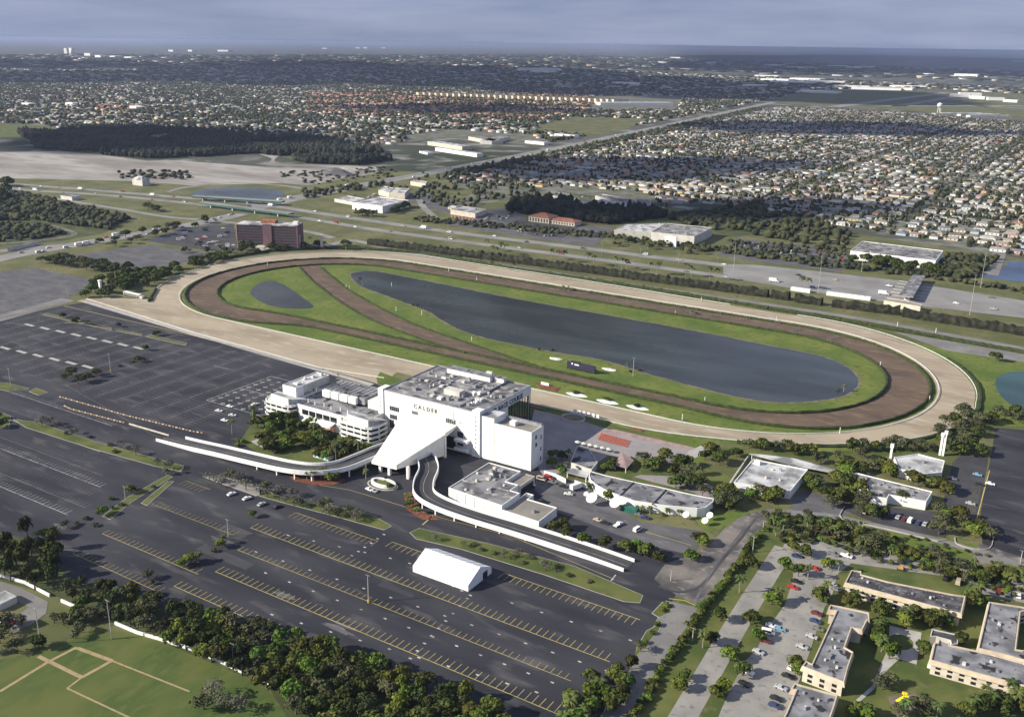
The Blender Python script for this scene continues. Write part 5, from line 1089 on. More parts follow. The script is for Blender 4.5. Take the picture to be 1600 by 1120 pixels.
def label_grown(os_, where, group):
    for nm in sorted({re_stem(o) for o in os_}):
        sub = [o for o in os_ if re_stem(o) == nm]; w = {'broadleaf_tree': 'green broadleaf tree', 'grey_green_tree': 'grey-green tree', 'casuarina_tree': 'feathery casuarina', 'bare_tree': 'bare twiggy tree', 'shrub': 'bushy shrub', 'palm_tree': 'palm'}[nm]
        label_row(sub, w, where, 'shrub' if nm == 'shrub' else ('palm' if nm == 'palm_tree' else 'tree'), w + ' ' + group)
    return os_
def re_stem(o): return o.name.split('.')[0]
# woods between ball field and parking lot
grow(scatter([(-40, 850), (40, 838), (88, 858), (100, 900), (70, 935), (-40, 900)], 26, 3.5, 1), ['pine', 'pine', 'leaf'], (2.6, 3.6), (9, 13), '', 'in the wood at the left edge', 'in the wood at the left edge')
grow(scatter([(90, 925), (150, 915), (250, 945), (330, 962), (420, 992), (520, 1022), (640, 1062), (720, 1090), (780, 1118), (790, 1150), (480, 1160), (450, 1100), (400, 1062), (330, 1040), (270, 1010), (205, 985), (150, 968)], 165, 3.9, 2), ['leaf', 'leaf', 'leaf', 'leafy', 'pine', 'leafg', 'pine'], (2.3, 3.9), (5, 9.5), '', 'in the belt below the parking lot', 'in the belt below the parking lot')
grow(scatter([(60, 970), (130, 950), (180, 975), (140, 990), (60, 1020)], 8, 3.5, 3), ['leafg', 'leaf'], (2.2, 3.4), (4, 6), '', 'beside the ball field floodlights', 'beside the ball field')
grow(scatter([(-30, 985), (35, 975), (50, 1010), (10, 1030), (-30, 1030)], 6, 3.5, 31), ['leafg'], (2.5, 3.8), (4, 6), '', 'at the left edge by the ball field', 'at the left edge')
grow([at(335, 1090), at(350, 1105), at(318, 1108), at(372, 1112)], ['twig', 'leafg'], (3, 4), (5, 7), '', 'at the outfield corner of the ball field', 'at the outfield corner')
grow(scatter([(900, 1090), (960, 1065), (985, 1070), (960, 1118), (900, 1150), (860, 1140)], 12, 3.4, 4), ['leaf', 'leafy', 'palm'], (2.4, 3.6), (4, 7), '', 'at the bottom corner of the lot', 'at the bottom corner of the lot')
grow([at(972, 1070), at(958, 1062), at(966, 1056), at(985, 1045), at(924, 1066)], ['leaf'], (2.2, 3.2), (5, 6.5), '', 'where the lane meets the lot', 'where the lane meets the lot')
# hedge of shrubs between the two lanes, right
ln = px((1186, 838), (1165, 868), (1140, 900), (1118, 930), (1098, 952), (1078, 985), (1050, 1025), (1020, 1070), (985, 1130))
sp = []
for i in range(len(ln) - 1):
    k = 6
    for j in range(k): t = j / k; sp.append((ln[i][0] * (1 - t) + ln[i + 1][0] * t + random.uniform(-.8, .8), ln[i][1] * (1 - t) + ln[i + 1][1] * t))
grow(sp, ['bush', 'bushy', 'bushy', 'bush'], (2.4, 3.6), (4, 6.5), '', 'in the screen beside the lane', 'in the screen beside the lane')
rd = [(1173, 886), (1155, 926), (1125, 970), (1098, 1012), (1225, 890), (1247, 900), (1204, 944), (1172, 975), (1140, 1032), (1282, 940), (1290, 930), (1215, 940), (1262, 905), (1310, 895), (1240, 862), (1258, 868), (1295, 890)]
grow([at(*p) for p in rd], ['leaf', 'leaf', 'leafy', 'palm'], (2.4, 3.4), (5, 7.5), '', 'along the estate road', 'along the estate road')
grow([at(*p) for p in ((1058, 1078), (1070, 1062), (1140, 1032), (1108, 1005), (1185, 1000), (1160, 1055), (1118, 1090), (1130, 1080))], ['leaf', 'leafy'], (2.2, 3.2), (4.5, 6.5), '', 'on the verge of the estate road', 'on the verge of the estate road')
# courtyard
grow([ka(*p) and at(*ka(*p)) for p in ((310, 200), (560, 240), (545, 250), (590, 215), (775, 310), (800, 325), (800, 300), (985, 380), (990, 400), (765, 470), (775, 560), (800, 600), (860, 655), (870, 620), (770, 520), (790, 420))], ['leaf', 'leaf', 'leafy', 'palm'], (2.3, 3.4), (5, 7.5), '', 'in the courtyard of the estate', 'in the courtyard of the estate')
grow([at(*kb(*p)) for p in ((70, 380), (310, 400), (265, 410), (280, 360), (360, 400), (620, 230), (640, 200), (600, 170), (660, 240), (590, 245), (690, 60), (520, 540), (140, 330), (390, 390), (210, 620))], ['leaf', 'leafy', 'palm', 'leaf'], (2.4, 3.6), (5, 7.5), '', 'beside the estate footpaths', 'beside the estate footpaths')
grow([at(*kb(*p)) for p in ((600, 1090), (680, 1080), (750, 1060), (860, 1080), (940, 1050), (1000, 1060), (560, 1130), (160, 1060), (190, 1110), (230, 1080), (320, 1130), (20, 1110), (60, 1130), (900, 960), (960, 1000), (700, 1000), (830, 1010))], ['leaf', 'leafg', 'palm'], (2.4, 3.8), (5, 7), '', 'at the bottom of the playground lawn', 'at the bottom of the playground lawn')
grow([at(*ka(*p)) for p in ((800, 900), (850, 870), (560, 1110), (620, 1090), (700, 1120), (130, 780), (120, 730))], ['leaf', 'leafg', 'leafy'], (1.8, 2.8), (3.5, 5), '', 'beside the notched apartment block', 'beside the notched apartment block')
# green belt along the ditch
bl_ = scatter([(1196, 812), (1215, 800), (1240, 815), (1250, 808), (1290, 820), (1350, 838), (1420, 855), (1500, 880), (1620, 910), (1620, 945), (1540, 918), (1440, 893), (1345, 872), (1290, 850), (1225, 848), (1200, 835)], 150, 3.3, 5)
grow(bl_, ['leaf', 'bush', 'bush', 'bushy', 'leafg', 'bushg', 'bush', 'palm'], (2.2, 3.6), (3.5, 6.5), '', 'in the ditch thicket', 'in the ditch thicket')
grow(scatter([(1260, 800), (1330, 812), (1400, 832), (1520, 862), (1600, 880), (1600, 888), (1500, 872), (1380, 838), (1260, 808)], 26, 3., 55), ['bushg', 'bush'], (1.6, 2.6), (2, 3.), '', 'on the ditch bank', 'on the ditch bank')
# garden round the west wing
grow(scatter([(402, 660), (440, 655), (480, 662), (520, 690), (560, 705), (592, 705), (590, 698), (560, 722), (520, 732), (498, 728), (480, 700), (440, 712), (412, 706), (402, 680)], 46, 3.1, 6), ['leaf', 'leaf', 'leaf', 'leafy'], (2.6, 4.), (6, 8.5), '', 'in the west wing garden', 'in the west wing garden')
grow([at(*p) for p in ((491, 692), (497, 680), (505, 700), (532, 716), (540, 722), (548, 712), (525, 722), (560, 720), (396, 662), (363, 679))], ['palm'], (2.4, 3.), (8, 13), '', 'in the west wing garden', 'in the west wing garden')
grow([at(*p) for p in ((370, 697), (380, 692), (374, 690), (395, 652), (398, 645))], ['bush', 'bushy'], (2.5, 3.4), (4, 5), '', 'at the west tip of the garden', 'at the west tip of the garden')
grow([at(*p) for p in ((480, 750), (490, 752), (502, 748), (515, 752), (526, 750), (507, 744), (572, 748))], ['palm', 'leaf'], (2., 2.8), (4.5, 6), '', 'under the driveway curve', 'under the driveway curve')
sheet('mulch_bed', px((452, 745), (470, 742), (520, 742), (540, 750), (520, 758), (490, 758), (460, 752)), .12, 'rsoil'); sheet('mulch_bed', px((630, 770), (645, 768), (660, 800), (688, 812), (660, 812), (635, 796)), .12, 'rsoil')
grow([at(*p) for p in ((640, 792), (646, 797), (635, 776), (640, 783), (652, 803), (604, 752), (610, 764))], ['leafy', 'bushy', 'palm'], (1.6, 2.5), (3, 4.5), '', 'by the canopy planter', 'by the canopy planter')
# plaza gardens
pg = [(880, 455), (1055, 420), (950, 510), (1140, 560), (1260, 470), (1300, 550), (1400, 420), (1510, 460), (1150, 650), (1290, 660), (1370, 725), (1545, 720), (1580, 780), (1440, 370), (1230, 600), (1010, 470), (1190, 480), (1360, 620), (1520, 770), (1590, 720)]
grow([at(*kx(*p)) for p in pg], ['leaf', 'leaf', 'leafg', 'leaf'], (3., 4.2), (5, 7), '', 'in the garden beyond the plaza', 'in the garden beyond the plaza')
grow([at(*kx(*p)) for p in ((200, 545), (180, 520), (240, 520), (150, 430), (200, 420), (110, 400), (250, 400), (560, 505), (600, 500), (120, 480), (590, 750), (430, 680), (620, 470))], ['leaf', 'leafy', 'palm'], (2., 3.), (4, 6), '', 'between tower block and crescent building', 'between tower block and crescent building')
grow([at(*kx(*p)) for p in ((870, 860), (935, 870), (1040, 885), (1080, 880), (1180, 885), (1310, 880), (1350, 875), (1460, 830), (700, 815), (575, 760), (830, 850), (1450, 850))], ['palm', 'bushy', 'palm'], (1.7, 2.3), (2.6, 3.8), '', 'in front of the crescent wall', 'in front of the crescent wall')
grow([at(*kq(*p)) for p in ((265, 110), (375, 125), (490, 135), (580, 135), (640, 160), (700, 160), (800, 160), (990, 195), (1130, 130), (1200, 190), (1230, 120), (1330, 130), (860, 240), (820, 230), (1400, 120), (1480, 90), (1560, 120), (160, 180), (30, 230))], ['leaf', 'leafg', 'leafg'], (2.8, 3.9), (5, 7), '', 'between the track turn and the square building', 'between track turn and square building')
grow([at(*kq(*p)) for p in ((20, 500), (80, 560), (130, 520), (20, 600), (100, 620), (150, 600), (300, 540), (340, 520), (430, 560), (480, 540), (800, 470), (840, 440), (780, 420), (950, 600), (930, 540), (1020, 560), (1060, 440), (1110, 520), (1160, 560), (1200, 480), (1230, 560), (1080, 350), (1000, 400), (1130, 410), (1200, 620), (1290, 660), (1530, 560), (1200, 310), (1060, 300), (1300, 290), (1400, 300), (1440, 340))], ['leaf', 'leafg', 'leaf', 'leafy'], (2.8, 4.3), (5, 7.5), '', 'round the square building', 'round the square building')
grow([at(*kr(*p)) for p in ((600, 600), (400, 530), (440, 560), (540, 570), (590, 560), (650, 620), (590, 760), (640, 800), (600, 840), (760, 860), (800, 890), (850, 930), (870, 880), (900, 880), (740, 800), (105, 780), (20, 760), (190, 780), (250, 480), (200, 450), (170, 430), (590, 910), (950, 950))], ['leaf', 'leaf', 'leafy', 'leafg'], (2.6, 4.), (4.5, 7), '', 'round the track kitchen and office', 'round the track kitchen and office')
grow(scatter([(1480, 660), (1510, 640), (1545, 662), (1550, 690), (1535, 720), (1500, 712), (1470, 700), (1455, 690)], 22, 4, 9), ['leafg', 'leafg', 'leaf'], (3.2, 4.6), (6, 8.5), '', 'on the lawn inside the last turn', 'on the lawn at the last turn')
grow(scatter([(1400, 700), (1450, 690), (1480, 700), (1460, 706), (1400, 712)], 6, 3.2, 12), ['leafg'], (2.4, 3.2), (4, 6), '', 'beside the slim pylon', 'beside the slim pylon')
grow([at(*p) for p in ((1555, 565), (1556, 648), (1570, 655), (1585, 650), (1592, 660), (1548, 660), (1600, 655))], ['leaf', 'leafg'], (3, 4), (5, 6), '', 'beside the green pond', 'beside the green pond')
# yard and lot islands
grow([at(*p) for p in ((865, 830), (885, 838), (880, 826), (912, 848), (945, 857), (978, 863), (1008, 868), (1030, 878), (1098, 853), (1092, 848), (1080, 876), (995, 858))], ['leaf', 'leafy', 'leaf'], (2.5, 3.3), (4, 5.4), '', 'on the bank behind the white parapet', 'on the bank behind the parapet')
grow([at(*p) for p in ((122, 600), (104, 595), (135, 596), (150, 590), (112, 590))], ['leafg', 'leaf'], (3., 4.2), (5, 6), '', 'in the clump in the west lot', 'in the clump in the west lot')
grow([at(*p) for p in ((208, 566), (216, 566), (224, 562), (188, 573), (228, 548), (185, 511), (245, 525), (99, 497), (112, 502), (120, 503), (137, 503), (150, 586))], ['leaf', 'bush'], (1.8, 2.6), (3, 4.2), '', 'among the islands of the west lot', 'among the west lot islands')
grow(scatter([(50, 660), (100, 680), (160, 700), (220, 722), (270, 735), (280, 730), (200, 702), (120, 676), (60, 656)], 14, 4, 14), ['twig', 'bushg', 'twig'], (2.2, 3.4), (3, 4.4), '', 'on the long island of the west lot', 'on the long west lot island')
grow(scatter([(320, 752), (340, 742), (440, 770), (600, 820), (580, 822), (430, 782), (340, 760)], 22, 3.5, 15), ['twig', 'twig', 'leafg'], (2.2, 3.6), (3.6, 5.2), '', 'on the island below the driveway', 'on the island below the driveway')
grow(scatter([(650, 838), (750, 852), (860, 880), (990, 930), (985, 936), (850, 893), (720, 856)], 13, 5, 16), ['twig', 'bushg'], (1.8, 3.), (2.4, 3.8), '', 'on the island above the tent', 'on the island above the tent')
grow([at(*p) for p in ((160, 805), (175, 795), (190, 790), (175, 780), (205, 770), (210, 765), (120, 820), (135, 812), (100, 825), (150, 822), (240, 762), (260, 742), (272, 740), (232, 905), (238, 912), (345, 855), (335, 862), (298, 880), (285, 885), (310, 878), (55, 835), (70, 840), (88, 842), (350, 850), (430, 770), (395, 808))], ['palm', 'leafg', 'bush', 'leafy', 'bushg'], (1.8, 3), (3, 5), '', 'between the south lots', 'between the south lots')
grow([at(*p) for p in ((0, 668), (8, 660), (-4, 655))], ['bushy', 'leaf'], (2.5, 3.5), (3.5, 5), '', 'at the left edge beside the lot gate', 'at the left edge')
grow([at(*p) for p in ((1042, 948), (1035, 955), (1020, 990), (1008, 1005), (1000, 1018), (1028, 978))], ['bush', 'leafg', 'bushy'], (1.6, 2.6), (2.5, 3.8), '', 'at the gate of the lot', 'at the gate of the lot')
grow([at(*p) for p in ((862, 548), (652, 478), (645, 478), (562, 436), (567, 447), (985, 582), (980, 575), (1000, 580), (1310, 610), (1318, 612), (888, 455), (880, 455), (1088, 490), (1080, 492), (843, 548))], ['palm', 'bush'], (1.6, 2.4), (3, 5), '', 'on the shore of the infield lake', 'on the infield lake shore')
grow([at(901 + i * 48, 615 + i * 10.2) for i in range(3)], ['bush'], (3.4, 3.8), (4, 4.6), '', 'on an ornamental sand bed', 'on the ornamental sand beds', )
# behind the west turn
grow(scatter([(104, 466), (150, 445), (200, 425), (250, 430), (262, 420), (300, 412), (360, 398), (362, 405), (300, 425), (240, 445), (160, 466)], 60, 4.5, 17), ['leaf', 'leaf', 'leafy'], (3.4, 4.8), (5, 7.5), '', 'behind the west turn', 'behind the west turn')
grow(scatter([(100, 405), (130, 408), (205, 422), (190, 432), (120, 420), (70, 415), (60, 408)], 30, 5, 18), ['leaf', 'leafg'], (3.8, 5.), (5, 7), '', 'between the two old lots', 'between the two old lots')
grow(scatter([(270, 398), (340, 400), (420, 396), (470, 390), (560, 392), (558, 385), (480, 380), (370, 388), (300, 392)], 30, 6, 19), ['leaf', 'palm', 'leaf'], (3, 4.5), (5, 8), '', 'at the foot of the hotel', 'at the foot of the hotel')
grow(scatter([(150, 380), (240, 360), (330, 345), (335, 352), (250, 372), (160, 392)], 16, 7, 20), ['leaf', 'leafg'], (3.5, 5), (6, 8), '', 'along the boulevard', 'along the boulevard')
pw = [(245, 585), (290, 600), (325, 600), (475, 620), (510, 625), (645, 640), (685, 650), (715, 650), (865, 675), (905, 680), (915, 680), (1085, 690), (1120, 690), (1235, 710), (1275, 715)]
grow([at(800 + x / 4, 260 + y / 4) for x, y in pw] + [at(761, 393), at(770, 400), at(776, 402), at(783, 398), at(790, 400), at(1252, 450), at(1262, 452)], ['palm'], (4, 4.8), (10, 13), '', 'beside the motorway', 'beside the motorway')
grow([at(x, 384 + (x - 560) * .118 + random.uniform(-3, 3)) for x in range(700, 1180, 17)], ['bush', 'bushg'], (2, 3.2), (2.5, 4), '', 'in the grass below the motorway', 'below the motorway')
grow(scatter([(955, 372), (1090, 388), (1110, 396), (1090, 400), (950, 384)], 26, 5, 21), ['palm', 'leafg'], (3, 4), (6, 9), '', 'in front of the twin warehouse', 'in front of the twin warehouse')
grow(scatter([(1335, 402), (1450, 424), (1470, 430), (1440, 434), (1330, 412)], 22, 5, 22), ['leaf', 'leaf'], (4, 5.5), (6, 8), '', 'in front of the toll warehouse', 'in front of the toll warehouse')
grow([at(560, 337), at(566, 338), at(574, 338), at(582, 339), at(612, 334), at(618, 332), at(625, 330), at(634, 326), at(240, 330), at(232, 328), at(246, 331)], ['leaf', 'leafg'], (4, 6), (5, 8), '', 'beside the motorway warehouse', 'near the motorway')
tw = px((-60, 300), (20, 285), (28, 330), (-60, 345)); grow(scatter(None, 24, 8, 23, tw), ['pine', 'leaf'], (6, 8), (12, 18), '', 'in the wood at the far left edge', 'in the wood at the far left')
# long clipped hedges along the back straight
rough_hedge('hedge', px((576, 382), (650, 391), (800, 410), (1000, 437), (1200, 464)), 7, 7, m='darkhedge', label= 'tall dark hedge between motorway and service road, west part', group=None)
rough_hedge('hedge', px((1205, 465), (1233, 469)), 7, 7, m='darkhedge', label='short piece of tall dark hedge left of the gap by the trailers')
rough_hedge('hedge', px((1242, 471), (1284, 477)), 7, 7, m='darkhedge', label='short piece of tall dark hedge behind the site trailers')
rough_hedge('hedge', px((1300, 479), (1405, 492)), 7, 7, m='darkhedge', label='tall dark hedge below the toll office')
rough_hedge('hedge', px((1410, 494), (1500, 508), (1560, 517), (1700, 540)), 7, 7, m='darkhedge', label='tall dark hedge below the motorway at the right edge')
rough_hedge('hedge', px((350, 405), (420, 393.5), (500, 389), (570, 389.5), (660, 396), (800, 421), (1000, 450), (1200, 483)), 2.6, 4, 'low hedge along the outside of the back straight, west part')
rough_hedge('hedge', px((1202, 483.5), (1300, 499), (1420, 520), (1560, 545), (1700, 570)), 2.6, 4, 'low hedge along the outside of the back straight, east part')
rough_hedge('hedge', stadium(lambda x, s: Rout(x, s) + 3.2, 60)[66:104], 1.6, 2.4, 'low hedge outside the right-hand turn')
rough_hedge('hedge', px((238, 468), (232, 472), (236, 466), (244, 452)), 2, 2, 'short dark hedge inside the mouth of the sand chute')

# past about 290 of a kind the farthest are joined into one mass
def join_far(kind, limit, name):
    os_ = [o for o in COL.objects if re_stem(o) == kind]; os_.sort(key=lambda o: (o.location - CPOS).length)
    far = os_[limit:]; parts = {}
    for o in far:
        trunk_crown = [c for c in o.children] or [o]
        for c in trunk_crown:
            mw = (Matrix.Translation(o.location) @ Matrix.Translation(c.location) @ c.rotation_euler.to_matrix().to_4x4() @ Matrix.Diagonal((*c.scale, 1))) if c is not o else (Matrix.Translation(o.location) @ o.rotation_euler.to_matrix().to_4x4() @ Matrix.Diagonal((*o.scale, 1)))
            me = c.data; n = len(me.vertices); co = np.empty(n * 3, np.float32); me.vertices.foreach_get('co', co); A = np.array(mw); co = co.reshape(-1, 3) @ A[:3, :3].T + A[:3, 3]
            fs = [tuple(p.vertices) for p in me.polygons]; e = parts.setdefault(me.materials[0].name, [[], [], 0]); e[0].append(co); e[1] += [tuple(v + e[2] for v in f) for f in fs]; e[2] += n
    for o in far:
        for c in list(o.children): bpy.data.objects.remove(c)
        bpy.data.objects.remove(o)
    vs, fs, mi, mats, off = [], [], [], [], 0
    for mname, (v, f, n) in parts.items():
        mats.append(bpy.data.materials[mname]); vs.append(np.vstack(v)); fs += [tuple(i + off for i in q) for q in f]; mi += [len(mats) - 1] * len(f); off += n
    if vs:
        me = bpy.data.meshes.new(name); me.from_pydata(np.vstack(vs).tolist(), [], fs)
        for m in mats: me.materials.append(m)
        me.polygons.foreach_set('material_index', mi); o = bpy.data.objects.new(name, me); COL.objects.link(o); tag(o, kind='stuff')
join_far('broadleaf_tree', 290, 'distant_trees'); join_far('shrub', 290, 'distant_shrubs')

alive = {o.name: o for o in COL.objects}
for nms, where, group in GROWN:
    l = [alive[n] for n in nms if n in alive]
    if l: label_grown(l, where, group)
# ================================================================ VEHICLES, POLES
def car_proto(name, m, kind='car'):
    o = empty(name); L, Wd, h1, h2 = {'car': (4.6, 1.8, .85, 1.42), 'van': (5.2, 2., 1.05, 2.1), 'pickup': (5.5, 1.95, .95, 1.75), 'truck': (8.5, 2.4, 1.1, 3.3)}[kind]
    a, w = L / 2, Wd / 2; b = MB()
    prof = {'car': [(-a, .3), (-a, .8), (-a * .75, .9), (-a * .55, h2 - .08), (-a * .3, h2), (a * .12, h2), (a * .42, .95), (a * .95, .78), (a, .6), (a, .3)],
            'van': [(-a, .35), (-a, h2 - .15), (-a * .9, h2), (a * .45, h2), (a * .68, 1.15), (a * .97, .95), (a, .35)],
            'pickup': [(-a, .45), (-a, 1.), (-a * .1, 1.), (-a * .05, h2), (a * .3, h2), (a * .48, 1.05), (a * .97, .95), (a, .45)],
            'truck': [(-a, .8), (-a, h2), (a * .45, h2), (a * .46, 2.2), (a * .62, 2.2), (a * .75, 1.3), (a * .98, 1.2), (a, .6)]}[kind]
    n = len(prof); vs = []
    for s_ in (-1, 1):
        for x, z in prof: k = .86 if z > 1.1 and kind != 'truck' else 1; vs.append((x, s_ * w * k, z))
    b.add(vs, [(i, (i + 1) % n, (i + 1) % n + n, i + n) for i in range(n)] + [tuple(range(n))[::-1], tuple(range(n, 2 * n))]); b.build('body', m, o, local=True)
    b = MB()
    if kind == 'car': b.add([(a * .13, -w * .8, h2 - .02), (a * .13, w * .8, h2 - .02), (a * .43, w * .84, .99), (a * .43, -w * .84, .99)], [(0, 3, 2, 1)]); b.add([(-a * .54, -w * .8, h2 - .08), (-a * .54, w * .8, h2 - .08), (-a * .76, w * .84, .94), (-a * .76, -w * .84, .94)], [(0, 1, 2, 3)])
    elif kind == 'van': b.add([(a * .46, -w * .8, h2 - .04), (a * .46, w * .8, h2 - .04), (a * .7, w * .84, 1.2), (a * .7, -w * .84, 1.2)], [(0, 3, 2, 1)])
    elif kind == 'pickup': b.add([(a * .31, -w * .8, h2 - .02), (a * .31, w * .8, h2 - .02), (a * .5, w * .84, 1.1), (a * .5, -w * .84, 1.1)], [(0, 3, 2, 1)])
    else: b.add([(a * .63, -w * .9, 2.2), (a * .63, w * .9, 2.2), (a * .77, w * .9, 1.36), (a * .77, -w * .9, 1.36)], [(0, 3, 2, 1)])
    b.v = [(x + .03, y, z + .03) for x, y, z in b.v]; b.build('windscreen', 'glass', o, local=True)
    for s_ in (-1, 1):
        b = MB(); zt = h2 - .18 if kind != 'truck' else 2.1; x0, x1 = {'car': (-a * .5, a * .2), 'van': (-a * .8, a * .5), 'pickup': (0, a * .33), 'truck': (a * .48, a * .64)}[kind]
        b.box(x0, s_ * w * .9 - .04, 1.0 if kind != 'truck' else 1.4, x1, s_ * w * .9 + .04, zt); b.build('side_window', 'glass', o, local=True)
    for x in (-a * .62, a * .62):
        for s_ in (-1, 1): b = MB(); r = .33 if kind != 'truck' else .5; b.cyl((x, s_ * (w - .22), r), (x, s_ * (w + .01), r), r, r, 10); b.build('wheel', 'dark', o, local=True)
    return o
def paint(n, c): return mat(n, c, .35, var=.05, scale=1., spec=.6)
PAINT = {'white': (.8, .8, .8), 'silver': (.42, .43, .45), 'black': (.02, .02, .022), 'red': (.4, .03, .025), 'dark blue': (.03, .05, .13), 'grey': (.16, .165, .17), 'beige': (.45, .38, .27), 'maroon': (.13, .025, .025), 'light blue': (.2, .35, .5), 'green': (.03, .1, .07)}
PROTO = {}
def vehicle(x, y, rz, col='white', kind='car'):
    k = (col, kind); nm = {'car': 'parked_car', 'van': 'van', 'pickup': 'pickup_truck', 'truck': 'box_truck'}[kind]
    if k not in PROTO: o = car_proto(nm, paint(col.replace(' ', '_') + '_car_paint', PAINT[col]), kind); PROTO[k] = o; kids(o)
    else: o = copy_tree(PROTO[k])
    o.location = (x, y, .13); o.rotation_euler = (0, 0, rz); return o
def fleet(lst, where, group):
    "lst of (px, py, heading in degrees, colour, kind); labels say colour and place in the row"
    os_ = []
    for q in lst:
        x, y = at(q[0], q[1]); o = vehicle(x, y, math.radians(q[2]), q[3], q[4] if len(q) > 4 else 'car'); os_.append((o, q[3], q[4] if len(q) > 4 else 'car'))
    for c, k in sorted({(c, k) for _, c, k in os_}):
        sub = [o for o, c2, k2 in os_ if (c2, k2) == (c, k)]; kn = {'car': 'car', 'van': 'van', 'pickup': 'pickup', 'truck': 'box truck'}[k]
        label_row(sub, f'{c} {kn}', where, {'car': 'car', 'van': 'van', 'pickup': 'pickup', 'truck': 'truck'}[k], f'{c} {kn}s {group}')
fleet([(342, 643, 20, 'white'), (359, 636, 10, 'white'), (363, 650, 30, 'white'), (351, 658, 10, 'white'), (398, 633, 80, 'white')], 'in the west lot near the garden', 'in the west lot')
fleet([(362, 773, 80, 'white'), (386, 780, 80, 'white'), (409, 789, 85, 'silver'), (433, 793, 85, 'black')], 'in the open lot below the driveway', 'below the driveway')
fleet([(577, 766, -10, 'white'), (584, 768, -10, 'silver')], 'beside the oval planter', 'beside the oval planter')
fleet([(830, 759, 10, 'silver'), (857, 748, -10, 'red', 'van'), (863, 755, 5, 'grey'), (880, 761, 5, 'black'), (902, 764, 70, 'white', 'truck'), (888, 773, 200, 'white'), (996, 829, 80, 'white', 'van'), (945, 818, 5, 'black'), (966, 821, 80, 'white', 'pickup'), (934, 814, 0, 'beige'), (1008, 810, 5, 'dark blue'), (999, 806, 5, 'grey'), (846, 750, 0, 'beige', 'van')], 'in the service yard', 'in the service yard')
fleet([(1393, 806, 85, 'dark blue'), (1403, 809, 85, 'silver'), (1412, 812, 85, 'maroon'), (1422, 815, 85, 'white', 'van'), (1434, 818, 85, 'dark blue'), (1445, 820, 85, 'silver'), (1454, 822, 85, 'maroon'), (1382, 804, 85, 'maroon'), (1352, 801, 80, 'beige')], 'in the row before the white office', 'before the white office')
fleet([(1527, 743, 0, 'light blue'), (1488, 749, 0, 'grey'), (1516, 788, 0, 'silver'), (1530, 758, 0, 'black'), (1547, 757, 0, 'white')], 'in the dark lot at the right', 'in the right-hand lot')
fleet([(1272, 889, 170, 'red'), (1302, 867, -5, 'grey', 'pickup'), (1322, 870, -5, 'white', 'pickup'), (1244, 910, 0, 'black'), (1239, 919, 0, 'red'), (1276, 960, -5, 'maroon'), (1274, 972, -5, 'dark blue'), (1278, 984, -5, 'grey'), (1253, 1012, -5, 'silver'), (1205, 979, 10, 'white'), (1218, 984, 10, 'light blue'), (1200, 990, 10, 'white', 'van'), (1299, 914, 160, 'silver'), (1306, 922, 160, 'grey'), (1237, 1043, 80, 'white'), (1231, 1058, -5, 'black'), (1213, 1093, -5, 'black'), (1211, 1104, -5, 'dark blue'), (1167, 1051, -10, 'white', 'pickup'), (1163, 1070, -10, 'black'), (1196, 1003, 5, 'maroon'), (1497, 911, 90, 'beige', 'van'), (1560, 925, 90, 'maroon', 'pickup'), (1591, 932, 95, 'white'), (1477, 905, 90, 'black'), (1185, 1020, -10, 'silver'), (1238, 1030, -5, 'grey'), (1220, 1076, -5, 'silver'), (1575, 929, 90, 'grey'), (1268, 996, -5, 'silver'), (1245, 870, 10, 'dark blue')], 'in the apartment parking areas', 'in the apartment parking areas')
fleet([(8, 965, 100, 'maroon'), (14, 973, 20, 'red', 'van'), (2, 975, 100, 'white')], 'at the left edge beside the lane', 'at the left edge')
a = at(1408, 890); o = empty('excavator', (*a, 0), 0, 'small orange digger working on the estate street', 'excavator')
b = MB(); b.box(a[0] - 1.6, a[1] - 1, 0, a[0] + 1.6, a[1] + 1, .7); b.build('track', 'dark', o); b = MB(); b.box(a[0] - 1.3, a[1] - .9, .7, a[0] + .9, a[1] + .9, 1.5); b.build('body', 'orange', o); b = MB(); b.box(a[0] - .2, a[1] - .6, 1.5, a[0] + .8, a[1] + .3, 2.5); b.build('cab', 'orange', o); b = MB(); b.cyl((a[0] + .9, a[1], 1.2), (a[0] + 3, a[1], 2.6), .15, .12, 6); b.cyl((a[0] + 3, a[1], 2.6), (a[0] + 4, a[1], .5), .12, .1, 6); b.build('arm', 'orange', o)
a = at(104, 458); 
# motorway and boulevard traffic
def along(line, frac, off):
    n = len(line); i = min(n - 2, int(frac * (n - 1))); t = frac * (n - 1) - i; p, q = line[i], line[i + 1]; d = Vector((q[0] - p[0], q[1] - p[1])).normalized()
    return (p[0] + (q[0] - p[0]) * t - d.y * off, p[1] + (q[1] - p[1]) * t + d.x * off, math.atan2(d.y, d.x))
rnd = random.Random(11)
def traffic(line, n, offs, where, group, lo=.05, hi=.95, flip=False):
    d = {}
    for i in range(n):
        x, y, a = along(line, lo + (hi - lo) * (i + rnd.uniform(.1, .9)) / n, rnd.choice(offs)); kd = rnd.choice(['car', 'car', 'car', 'van', 'truck', 'pickup']); c = rnd.choice(['white', 'white', 'silver', 'black', 'silver', 'dark blue', 'grey', 'beige', 'white', 'red'])
        if kd == 'truck': c = 'white'
        if kd == 'pickup' and c == 'beige': c = 'grey'
        o = vehicle(x, y, a + (PI if flip else 0), c, kd); o.scale = (1.15,) * 3; o.location.z = .16; d.setdefault((c, kd), []).append(o)
    for (c, k), l in d.items():
        kn = {'car': 'car', 'van': 'van', 'pickup': 'pickup', 'truck': 'box truck'}[k]; label_row(l, f'{c} {kn}', where, kn.split()[-1], f'{c} {kn}s {group}')
traffic(hw1, 26, (-5, -1.5, 2, 5), 'on the far motorway carriageway', 'on the far carriageway', flip=True); traffic(hw2, 26, (-4, 0, 4), 'on the near motorway carriageway', 'on the near carriageway')
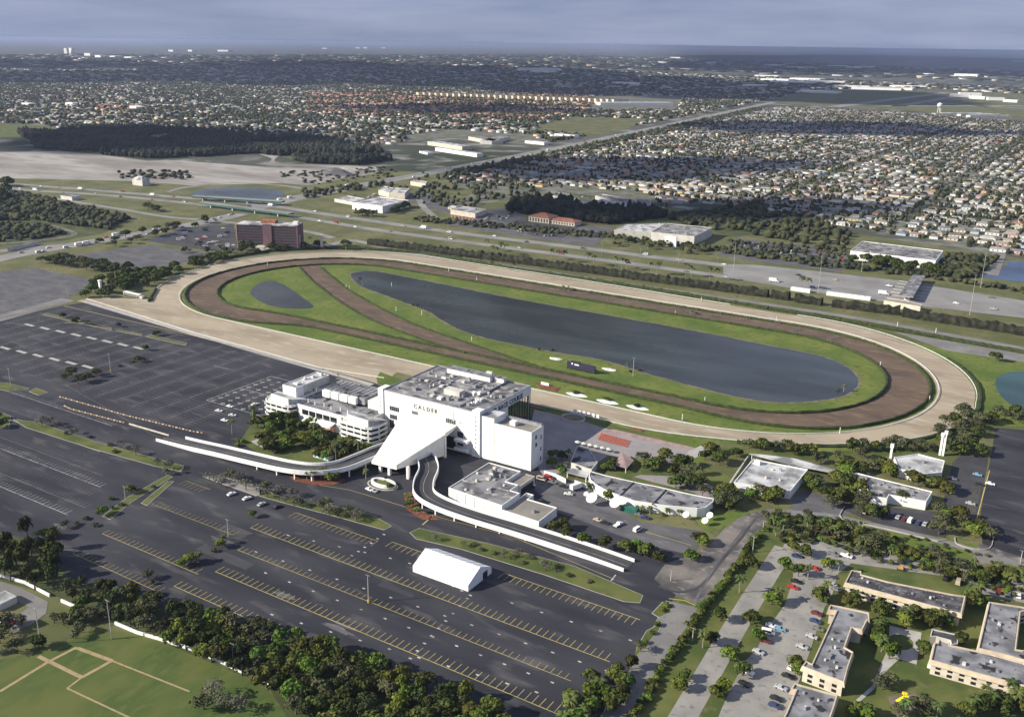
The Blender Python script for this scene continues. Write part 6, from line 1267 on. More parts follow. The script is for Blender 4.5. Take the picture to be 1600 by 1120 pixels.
bv = smoothline(px((-150, 440), (0, 404), (60, 392), (150, 377), (250, 360), (330, 345), (375, 334)), 4); traffic(bv, 22, (-9, -5, 5, 9), 'on the boulevard at the left', 'on the left boulevard', .25, .98)
bv2 = smoothline(px((375, 330), (470, 308), (560, 291), (700, 265), (850, 236), (1000, 205)), 6); traffic(bv2, 26, (-11, -6, 6, 11), 'on the boulevard beyond the motorway', 'on the far boulevard')
def lotfill(poly, n, where, group, ang=0, seed=1):
    d = {}; g = random.Random(seed)
    for (x, y) in scatter(poly, n, 3.4, seed):
        k = g.choice(['car', 'car', 'van', 'pickup']); c = g.choice(['white', 'silver', 'black', 'grey', 'dark blue', 'grey', 'beige', 'white', 'silver', 'white', 'red', 'black']); 
        if k == 'pickup' and c == 'beige': c = 'grey'
        o = vehicle(round(x / 3) * 3 if ang == 90 else x, y, math.radians(ang + g.choice([0, 180])), c, k); d.setdefault((c, k), []).append(o)
    for (c, k), l in d.items():
        kn = {'car': 'car', 'van': 'van', 'pickup': 'pickup'}[k]; label_row(l, f'{c} {kn}', where, kn, f'{c} {kn}s {group}')
lotfill([(290, 360), (360, 355), (366, 388), (320, 388), (265, 372)], 26, 'in the hotel car park', 'in the hotel car park', 30, 2)
lotfill([(520, 308), (640, 300), (650, 306), (540, 316)], 24, 'behind the white cube warehouse', 'behind the white cube warehouse', 90, 3)
lotfill([(720, 345), (790, 333), (800, 340), (740, 352)], 16, 'at the yellow fronted shop', 'at the yellow fronted shop', 90, 4)
lotfill([(1010, 318), (1040, 318), (1050, 335), (980, 330)], 8, 'near the white sheds', 'near the white sheds', 90, 5)
lotfill([(800, 300), (830, 296), (1020, 320), (1000, 330)], 6, 'around the white sheds', 'around the white sheds', 90, 6)
lotfill([(467, 388), (500, 384), (540, 388), (500, 391)], 10, 'between the sign pylons', 'between the sign pylons', 20, 7)
lotfill([(1155, 378), (1310, 396), (1325, 412), (1200, 402), (1145, 392)], 40, 'in the car park left of the toll warehouse', 'in the car park left of the toll warehouse', 90, 8)
lotfill([(745, 340), (800, 330), (825, 350), (900, 360), (870, 374), (760, 355)], 22, 'in the car park before the tiled clubhouse', 'before the tiled clubhouse', 90, 9)
# ---- poles
def light_pole(p, h, label, arms=2, m='pole', base=None):
    a = at(*p); o = empty('light_pole', (*a, 0), 0, label, 'light pole', 'light poles'); b = MB(); b.cyl((0, 0, 0), (0, 0, h), .22, .13, 8); b.build('shaft', m, o, local=True)
    if base: b = MB(); b.cyl((0, 0, 0), (0, 0, 1.3), .45, .4, 8); b.build('base', base, o, local=True)
    for k in range(arms):
        s_ = 1 if k % 2 else -1; b = MB(); b.box(s_ * .2 - (.9 if s_ < 0 else 0), -.1, h - .15, s_ * .2 + (.9 if s_ > 0 else 0), .1, h); b.build('lamp_head', 'metal', o, local=True)
    return o
def hgt(base, top): a = at(*base); return onv(top[0], top[1], a[1])[1]
lp = [((576, 941), (574, 898), 'tall light pole with yellow base left of the tent'), ((173, 580), (170, 553), 'light pole with yellow base beside the clump in the west lot'), ((17, 603), (12, 576), 'light pole on the kerbed island at the left edge'), ((357, 838), (356, 812), 'light pole in the middle of the south lots'), ((196, 779), (194, 760), 'light pole among shrubs between the south lots'),
      ((64, 1008), (52, 949), 'left floodlight mast of the ball field'), ((175, 998), (166, 937), 'middle floodlight mast of the ball field'), ((366, 1045), (362, 1005), 'dark floodlight mast at the outfield wall'), ((1048, 907), (1048, 890), 'short pole at the driveway mouth'), ((1082, 1000), (1081, 980), 'utility pole in the shrub screen'), ((1176, 863), (1178, 838), 'utility pole beside the lane bend'), ((1192, 828), (1193, 815), 'second utility pole beside the lane bend'), ((1294, 825), (1296, 804), 'utility pole at the ditch, left of the row'), ((1347, 830), (1348, 816), 'utility pole at the ditch, right of the row'), ((1594, 880), (1598, 860), 'utility pole at the right edge above the ditch'), ((1249, 866), (1249, 848), 'slim post at the top of the estate road'),
      ((1480, 620) if 0 else (1515, 492), (1524, 430), 'tall mast standing between hedge and motorway at the right'), ((1532, 450), (1541, 394), 'tall mast beside the canal water at the right'), ((1278, 458), (1284, 400), 'tall mast beside the site trailers'), ((1146, 423), (1150, 380), 'mast at the motorway verge near the parking area'), ((1346, 425), (1348, 400), 'mast in front of the toll warehouse'), ((989, 588), (990, 559), 'pale mast on the infield beside the lake shore'), ((106, 464), (103, 450), 'slim pole left of the square pylon'), ((173, 357), (173, 347), 'pole at the boulevard'), ((81, 400), (81, 391), 'pole at the boulevard bend')]
for b_, t_, l_ in lp: light_pole(b_, max(5, hgt(b_, t_)), l_, base='ypaint' if 'yellow' in l_ else None, m='dark' if l_.startswith('dark') else 'pole')
hl = []
for i, x in enumerate(range(100, 1180, 60)):
    y = np.interp(x, [0, 130, 250, 400, 550, 700, 800, 1000, 1200], [291, 301, 310, 325, 349, 369, 382, 407, 432]); a = at(x, y); o = empty('motorway_lamp', (*a, 0)); b = MB(); b.cyl((0, 0, 0), (0, 0, 13), .16, .1, 6); b.build('shaft', 'metal', o, local=True); b = MB(); b.box(-2, -.1, 12.9, 2, .1, 13.05); b.build('arm', 'metal', o, local=True); hl.append(o)
label_row(hl, 'slim grey lamp post', 'along the motorway median', 'lamp post', 'motorway lamp posts')
a = at(158, 458); o = empty('pylon', (*a, 0), 0, 'square white pylon between the trees behind the west turn', 'pylon'); b = MB(); b.box(-1, -1, 0, 1, 1, 11); b.build('shaft', 'white', o, local=True); b = MB(); b.box(-1.3, -1.3, 11, 1.3, 1.3, 12); b.build('cap', 'white', o, local=True)
fp = []
for i, (x, y) in enumerate(((418, 415), (541, 451), (546, 452), (612, 447) , (619, 486), (659, 492), (737, 532), (1101, 629), (1213, 502), (1055, 491), (1066, 656), (1312, 677), (1452, 626), (1375, 573), (1462, 520), (1096, 470), (701, 424), (1402, 510), (745, 438))):
    a = at(x, y); o = empty('marker_post', (*a, 0)); b = MB(); b.cyl((0, 0, 0), (0, 0, 3.4), .28, .22, 6); b.build('shaft', 'white', o, local=True); fp.append(o)
    b = MB(); b.cyl((0, 0, 3.4), (0, 0, 3.9), .34, .05, 6); b.build('tip', 'white' if i % 3 else 'redp', o, local=True)
label_row(fp, 'white distance post', 'round the race course', 'marker post', 'distance posts round the course')
a = at(209, 464); o = empty('starting_gate', (*a, 0), 0, 'white starting gate on wheels parked in the sand chute', 'starting gate')
for k in range(8): b = MB(); b.box(-12 + k * 3, -1.5, .6, -11.7 + k * 3, 1.5, 3.2); b.build('stall_partition', 'white', o, local=True)
b = MB(); b.box(-12, -1.6, 3.2, 9.4, 1.6, 3.6); b.build('roof_frame', 'white', o, local=True); b = MB(); b.box(9.4, -1.2, .5, 13, 1.2, 2.6); b.build('tractor', 'offwhite', o, local=True)
for x in (-10, 8): b = MB(); b.cyl((x, -1.7, .5), (x, 1.7, .5), .5, .5, 10); b.build('wheel', 'dark', o, local=True)
def guard(poly, n, label, m1='orange', m2='yellow'):
    line = px(*poly); o = empty('barrier_line', (*line[0], 0), 0, label, 'barrier'); tot = [0]
    for p, q in zip(line, line[1:]): tot.append(tot[-1] + math.hypot(q[0] - p[0], q[1] - p[1]))
    for i in range(n):
        s_ = tot[-1] * (i + .5) / n; k = max(j for j in range(len(tot)) if tot[j] <= s_); p, q = line[k], line[k + 1]; t = (s_ - tot[k]) / (tot[k + 1] - tot[k]); x, y = p[0] + (q[0] - p[0]) * t, p[1] + (q[1] - p[1]) * t
        b = MB(); b.box(x - .9, y - .22, 0, x + .9, y + .22, .5); b.build('barrier_block', m1 if i % 2 else m2, o)
guard([(92, 620), (100, 622), (200, 650), (300, 674), (318, 677)], 46, 'upper line of orange and yellow barrier blocks leading to the driveway', 'orange', 'cream'); guard([(100, 634), (110, 639), (195, 661)], 22, 'lower line of orange and yellow barrier blocks before the driveway', 'orange', 'cream')
o = empty('low_wall', (*at(230, 670), 0), 0, 'low cream wall joining barrier blocks and driveway parapet', 'wall'); b = MB(); wall_strip(b, px((202, 663), (264, 681)), 0, .8, .5); b.build('wall', 'cream', o)
o = empty('field_wall', (*at(120, 945), 0), 0, 'white boundary wall between woods and ball field', 'wall'); 
for seg in (((-20, 895), (40, 912), (78, 932)), ((96, 940), (126, 953)), ((180, 975), (215, 990), (250, 1000), (300, 1016), (345, 1035), (380, 1052)), ((400, 1060), (450, 1082))): b = MB(); wall_strip(b, px(*seg), 0, 1.3, .6); b.build('wall_panel', 'white', o)
sheet('lane', px((-40, 905), (0, 908), (40, 922), (75, 940), (72, 958), (50, 975), (20, 990), (10, 975), (30, 960), (45, 948), (0, 925), (-40, 915)), .1, 'road')
a = at(6, 945); block('house', rect(a[0] - 5, a[1] - 4, a[0] + 3, a[1] + 4), 3, 'pale roofed hut in the shade at the left edge', 'hut', 'offwhite', 'roofw', 0)
a = at(300, 1012); 
# infield fence frames over the training track
fr_ = []
for x, y in ((874, 454), (918, 459), (957, 467), (988, 474), (1080, 487), (1118, 494), (1164, 500), (1210, 508), (1240, 517), (1300, 530)):
    a = at(x, y); o = empty('jump_frame', (*a, 0), 1.2); b = MB()
    for k in range(4): b.cyl((-6 + k * 4, 0, 0), (-6 + k * 4, 0, 2.2), .1, .1, 5)
    b.box(-6, -.1, 2.1, 6, .1, 2.35); b.build('frame', 'metal', o, local=True); fr_.append(o)
label_row(fr_, 'grey metal frame', 'across the brown course on the far side', 'frame', 'metal frames on the brown course')
# ================================================================ SUBURBS
g = np.random.default_rng(5)
def view(x, y): X, Y, w = to(x, y, 0); return X, Y, w
bvl = px((375, 330), (470, 308), (560, 291), (700, 265), (850, 236), (1000, 205), (1180, 166), (1250, 152), (1500, 125))
Z_RES = px((700, 330) , (740, 300), (690, 282), (860, 243), (1000, 212), (1180, 172), (1230, 168), (1400, 176), (1640, 196), (1900, 230), (1900, 480), (1600, 402), (1470, 378), (1290, 350), (1120, 318), (1040, 320), (830, 295), (800, 310))
Z_LEFT = px((-300, 190), (-300, 128), (600, 128), (1230, 150), (1180, 160), (1000, 196), (840, 228), (700, 214), (560, 232), (410, 212), (200, 200), (95, 200), (60, 194))
Z_MID = px((-300, 120), (-300, 104), (600, 104), (900, 108), (1640, 140), (1640, 150), (1440, 138), (1300, 140), (1180, 152), (600, 127), (-300, 127))
Z_FAR = px((-300, 100), (-300, 86), (900, 86), (1700, 116), (1700, 132), (900, 106), (-300, 103))
NO = [px((838, 196), (900, 183), (1020, 186), (985, 200), (930, 214), (840, 206)), px((-60, 192), (60, 196), (95, 202), (60, 215), (-60, 214)), px((630, 214), (705, 202), (830, 212), (870, 226), (760, 252), (690, 250)), px((930, 150), (1070, 150), (1060, 172), (920, 172)), px((800, 290), (1010, 300), (1040, 330), (830, 318)), px((655, 275), (800, 288), (810, 315), (735, 335), (665, 310))]
WOODS = [px((28, 208), (95, 203), (200, 200), (300, 206), (410, 214), (470, 216), (590, 232), (612, 250), (560, 258), (480, 256), (440, 245), (400, 240), (300, 246), (235, 248), (130, 240), (60, 232)), px((820, 312), (1010, 332), (1040, 340), (960, 352), (900, 346), (790, 330))]
def mask(x, y, polys):
    r = np.zeros(len(x), bool)
    for p in polys: r |= inpoly(x, y, p)
    return r
def distseg(x, y, line):
    d = np.full(len(x), 1e9)
    for p, q in zip(line, line[1:]):
        L = (q[0] - p[0]) ** 2 + (q[1] - p[1]) ** 2; t = np.clip(((x - p[0]) * (q[0] - p[0]) + (y - p[1]) * (q[1] - p[1])) / L, 0, 1); d = np.minimum(d, np.hypot(x - p[0] - t * (q[0] - p[0]), y - p[1] - t * (q[1] - p[1])))
    return d
def lots(zone, pitch_x, pitch_y, seed, jit=2.):
    gg = np.random.default_rng(seed); xs = [p[0] for p in zone]; ys = [p[1] for p in zone]
    X, Y = np.meshgrid(np.arange(min(xs), max(xs), pitch_x), np.arange(min(ys), max(ys), pitch_y)); row = np.round((Y - min(ys)) / pitch_y).astype(int)
    Y = Y + np.where(row % 2 == 0, pitch_y * .14, -pitch_y * .14); x = X.ravel() + gg.uniform(-jit, jit, X.size); y = Y.ravel() + gg.uniform(-jit * .6, jit * .6, X.size); rw = row.ravel()
    k = inpoly(x, y, zone) & ~mask(x, y, NO) & ~mask(x, y, WOODS) & (distseg(x, y, bvl) > 34); px_, py_, w = to(x, y); k &= np.abs(((x - 60) / 210) % 1 - .5) > .035; k &= (px_ > -40) & (px_ < 1640) & (w > 0)
    return x[k], y[k], rw[k], w[k]
WALLC = [('house_wall_white', (.7, .69, .66)), ('house_wall_cream', (.62, .55, .4)), ('house_wall_pink', (.6, .42, .36)), ('house_wall_yellow', (.62, .5, .26)), ('house_wall_blue', (.4, .48, .54))]
ROOFC = [('house_roof_white', (.46, .45, .43)), ('house_roof_grey', (.2, .2, .205)), ('house_roof_pale', (.31, .29, .265)), ('house_roof_brown', (.2, .16, .135)), ('house_roof_red', (.36, .19, .14)), ('house_roof_dark', (.12, .12, .13))]
WM = [mat(n, c, .85, var=.1, scale=.2) for n, c in WALLC]; RM = [mat(n, c, .9, var=.2, scale=.1) for n, c in ROOFC]
RED = [mat('terracotta_roof', (.42, .2, .13), .9, var=.3, scale=.05), mat('faded_terracotta_roof', (.45, .27, .2), .9, var=.2, scale=.05)]
HV = np.array([(-1, -1, 0), (1, -1, 0), (1, 1, 0), (-1, 1, 0), (-1, -1, 1), (1, -1, 1), (1, 1, 1), (-1, 1, 1)], float)
HF = np.array([(0, 1, 5, 4), (1, 2, 6, 5), (2, 3, 7, 6), (3, 0, 4, 7)])
RV = np.array([(-1.07, -1.1, 0), (1.07, -1.1, 0), (1.07, 1.1, 0), (-1.07, 1.1, 0), (-.55, 0, 1), (.55, 0, 1)], float)
RFq = np.array([(0, 1, 5, 4), (2, 3, 4, 5)]); RFt = np.array([(1, 2, 5), (3, 0, 4)])
def houses_mesh(name, x, y, w, d, h, rh, rot, wm, rm, walls=WM, roofs=RM):
    n = len(x); c, s = np.cos(rot), np.sin(rot)
    def put(V, zz0, zz1):
        lx = V[None, :, 0] * w[:, None] / 2; ly = V[None, :, 1] * d[:, None] / 2; z = zz0[:, None] + V[None, :, 2] * (zz1 - zz0)[:, None]
        return np.stack([x[:, None] + lx * c[:, None] - ly * s[:, None], y[:, None] + lx * s[:, None] + ly * c[:, None], z], -1)
    A = put(HV, np.zeros(n), h); B = put(RV, h, h + rh)
    V = np.concatenate([A, B], 1); nv = 14; base = (np.arange(n) * nv)[:, None, None]
    f4 = np.concatenate([HF, RFq + 8]); q = (f4[None] + base).reshape(-1, 4); t = ((RFt + 8)[None] + base).reshape(-1, 3)
    me = bpy.data.meshes.new(name); me.vertices.add(n * nv); me.vertices.foreach_set('co', V.reshape(-1).astype(np.float32))
    nq, nt3 = len(q), len(t); me.loops.add(nq * 4 + nt3 * 3); me.loops.foreach_set('vertex_index', np.concatenate([q.ravel(), t.ravel()]).astype(np.int32))
    me.polygons.add(nq + nt3); me.polygons.foreach_set('loop_start', np.concatenate([np.arange(nq) * 4, nq * 4 + np.arange(nt3) * 3]).astype(np.int32)); me.polygons.foreach_set('loop_total', np.concatenate([np.full(nq, 4), np.full(nt3, 3)]).astype(np.int32))
    for m in walls + roofs: me.materials.append(m)
    mq = np.stack([wm] * 4 + [rm + len(walls)] * 2, 1).ravel(); mt_ = np.stack([rm + len(walls)] * 2, 1).ravel(); me.polygons.foreach_set('material_index', np.concatenate([mq, mt_]).astype(np.int32))
    me.update(calc_edges=True); me.validate(); o = bpy.data.objects.new(name, me); COL.objects.link(o); return o
ICO = None
def blobs(name, x, y, r, h, m, seed=1):
    global ICO
    if ICO is None:
        import bmesh
        bm = bmesh.new(); bmesh.ops.create_icosphere(bm, subdivisions=1, radius=1); ICO = (np.array([v.co[:] for v in bm.verts]), np.array([[v.index for v in f.verts] for f in bm.faces])); bm.free()
    gg = np.random.default_rng(seed); V0, F0 = ICO; n = len(x); V = np.repeat(V0[None], n, 0) * gg.uniform(.65, 1.35, (n, len(V0), 1)); V[:, :, 2] = V[:, :, 2] * .5 + .5
    V = V * np.stack([r, r, h], -1)[:, None, :]; V[:, :, 0] += x[:, None]; V[:, :, 1] += y[:, None]; F_ = (F0[None] + (np.arange(n) * len(V0))[:, None, None]).reshape(-1, 3)
    me = bpy.data.meshes.new(name); me.vertices.add(n * len(V0)); me.vertices.foreach_set('co', V.reshape(-1).astype(np.float32)); k = len(F_)
    me.loops.add(k * 3); me.loops.foreach_set('vertex_index', F_.ravel().astype(np.int32)); me.polygons.add(k); me.polygons.foreach_set('loop_start', (np.arange(k) * 3).astype(np.int32)); me.polygons.foreach_set('loop_total', np.full(k, 3, np.int32))
    me.materials.append(M[m]); me.update(calc_edges=True); o = bpy.data.objects.new(name, me); COL.objects.link(o); return tag(o, kind='stuff')
sheet('residential_ground', Z_RES, .12, mat('suburb_ground', (.085, .095, .05), .95, col2=(.17, .165, .14), scale=.03, lo=.42, hi=.62, detail=6, fine=((.2, .19, .175), .1, .5, .7)))
sheet('residential_ground', Z_LEFT, .1, MATS['suburb_ground'])
sheet('residential_ground', Z_MID, .1, MATS['suburb_ground'])
# streets of the near suburb
xs = [p[0] for p in Z_RES]; PY = 66.; y0r = min(p[1] for p in Z_RES)
st = MB(); yy = y0r + 33
while yy < 2400:
    xx = np.arange(-1400, 900, 20.); ok = inpoly(xx, np.full(len(xx), yy), Z_RES) & ~mask(xx, np.full(len(xx), yy), NO + WOODS)
    for a, k in zip(xx, ok):
        if k: st.add([(a - 10, yy - 2.8, .2), (a + 10, yy - 2.8, .2), (a + 10, yy + 2.8, .2), (a - 10, yy + 2.8, .2)], [(0, 1, 2, 3)])
    yy += PY
tag(st.build('residential_streets', 'concrete'), kind='structure')
ribbon('avenue', px((1548, 430), (1560, 400), (1578, 350), (1598, 290), (1640, 200)), 7, .25, 'road'); ribbon('avenue', px((1180, 330), (1205, 300), (1235, 250), (1290, 200)), 4, .25, 'road')
x, y, rw, w = lots(Z_RES, 19, 33, 1, 1.2)
keep = g.random(len(x)) < .95; x, y, rw, w = x[keep], y[keep], rw[keep], w[keep]
o_ = np.argsort(w); x, y, rw, w = x[o_], y[o_], rw[o_], w[o_]; n = len(x)
ww = g.uniform(13, 18, n); dd = g.uniform(8.5, 12, n); hh = g.uniform(2.9, 3.6, n); rr = g.uniform(1.2, 2.1, n); rot = g.choice([0, 0, 0, PI / 2], n) + g.normal(0, .03, n)
wm = g.choice(5, n, p=[.42, .28, .12, .08, .1]); rm = g.choice(6, n, p=[.17, .27, .28, .12, .09, .07])
NH = 290
hn = ['white', 'cream', 'pink', 'yellow', 'bluish']; rn = ['white', 'grey', 'pale', 'brown', 'red tiled', 'dark']
wmesh, rmesh = {}, {}
for i in range(5): b = MB(); b.add([tuple(v * (.5, .5, 1)) for v in HV], [tuple(f) for f in HF]); t = b.build('wall', WM[i]); wmesh[i] = t.data; bpy.data.objects.remove(t)
for i in range(6): b = MB(); b.add([tuple(v * (.5, .5, 1)) for v in RV], [tuple(f) for f in RFq] + [tuple(f) for f in RFt]); t = b.build('roof', RM[i]); rmesh[i] = t.data; bpy.data.objects.remove(t)
b = MB(); b.box(-.5, -.05, 0, .5, .05, 1); t = b.build('window', 'shade'); wdm = t.data; bpy.data.objects.remove(t)
hs = []
for i in range(min(NH, n)):
    o = bpy.data.objects.new('house', None); COL.objects.link(o); o.location = (x[i], y[i], .1); o.rotation_euler = (0, 0, rot[i])
    ob('wall', wmesh[wm[i]], o, (0, 0, 0), (ww[i], dd[i], hh[i])); ob('roof', rmesh[rm[i]], o, (0, 0, hh[i]), (ww[i], dd[i], rr[i]))
    if i < 120:
        for k in (-.3, 0, .3): ob('window', wdm, o, (ww[i] * k, -dd[i] / 2 - .02, .9), (1.6, 1, 1.2))
    hs.append(o)
rows_ = {}
for i, o in enumerate(hs): rows_.setdefault(int(rw[i]), []).append((i, o))
for ri, r_ in enumerate(sorted(rows_)):
    l = sorted(rows_[r_], key=lambda q: q[1].location.x)
    for j, (i, o) in enumerate(l): tag(o, f'{hn[wm[i]]} house, {rn[rm[i]]} roof, {ordn(j)} from the left in street row {ordn(ri)}', 'house', 'houses of the near suburb')
houses_mesh('distant_houses', x[NH:], y[NH:], ww[NH:], dd[NH:], hh[NH:], rr[NH:], rot[NH:], wm[NH:], rm[NH:])['kind'] = 'stuff'
# far left suburbs, greener and with red roofed districts
x2, y2, r2_, w2 = lots(Z_LEFT, 26, 34, 2, 5); red = mask(x2, y2, [px((480, 145), (800, 148), (1000, 152), (900, 178), (840, 190), (780, 188), (620, 184), (480, 178)), px((140, 166), (230, 163), (210, 176), (140, 174))])
n = len(x2); k = g.random(n) < np.where(red, .95, .72); x2, y2, red = x2[k], y2[k], red[k]; n = len(x2)
rm2 = np.where(red, 6 + g.integers(0, 2, n), g.choice(6, n, p=[.24, .24, .28, .12, .06, .06]))
houses_mesh('distant_houses', x2, y2, g.uniform(13, 20, n), g.uniform(9, 13, n), g.uniform(3, 5.5, n), g.uniform(1.3, 2.4, n), g.normal(0, .25, n), g.choice(5, n, p=[.4, .3, .15, .08, .07]), rm2, WM, RM + RED)['kind'] = 'stuff'
x3, y3, _, w3 = lots(Z_MID, 62, 80, 3, 18); n = len(x3); k = g.random(n) < .92; x3, y3 = x3[k], y3[k]; n = len(x3)
houses_mesh('distant_buildings', x3, y3, g.uniform(16, 44, n), g.uniform(12, 28, n), g.uniform(4, 8, n), g.uniform(.8, 2.2, n), g.normal(0, .2, n), g.choice(5, n, p=[.4, .3, .15, .08, .07]), g.choice(6, n, p=[.34, .24, .22, .1, .06, .04]), WM, RM)['kind'] = 'stuff'
x5, y5, _, w5 = lots(Z_FAR, 200, 200, 4, 80); n = len(x5); k = g.random(n) < .45; x5, y5 = x5[k], y5[k]; n = len(x5)
houses_mesh('distant_buildings', x5, y5, g.uniform(30, 120, n), g.uniform(30, 90, n), g.uniform(6, 12, n), g.uniform(.5, 1, n), g.normal(0, .2, n), g.choice(5, n, p=[.4, .3, .15, .08, .07]), g.choice(6, n, p=[.4, .2, .2, .1, .06, .04]), WM, RM)['kind'] = 'stuff'
# trees among the houses
def tree_field(zone, n, seed, r=(2.4, 5), h=(4, 9), m='fartree', avoid=None, name='distant_trees', gap=30):
    gg = np.random.default_rng(seed); xs = [p[0] for p in zone]; ys = [p[1] for p in zone]; X = gg.uniform(min(xs), max(xs), n * 6); Y = gg.uniform(min(ys), max(ys), n * 6); q = np.random.default_rng(seed + 1)
    cl = np.sin(X * .013 + np.sin(Y * .011) * 2) * np.cos(Y * .017 + np.sin(X * .009) * 2)
    k = inpoly(X, Y, zone) & (distseg(X, Y, bvl) > gap); a, b_, w_ = to(X, Y); k &= (a > -40) & (a < 1640) & (w_ > 0) & (q.random(len(X)) < .55 + .45 * cl)
    if avoid: k &= ~mask(X, Y, avoid)
    X, Y = X[k][:n], Y[k][:n]; s = len(X); return blobs(name, X, Y, gg.uniform(*r, s), gg.uniform(*h, s), m, seed)
tree_field(Z_RES, 12500, 51, (1.9, 4.), (3.5, 8), avoid=NO); tree_field(Z_LEFT, 24000, 52, (3.5, 7.5), (5, 11), avoid=NO); tree_field(Z_MID, 8000, 53, (12, 26), (6, 12), avoid=NO); tree_field(Z_FAR, 5000, 54, (30, 80), (8, 14))
for i, wz in enumerate(WOODS): 
    A = abs(sum(wz[j][0] * wz[(j + 1) % len(wz)][1] - wz[(j + 1) % len(wz)][0] * wz[j][1] for j in range(len(wz)))) / 2
    gg = np.random.default_rng(70 + i); n = int(A / 38); xs = [p[0] for p in wz]; ys = [p[1] for p in wz]; X = gg.uniform(min(xs), max(xs), n * 4); Y = gg.uniform(min(ys), max(ys), n * 4); k = inpoly(X, Y, wz); k &= (np.sin(X * .021 + 2 * np.sin(Y * .013)) + np.cos(Y * .027 + np.sin(X * .017) * 2) + gg.uniform(-1, 1, len(X))) > -.45; X, Y = X[k][:n], Y[k][:n]; blobs('woodland', X, Y, gg.uniform(2.5, 7, len(X)), gg.uniform(5, 16, len(X)), 'wood', 80 + i)
    sheet('woodland_floor', wz, .14, 'dry')
for i, (pz, n, r, h) in enumerate((([(-60, 300), (40, 306), (120, 322), (200, 343), (170, 360), (60, 345), (-60, 345)], 900, (3, 6), (4, 9)), ([(-60, 350), (60, 350), (110, 365), (60, 374), (-60, 382)], 260, (2, 5), (2, 5)),
    ([(600, 292), (700, 270), (800, 285), (850, 300), (790, 310), (720, 330), (660, 320), (640, 300)], 150, (2.4, 5), (4, 9)), ([(1100, 330), (1180, 318), (1290, 350), (1330, 370), (1320, 390), (1200, 372), (1110, 352)], 260, (3, 6), (4, 9)), ([(1040, 340), (1100, 330), (1120, 360), (1060, 350)], 160, (3, 5), (4, 8)),
    ([(1140, 375), (1320, 392), (1340, 414), (1290, 420), (1190, 405), (1130, 395)], 170, (2, 3.6), (3, 5)), ([(640, 345), (960, 375), (1200, 405), (1350, 424), (1480, 440), (1640, 465), (1640, 460), (1400, 424), (960, 366), (660, 340)], 520, (2, 4), (2.5, 5)), ([(1470, 400), (1560, 405), (1530, 430), (1500, 440), (1470, 430)], 130, (3, 5), (4, 7)), ([(470, 300), (560, 290), (600, 285), (600, 290), (480, 312)], 60, (3, 5), (4, 8)), ([(1500, 705), (1545, 715), (1530, 800), (1500, 780)], 0, (2, 3), (2, 3)), ([(180, 268), (290, 268), (300, 282), (180, 280)], 60, (3, 6), (3, 6)), ([(700, 270), (860, 240), (1180, 170), (1190, 174), (870, 248), (710, 280)], 900, (3, 6), (5, 9)), ([(420, 270), (600, 262), (640, 275), (560, 284), (480, 290)], 120, (2, 5), (2, 4)))):
    z_ = px(*pz); gg = np.random.default_rng(90 + i); xs = [p[0] for p in z_]; ys = [p[1] for p in z_]; X = gg.uniform(min(xs), max(xs), max(1, n * 12)); Y = gg.uniform(min(ys), max(ys), max(1, n * 12)); k = inpoly(X, Y, z_); X, Y = X[k][:n], Y[k][:n]
    if len(X): blobs('scrub_trees', X, Y, gg.uniform(*r, len(X)), gg.uniform(*h, len(X)), 'fartree', 110 + i)
# apartment slabs and bright distant buildings, each a thing
sl_ = []
def slab(p, w_, d, h, wallm, roofm, ang=0., name='distant_block'):
    a = at(*p); o = empty(name, (*a, 0), ang); b = MB(); b.box(-w_ / 2, -d / 2, 0, w_ / 2, d / 2, h); b.build('wall', wallm, o, local=True); b = MB(); b.box(-w_ / 2 - .3, -d / 2 - .3, h, w_ / 2 + .3, d / 2 + .3, h + .8); b.build('roof', roofm, o, local=True); return o
for i in range(34): x_ = 664 + i * 9.2; sl_.append(slab((x_, 151 + (x_ - 664) * .037), 26, 70, 17, WM[1], RM[3], -.5))
label_row(sl_, 'beige slab apartment block', 'in the row beyond the red roofs', 'apartment block', 'beige slab blocks')
fb = []
for (x_, y_, w_, h_) in ((104, 84, 60, 70), (112, 84, 70, 75), (140, 89, 120, 40), (160, 91, 200, 30), (180, 91, 240, 24), (205, 92, 160, 20), (270, 81, 160, 30), (300, 81, 160, 30), (352, 81, 260, 30), (508, 77, 150, 30), (560, 76, 180, 30), (572, 76, 180, 30), (600, 76, 160, 30), (835, 112, 260, 26), (858, 112, 180, 26), (978, 133, 140, 14), (1058, 92, 220, 25), (1036, 99, 120, 20), (1110, 100, 120, 22), (1180, 136, 130, 12), (1215, 127, 200, 14), (1240, 131, 260, 13), (1262, 126, 220, 14), (1290, 130, 240, 12), (1330, 137, 200, 10), (1370, 140, 260, 10), (1395, 140, 220, 10), (1420, 137, 200, 10), (1510, 121, 180, 26), (1310, 105, 220, 16), (1250, 107, 260, 14), (1350, 106, 200, 14), (1500, 152, 90, 14), (1515, 150, 100, 14), (1530, 155, 80, 12), (1555, 157, 70, 12), (1580, 160, 60, 10), (1335, 107, 160, 14), (1210, 103, 240, 14), (1280, 145, 200, 8), (1590, 97, 200, 20), (215, 171, 60, 9), (45, 166, 50, 9), (112, 165, 40, 9), (1200, 121, 180, 14)):
    fb.append(slab((x_, y_), w_, w_ * .5, h_, 'white', 'white', g.normal(0, .2), 'distant_building'))
label_row(fb, 'bright white far building', 'of those dotted towards the horizon', 'building', 'bright buildings near the horizon')
rb = []
for (x_, y_) in ((1490, 181), (1503, 180), (1516, 181), (1530, 182), (1545, 184)): rb.append(slab((x_, y_), 26, 150, 7, 'offwhite', 'roofw', -.9, 'hangar'))
label_row(rb, 'long pale hangar', 'at the near side of the airfield', 'hangar', 'hangars at the airfield')
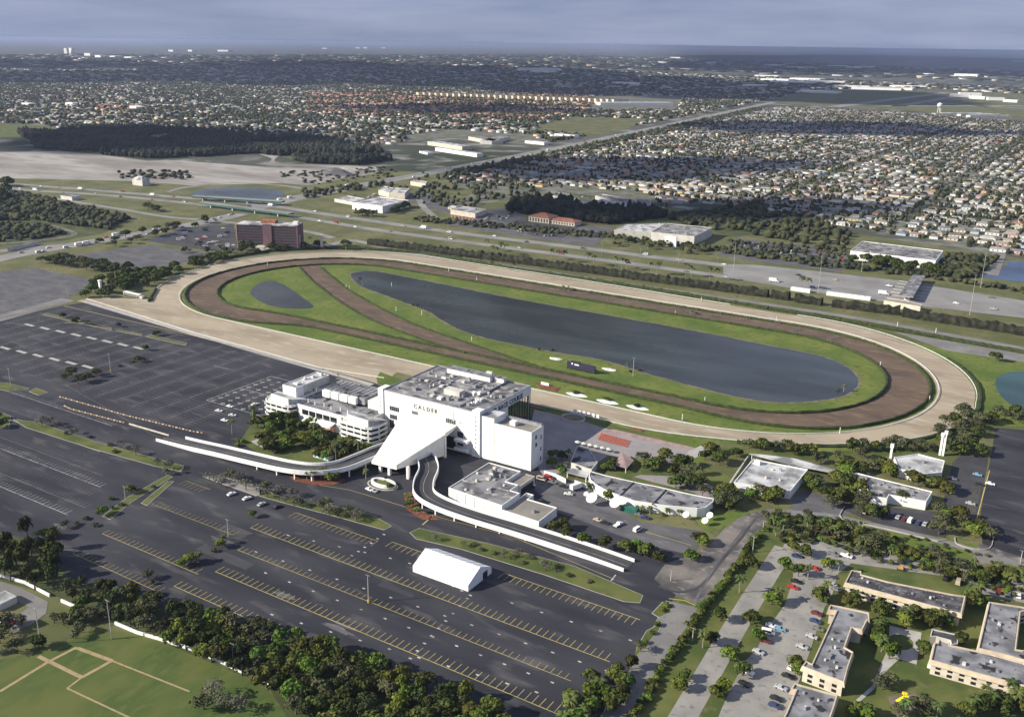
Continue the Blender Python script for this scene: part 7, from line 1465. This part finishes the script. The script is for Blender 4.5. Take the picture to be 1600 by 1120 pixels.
a = at(1467, 176); o = empty('water_tower', (*a, 0), 0, 'white water tower standing above houses at the airfield edge', 'water tower'); b = MB()
for k in range(5): b.cyl((6 * math.cos(k * 1.257), 6 * math.sin(k * 1.257), 0), (5 * math.cos(k * 1.257), 5 * math.sin(k * 1.257), 20), .7, .7, 6)
b.build('leg', 'white', o, local=True); b = MB(); b.cyl((0, 0, 19), (0, 0, 22), 5, 9, 14); b.cyl((0, 0, 22), (0, 0, 30), 9, 9, 14); b.cyl((0, 0, 30), (0, 0, 34), 9, 2, 14); b.build('tank', 'white', o, local=True)

# ================================================================ CLOUDS (cloud banks far above and outside the frame; their shadows fall on the city)
cm = bpy.data.materials.new('cloud'); cm.use_nodes = True; cm.node_tree.nodes['Principled BSDF'].inputs['Base Color'].default_value = (.85, .86, .88, 1); cm.node_tree.nodes['Principled BSDF'].inputs['Roughness'].default_value = 1; cm.node_tree.nodes['Principled BSDF'].inputs['Specular IOR Level'].default_value = 0
t = cm.node_tree; tb = t.nodes.new('ShaderNodeBsdfTranslucent'); tb.inputs['Color'].default_value = (.9, .9, .92, 1); ms = t.nodes.new('ShaderNodeMixShader'); ms.inputs[0].default_value = .5; t.links.new(t.nodes['Principled BSDF'].outputs[0], ms.inputs[1]); t.links.new(tb.outputs[0], ms.inputs[2]); t.links.new(ms.outputs[0], t.nodes['Material Output'].inputs['Surface'])
import bmesh
def cloud(gx, gy, rx, ry, ang, seed, alt=3000., thick=220.):
    sx = gx + sd.x / sd.z * alt; sy = gy + sd.y / sd.z * alt; rg = random.Random(seed); bm = bmesh.new()
    for k in range(26):
        t = rg.uniform(0, 2 * PI); q = math.sqrt(rg.random()); s_ = rg.uniform(.2, .42); mtx = Matrix.Translation((math.cos(t) * q * rx * .8, math.sin(t) * q * ry * .8, rg.uniform(0, thick * .3))) @ Matrix.Diagonal((rx * s_, ry * s_ * 1.1, thick * rg.uniform(.4, 1), 1)); bmesh.ops.create_icosphere(bm, subdivisions=2, radius=1, matrix=mtx)
    for v in bm.verts: v.co.x += rg.uniform(-.03, .03) * rx; v.co.y += rg.uniform(-.03, .03) * ry; v.co.z = max(v.co.z, -thick * .12)
    me = bpy.data.meshes.new('cloud_bank'); bm.to_mesh(me); bm.free(); me.materials.append(cm); o = bpy.data.objects.new('cloud_bank', me); COL.objects.link(o); o.location = (sx, sy, alt); o.rotation_euler = (0, 0, ang); tag(o, kind='stuff'); return o
VA = math.atan2(Fw.y, Fw.x)     # view direction on the ground
def shade(x0, x1, ya, yb, seed):
    "cloud whose shadow covers the ground between two pixel columns and two pixel rows"
    a, c = at((x0 + x1) / 2, yb), at((x0 + x1) / 2, ya); l, r = at(x0, (ya + yb) / 2), at(x1, (ya + yb) / 2)
    cloud((a[0] + c[0]) / 2, (a[1] + c[1]) / 2, math.hypot(c[0] - a[0], c[1] - a[1]) / 2 * 1.05, math.hypot(r[0] - l[0], r[1] - l[1]) / 2 * 1.05, math.atan2(c[1] - a[1], c[0] - a[0]), seed)
for i, q in enumerate(((250, 760, 97, 134, 1), (700, 1120, 118, 148, 2), (-100, 250, 96, 110, 3), (1000, 1330, 128, 158, 4), (1180, 1410, 146, 164, 5), (1090, 1420, 193, 212, 6), (1140, 1700, 88, 112, 7), (560, 760, 163, 178, 10), (840, 1100, 318, 350, 11), (-100, 420, 112, 130, 13), (640, 960, 104, 124, 14), (30, 330, 206, 240, 15), (760, 1000, 250, 285, 12))): shade(*q)  # the unseen bank over the left wood is added to darken it
# ================================================================ HAZE
hb = MB(); hb.box(-190000, -190000, -1, 190000, 190000, 222); hz_ = hb.build('haze', 'white'); hz_.data.materials.clear()
hm = bpy.data.materials.new('haze_air'); hm.use_nodes = True; t = hm.node_tree; t.nodes.clear(); pv_ = t.nodes.new('ShaderNodeVolumePrincipled'); ou = t.nodes.new('ShaderNodeOutputMaterial')
pv_.inputs['Color'].default_value = (.48, .57, .84, 1); pv_.inputs['Density'].default_value = HAZE; pv_.inputs['Anisotropy'].default_value = .2; t.links.new(pv_.outputs[0], ou.inputs['Volume']); hz_.data.materials.append(hm); tag(hz_, kind='stuff')
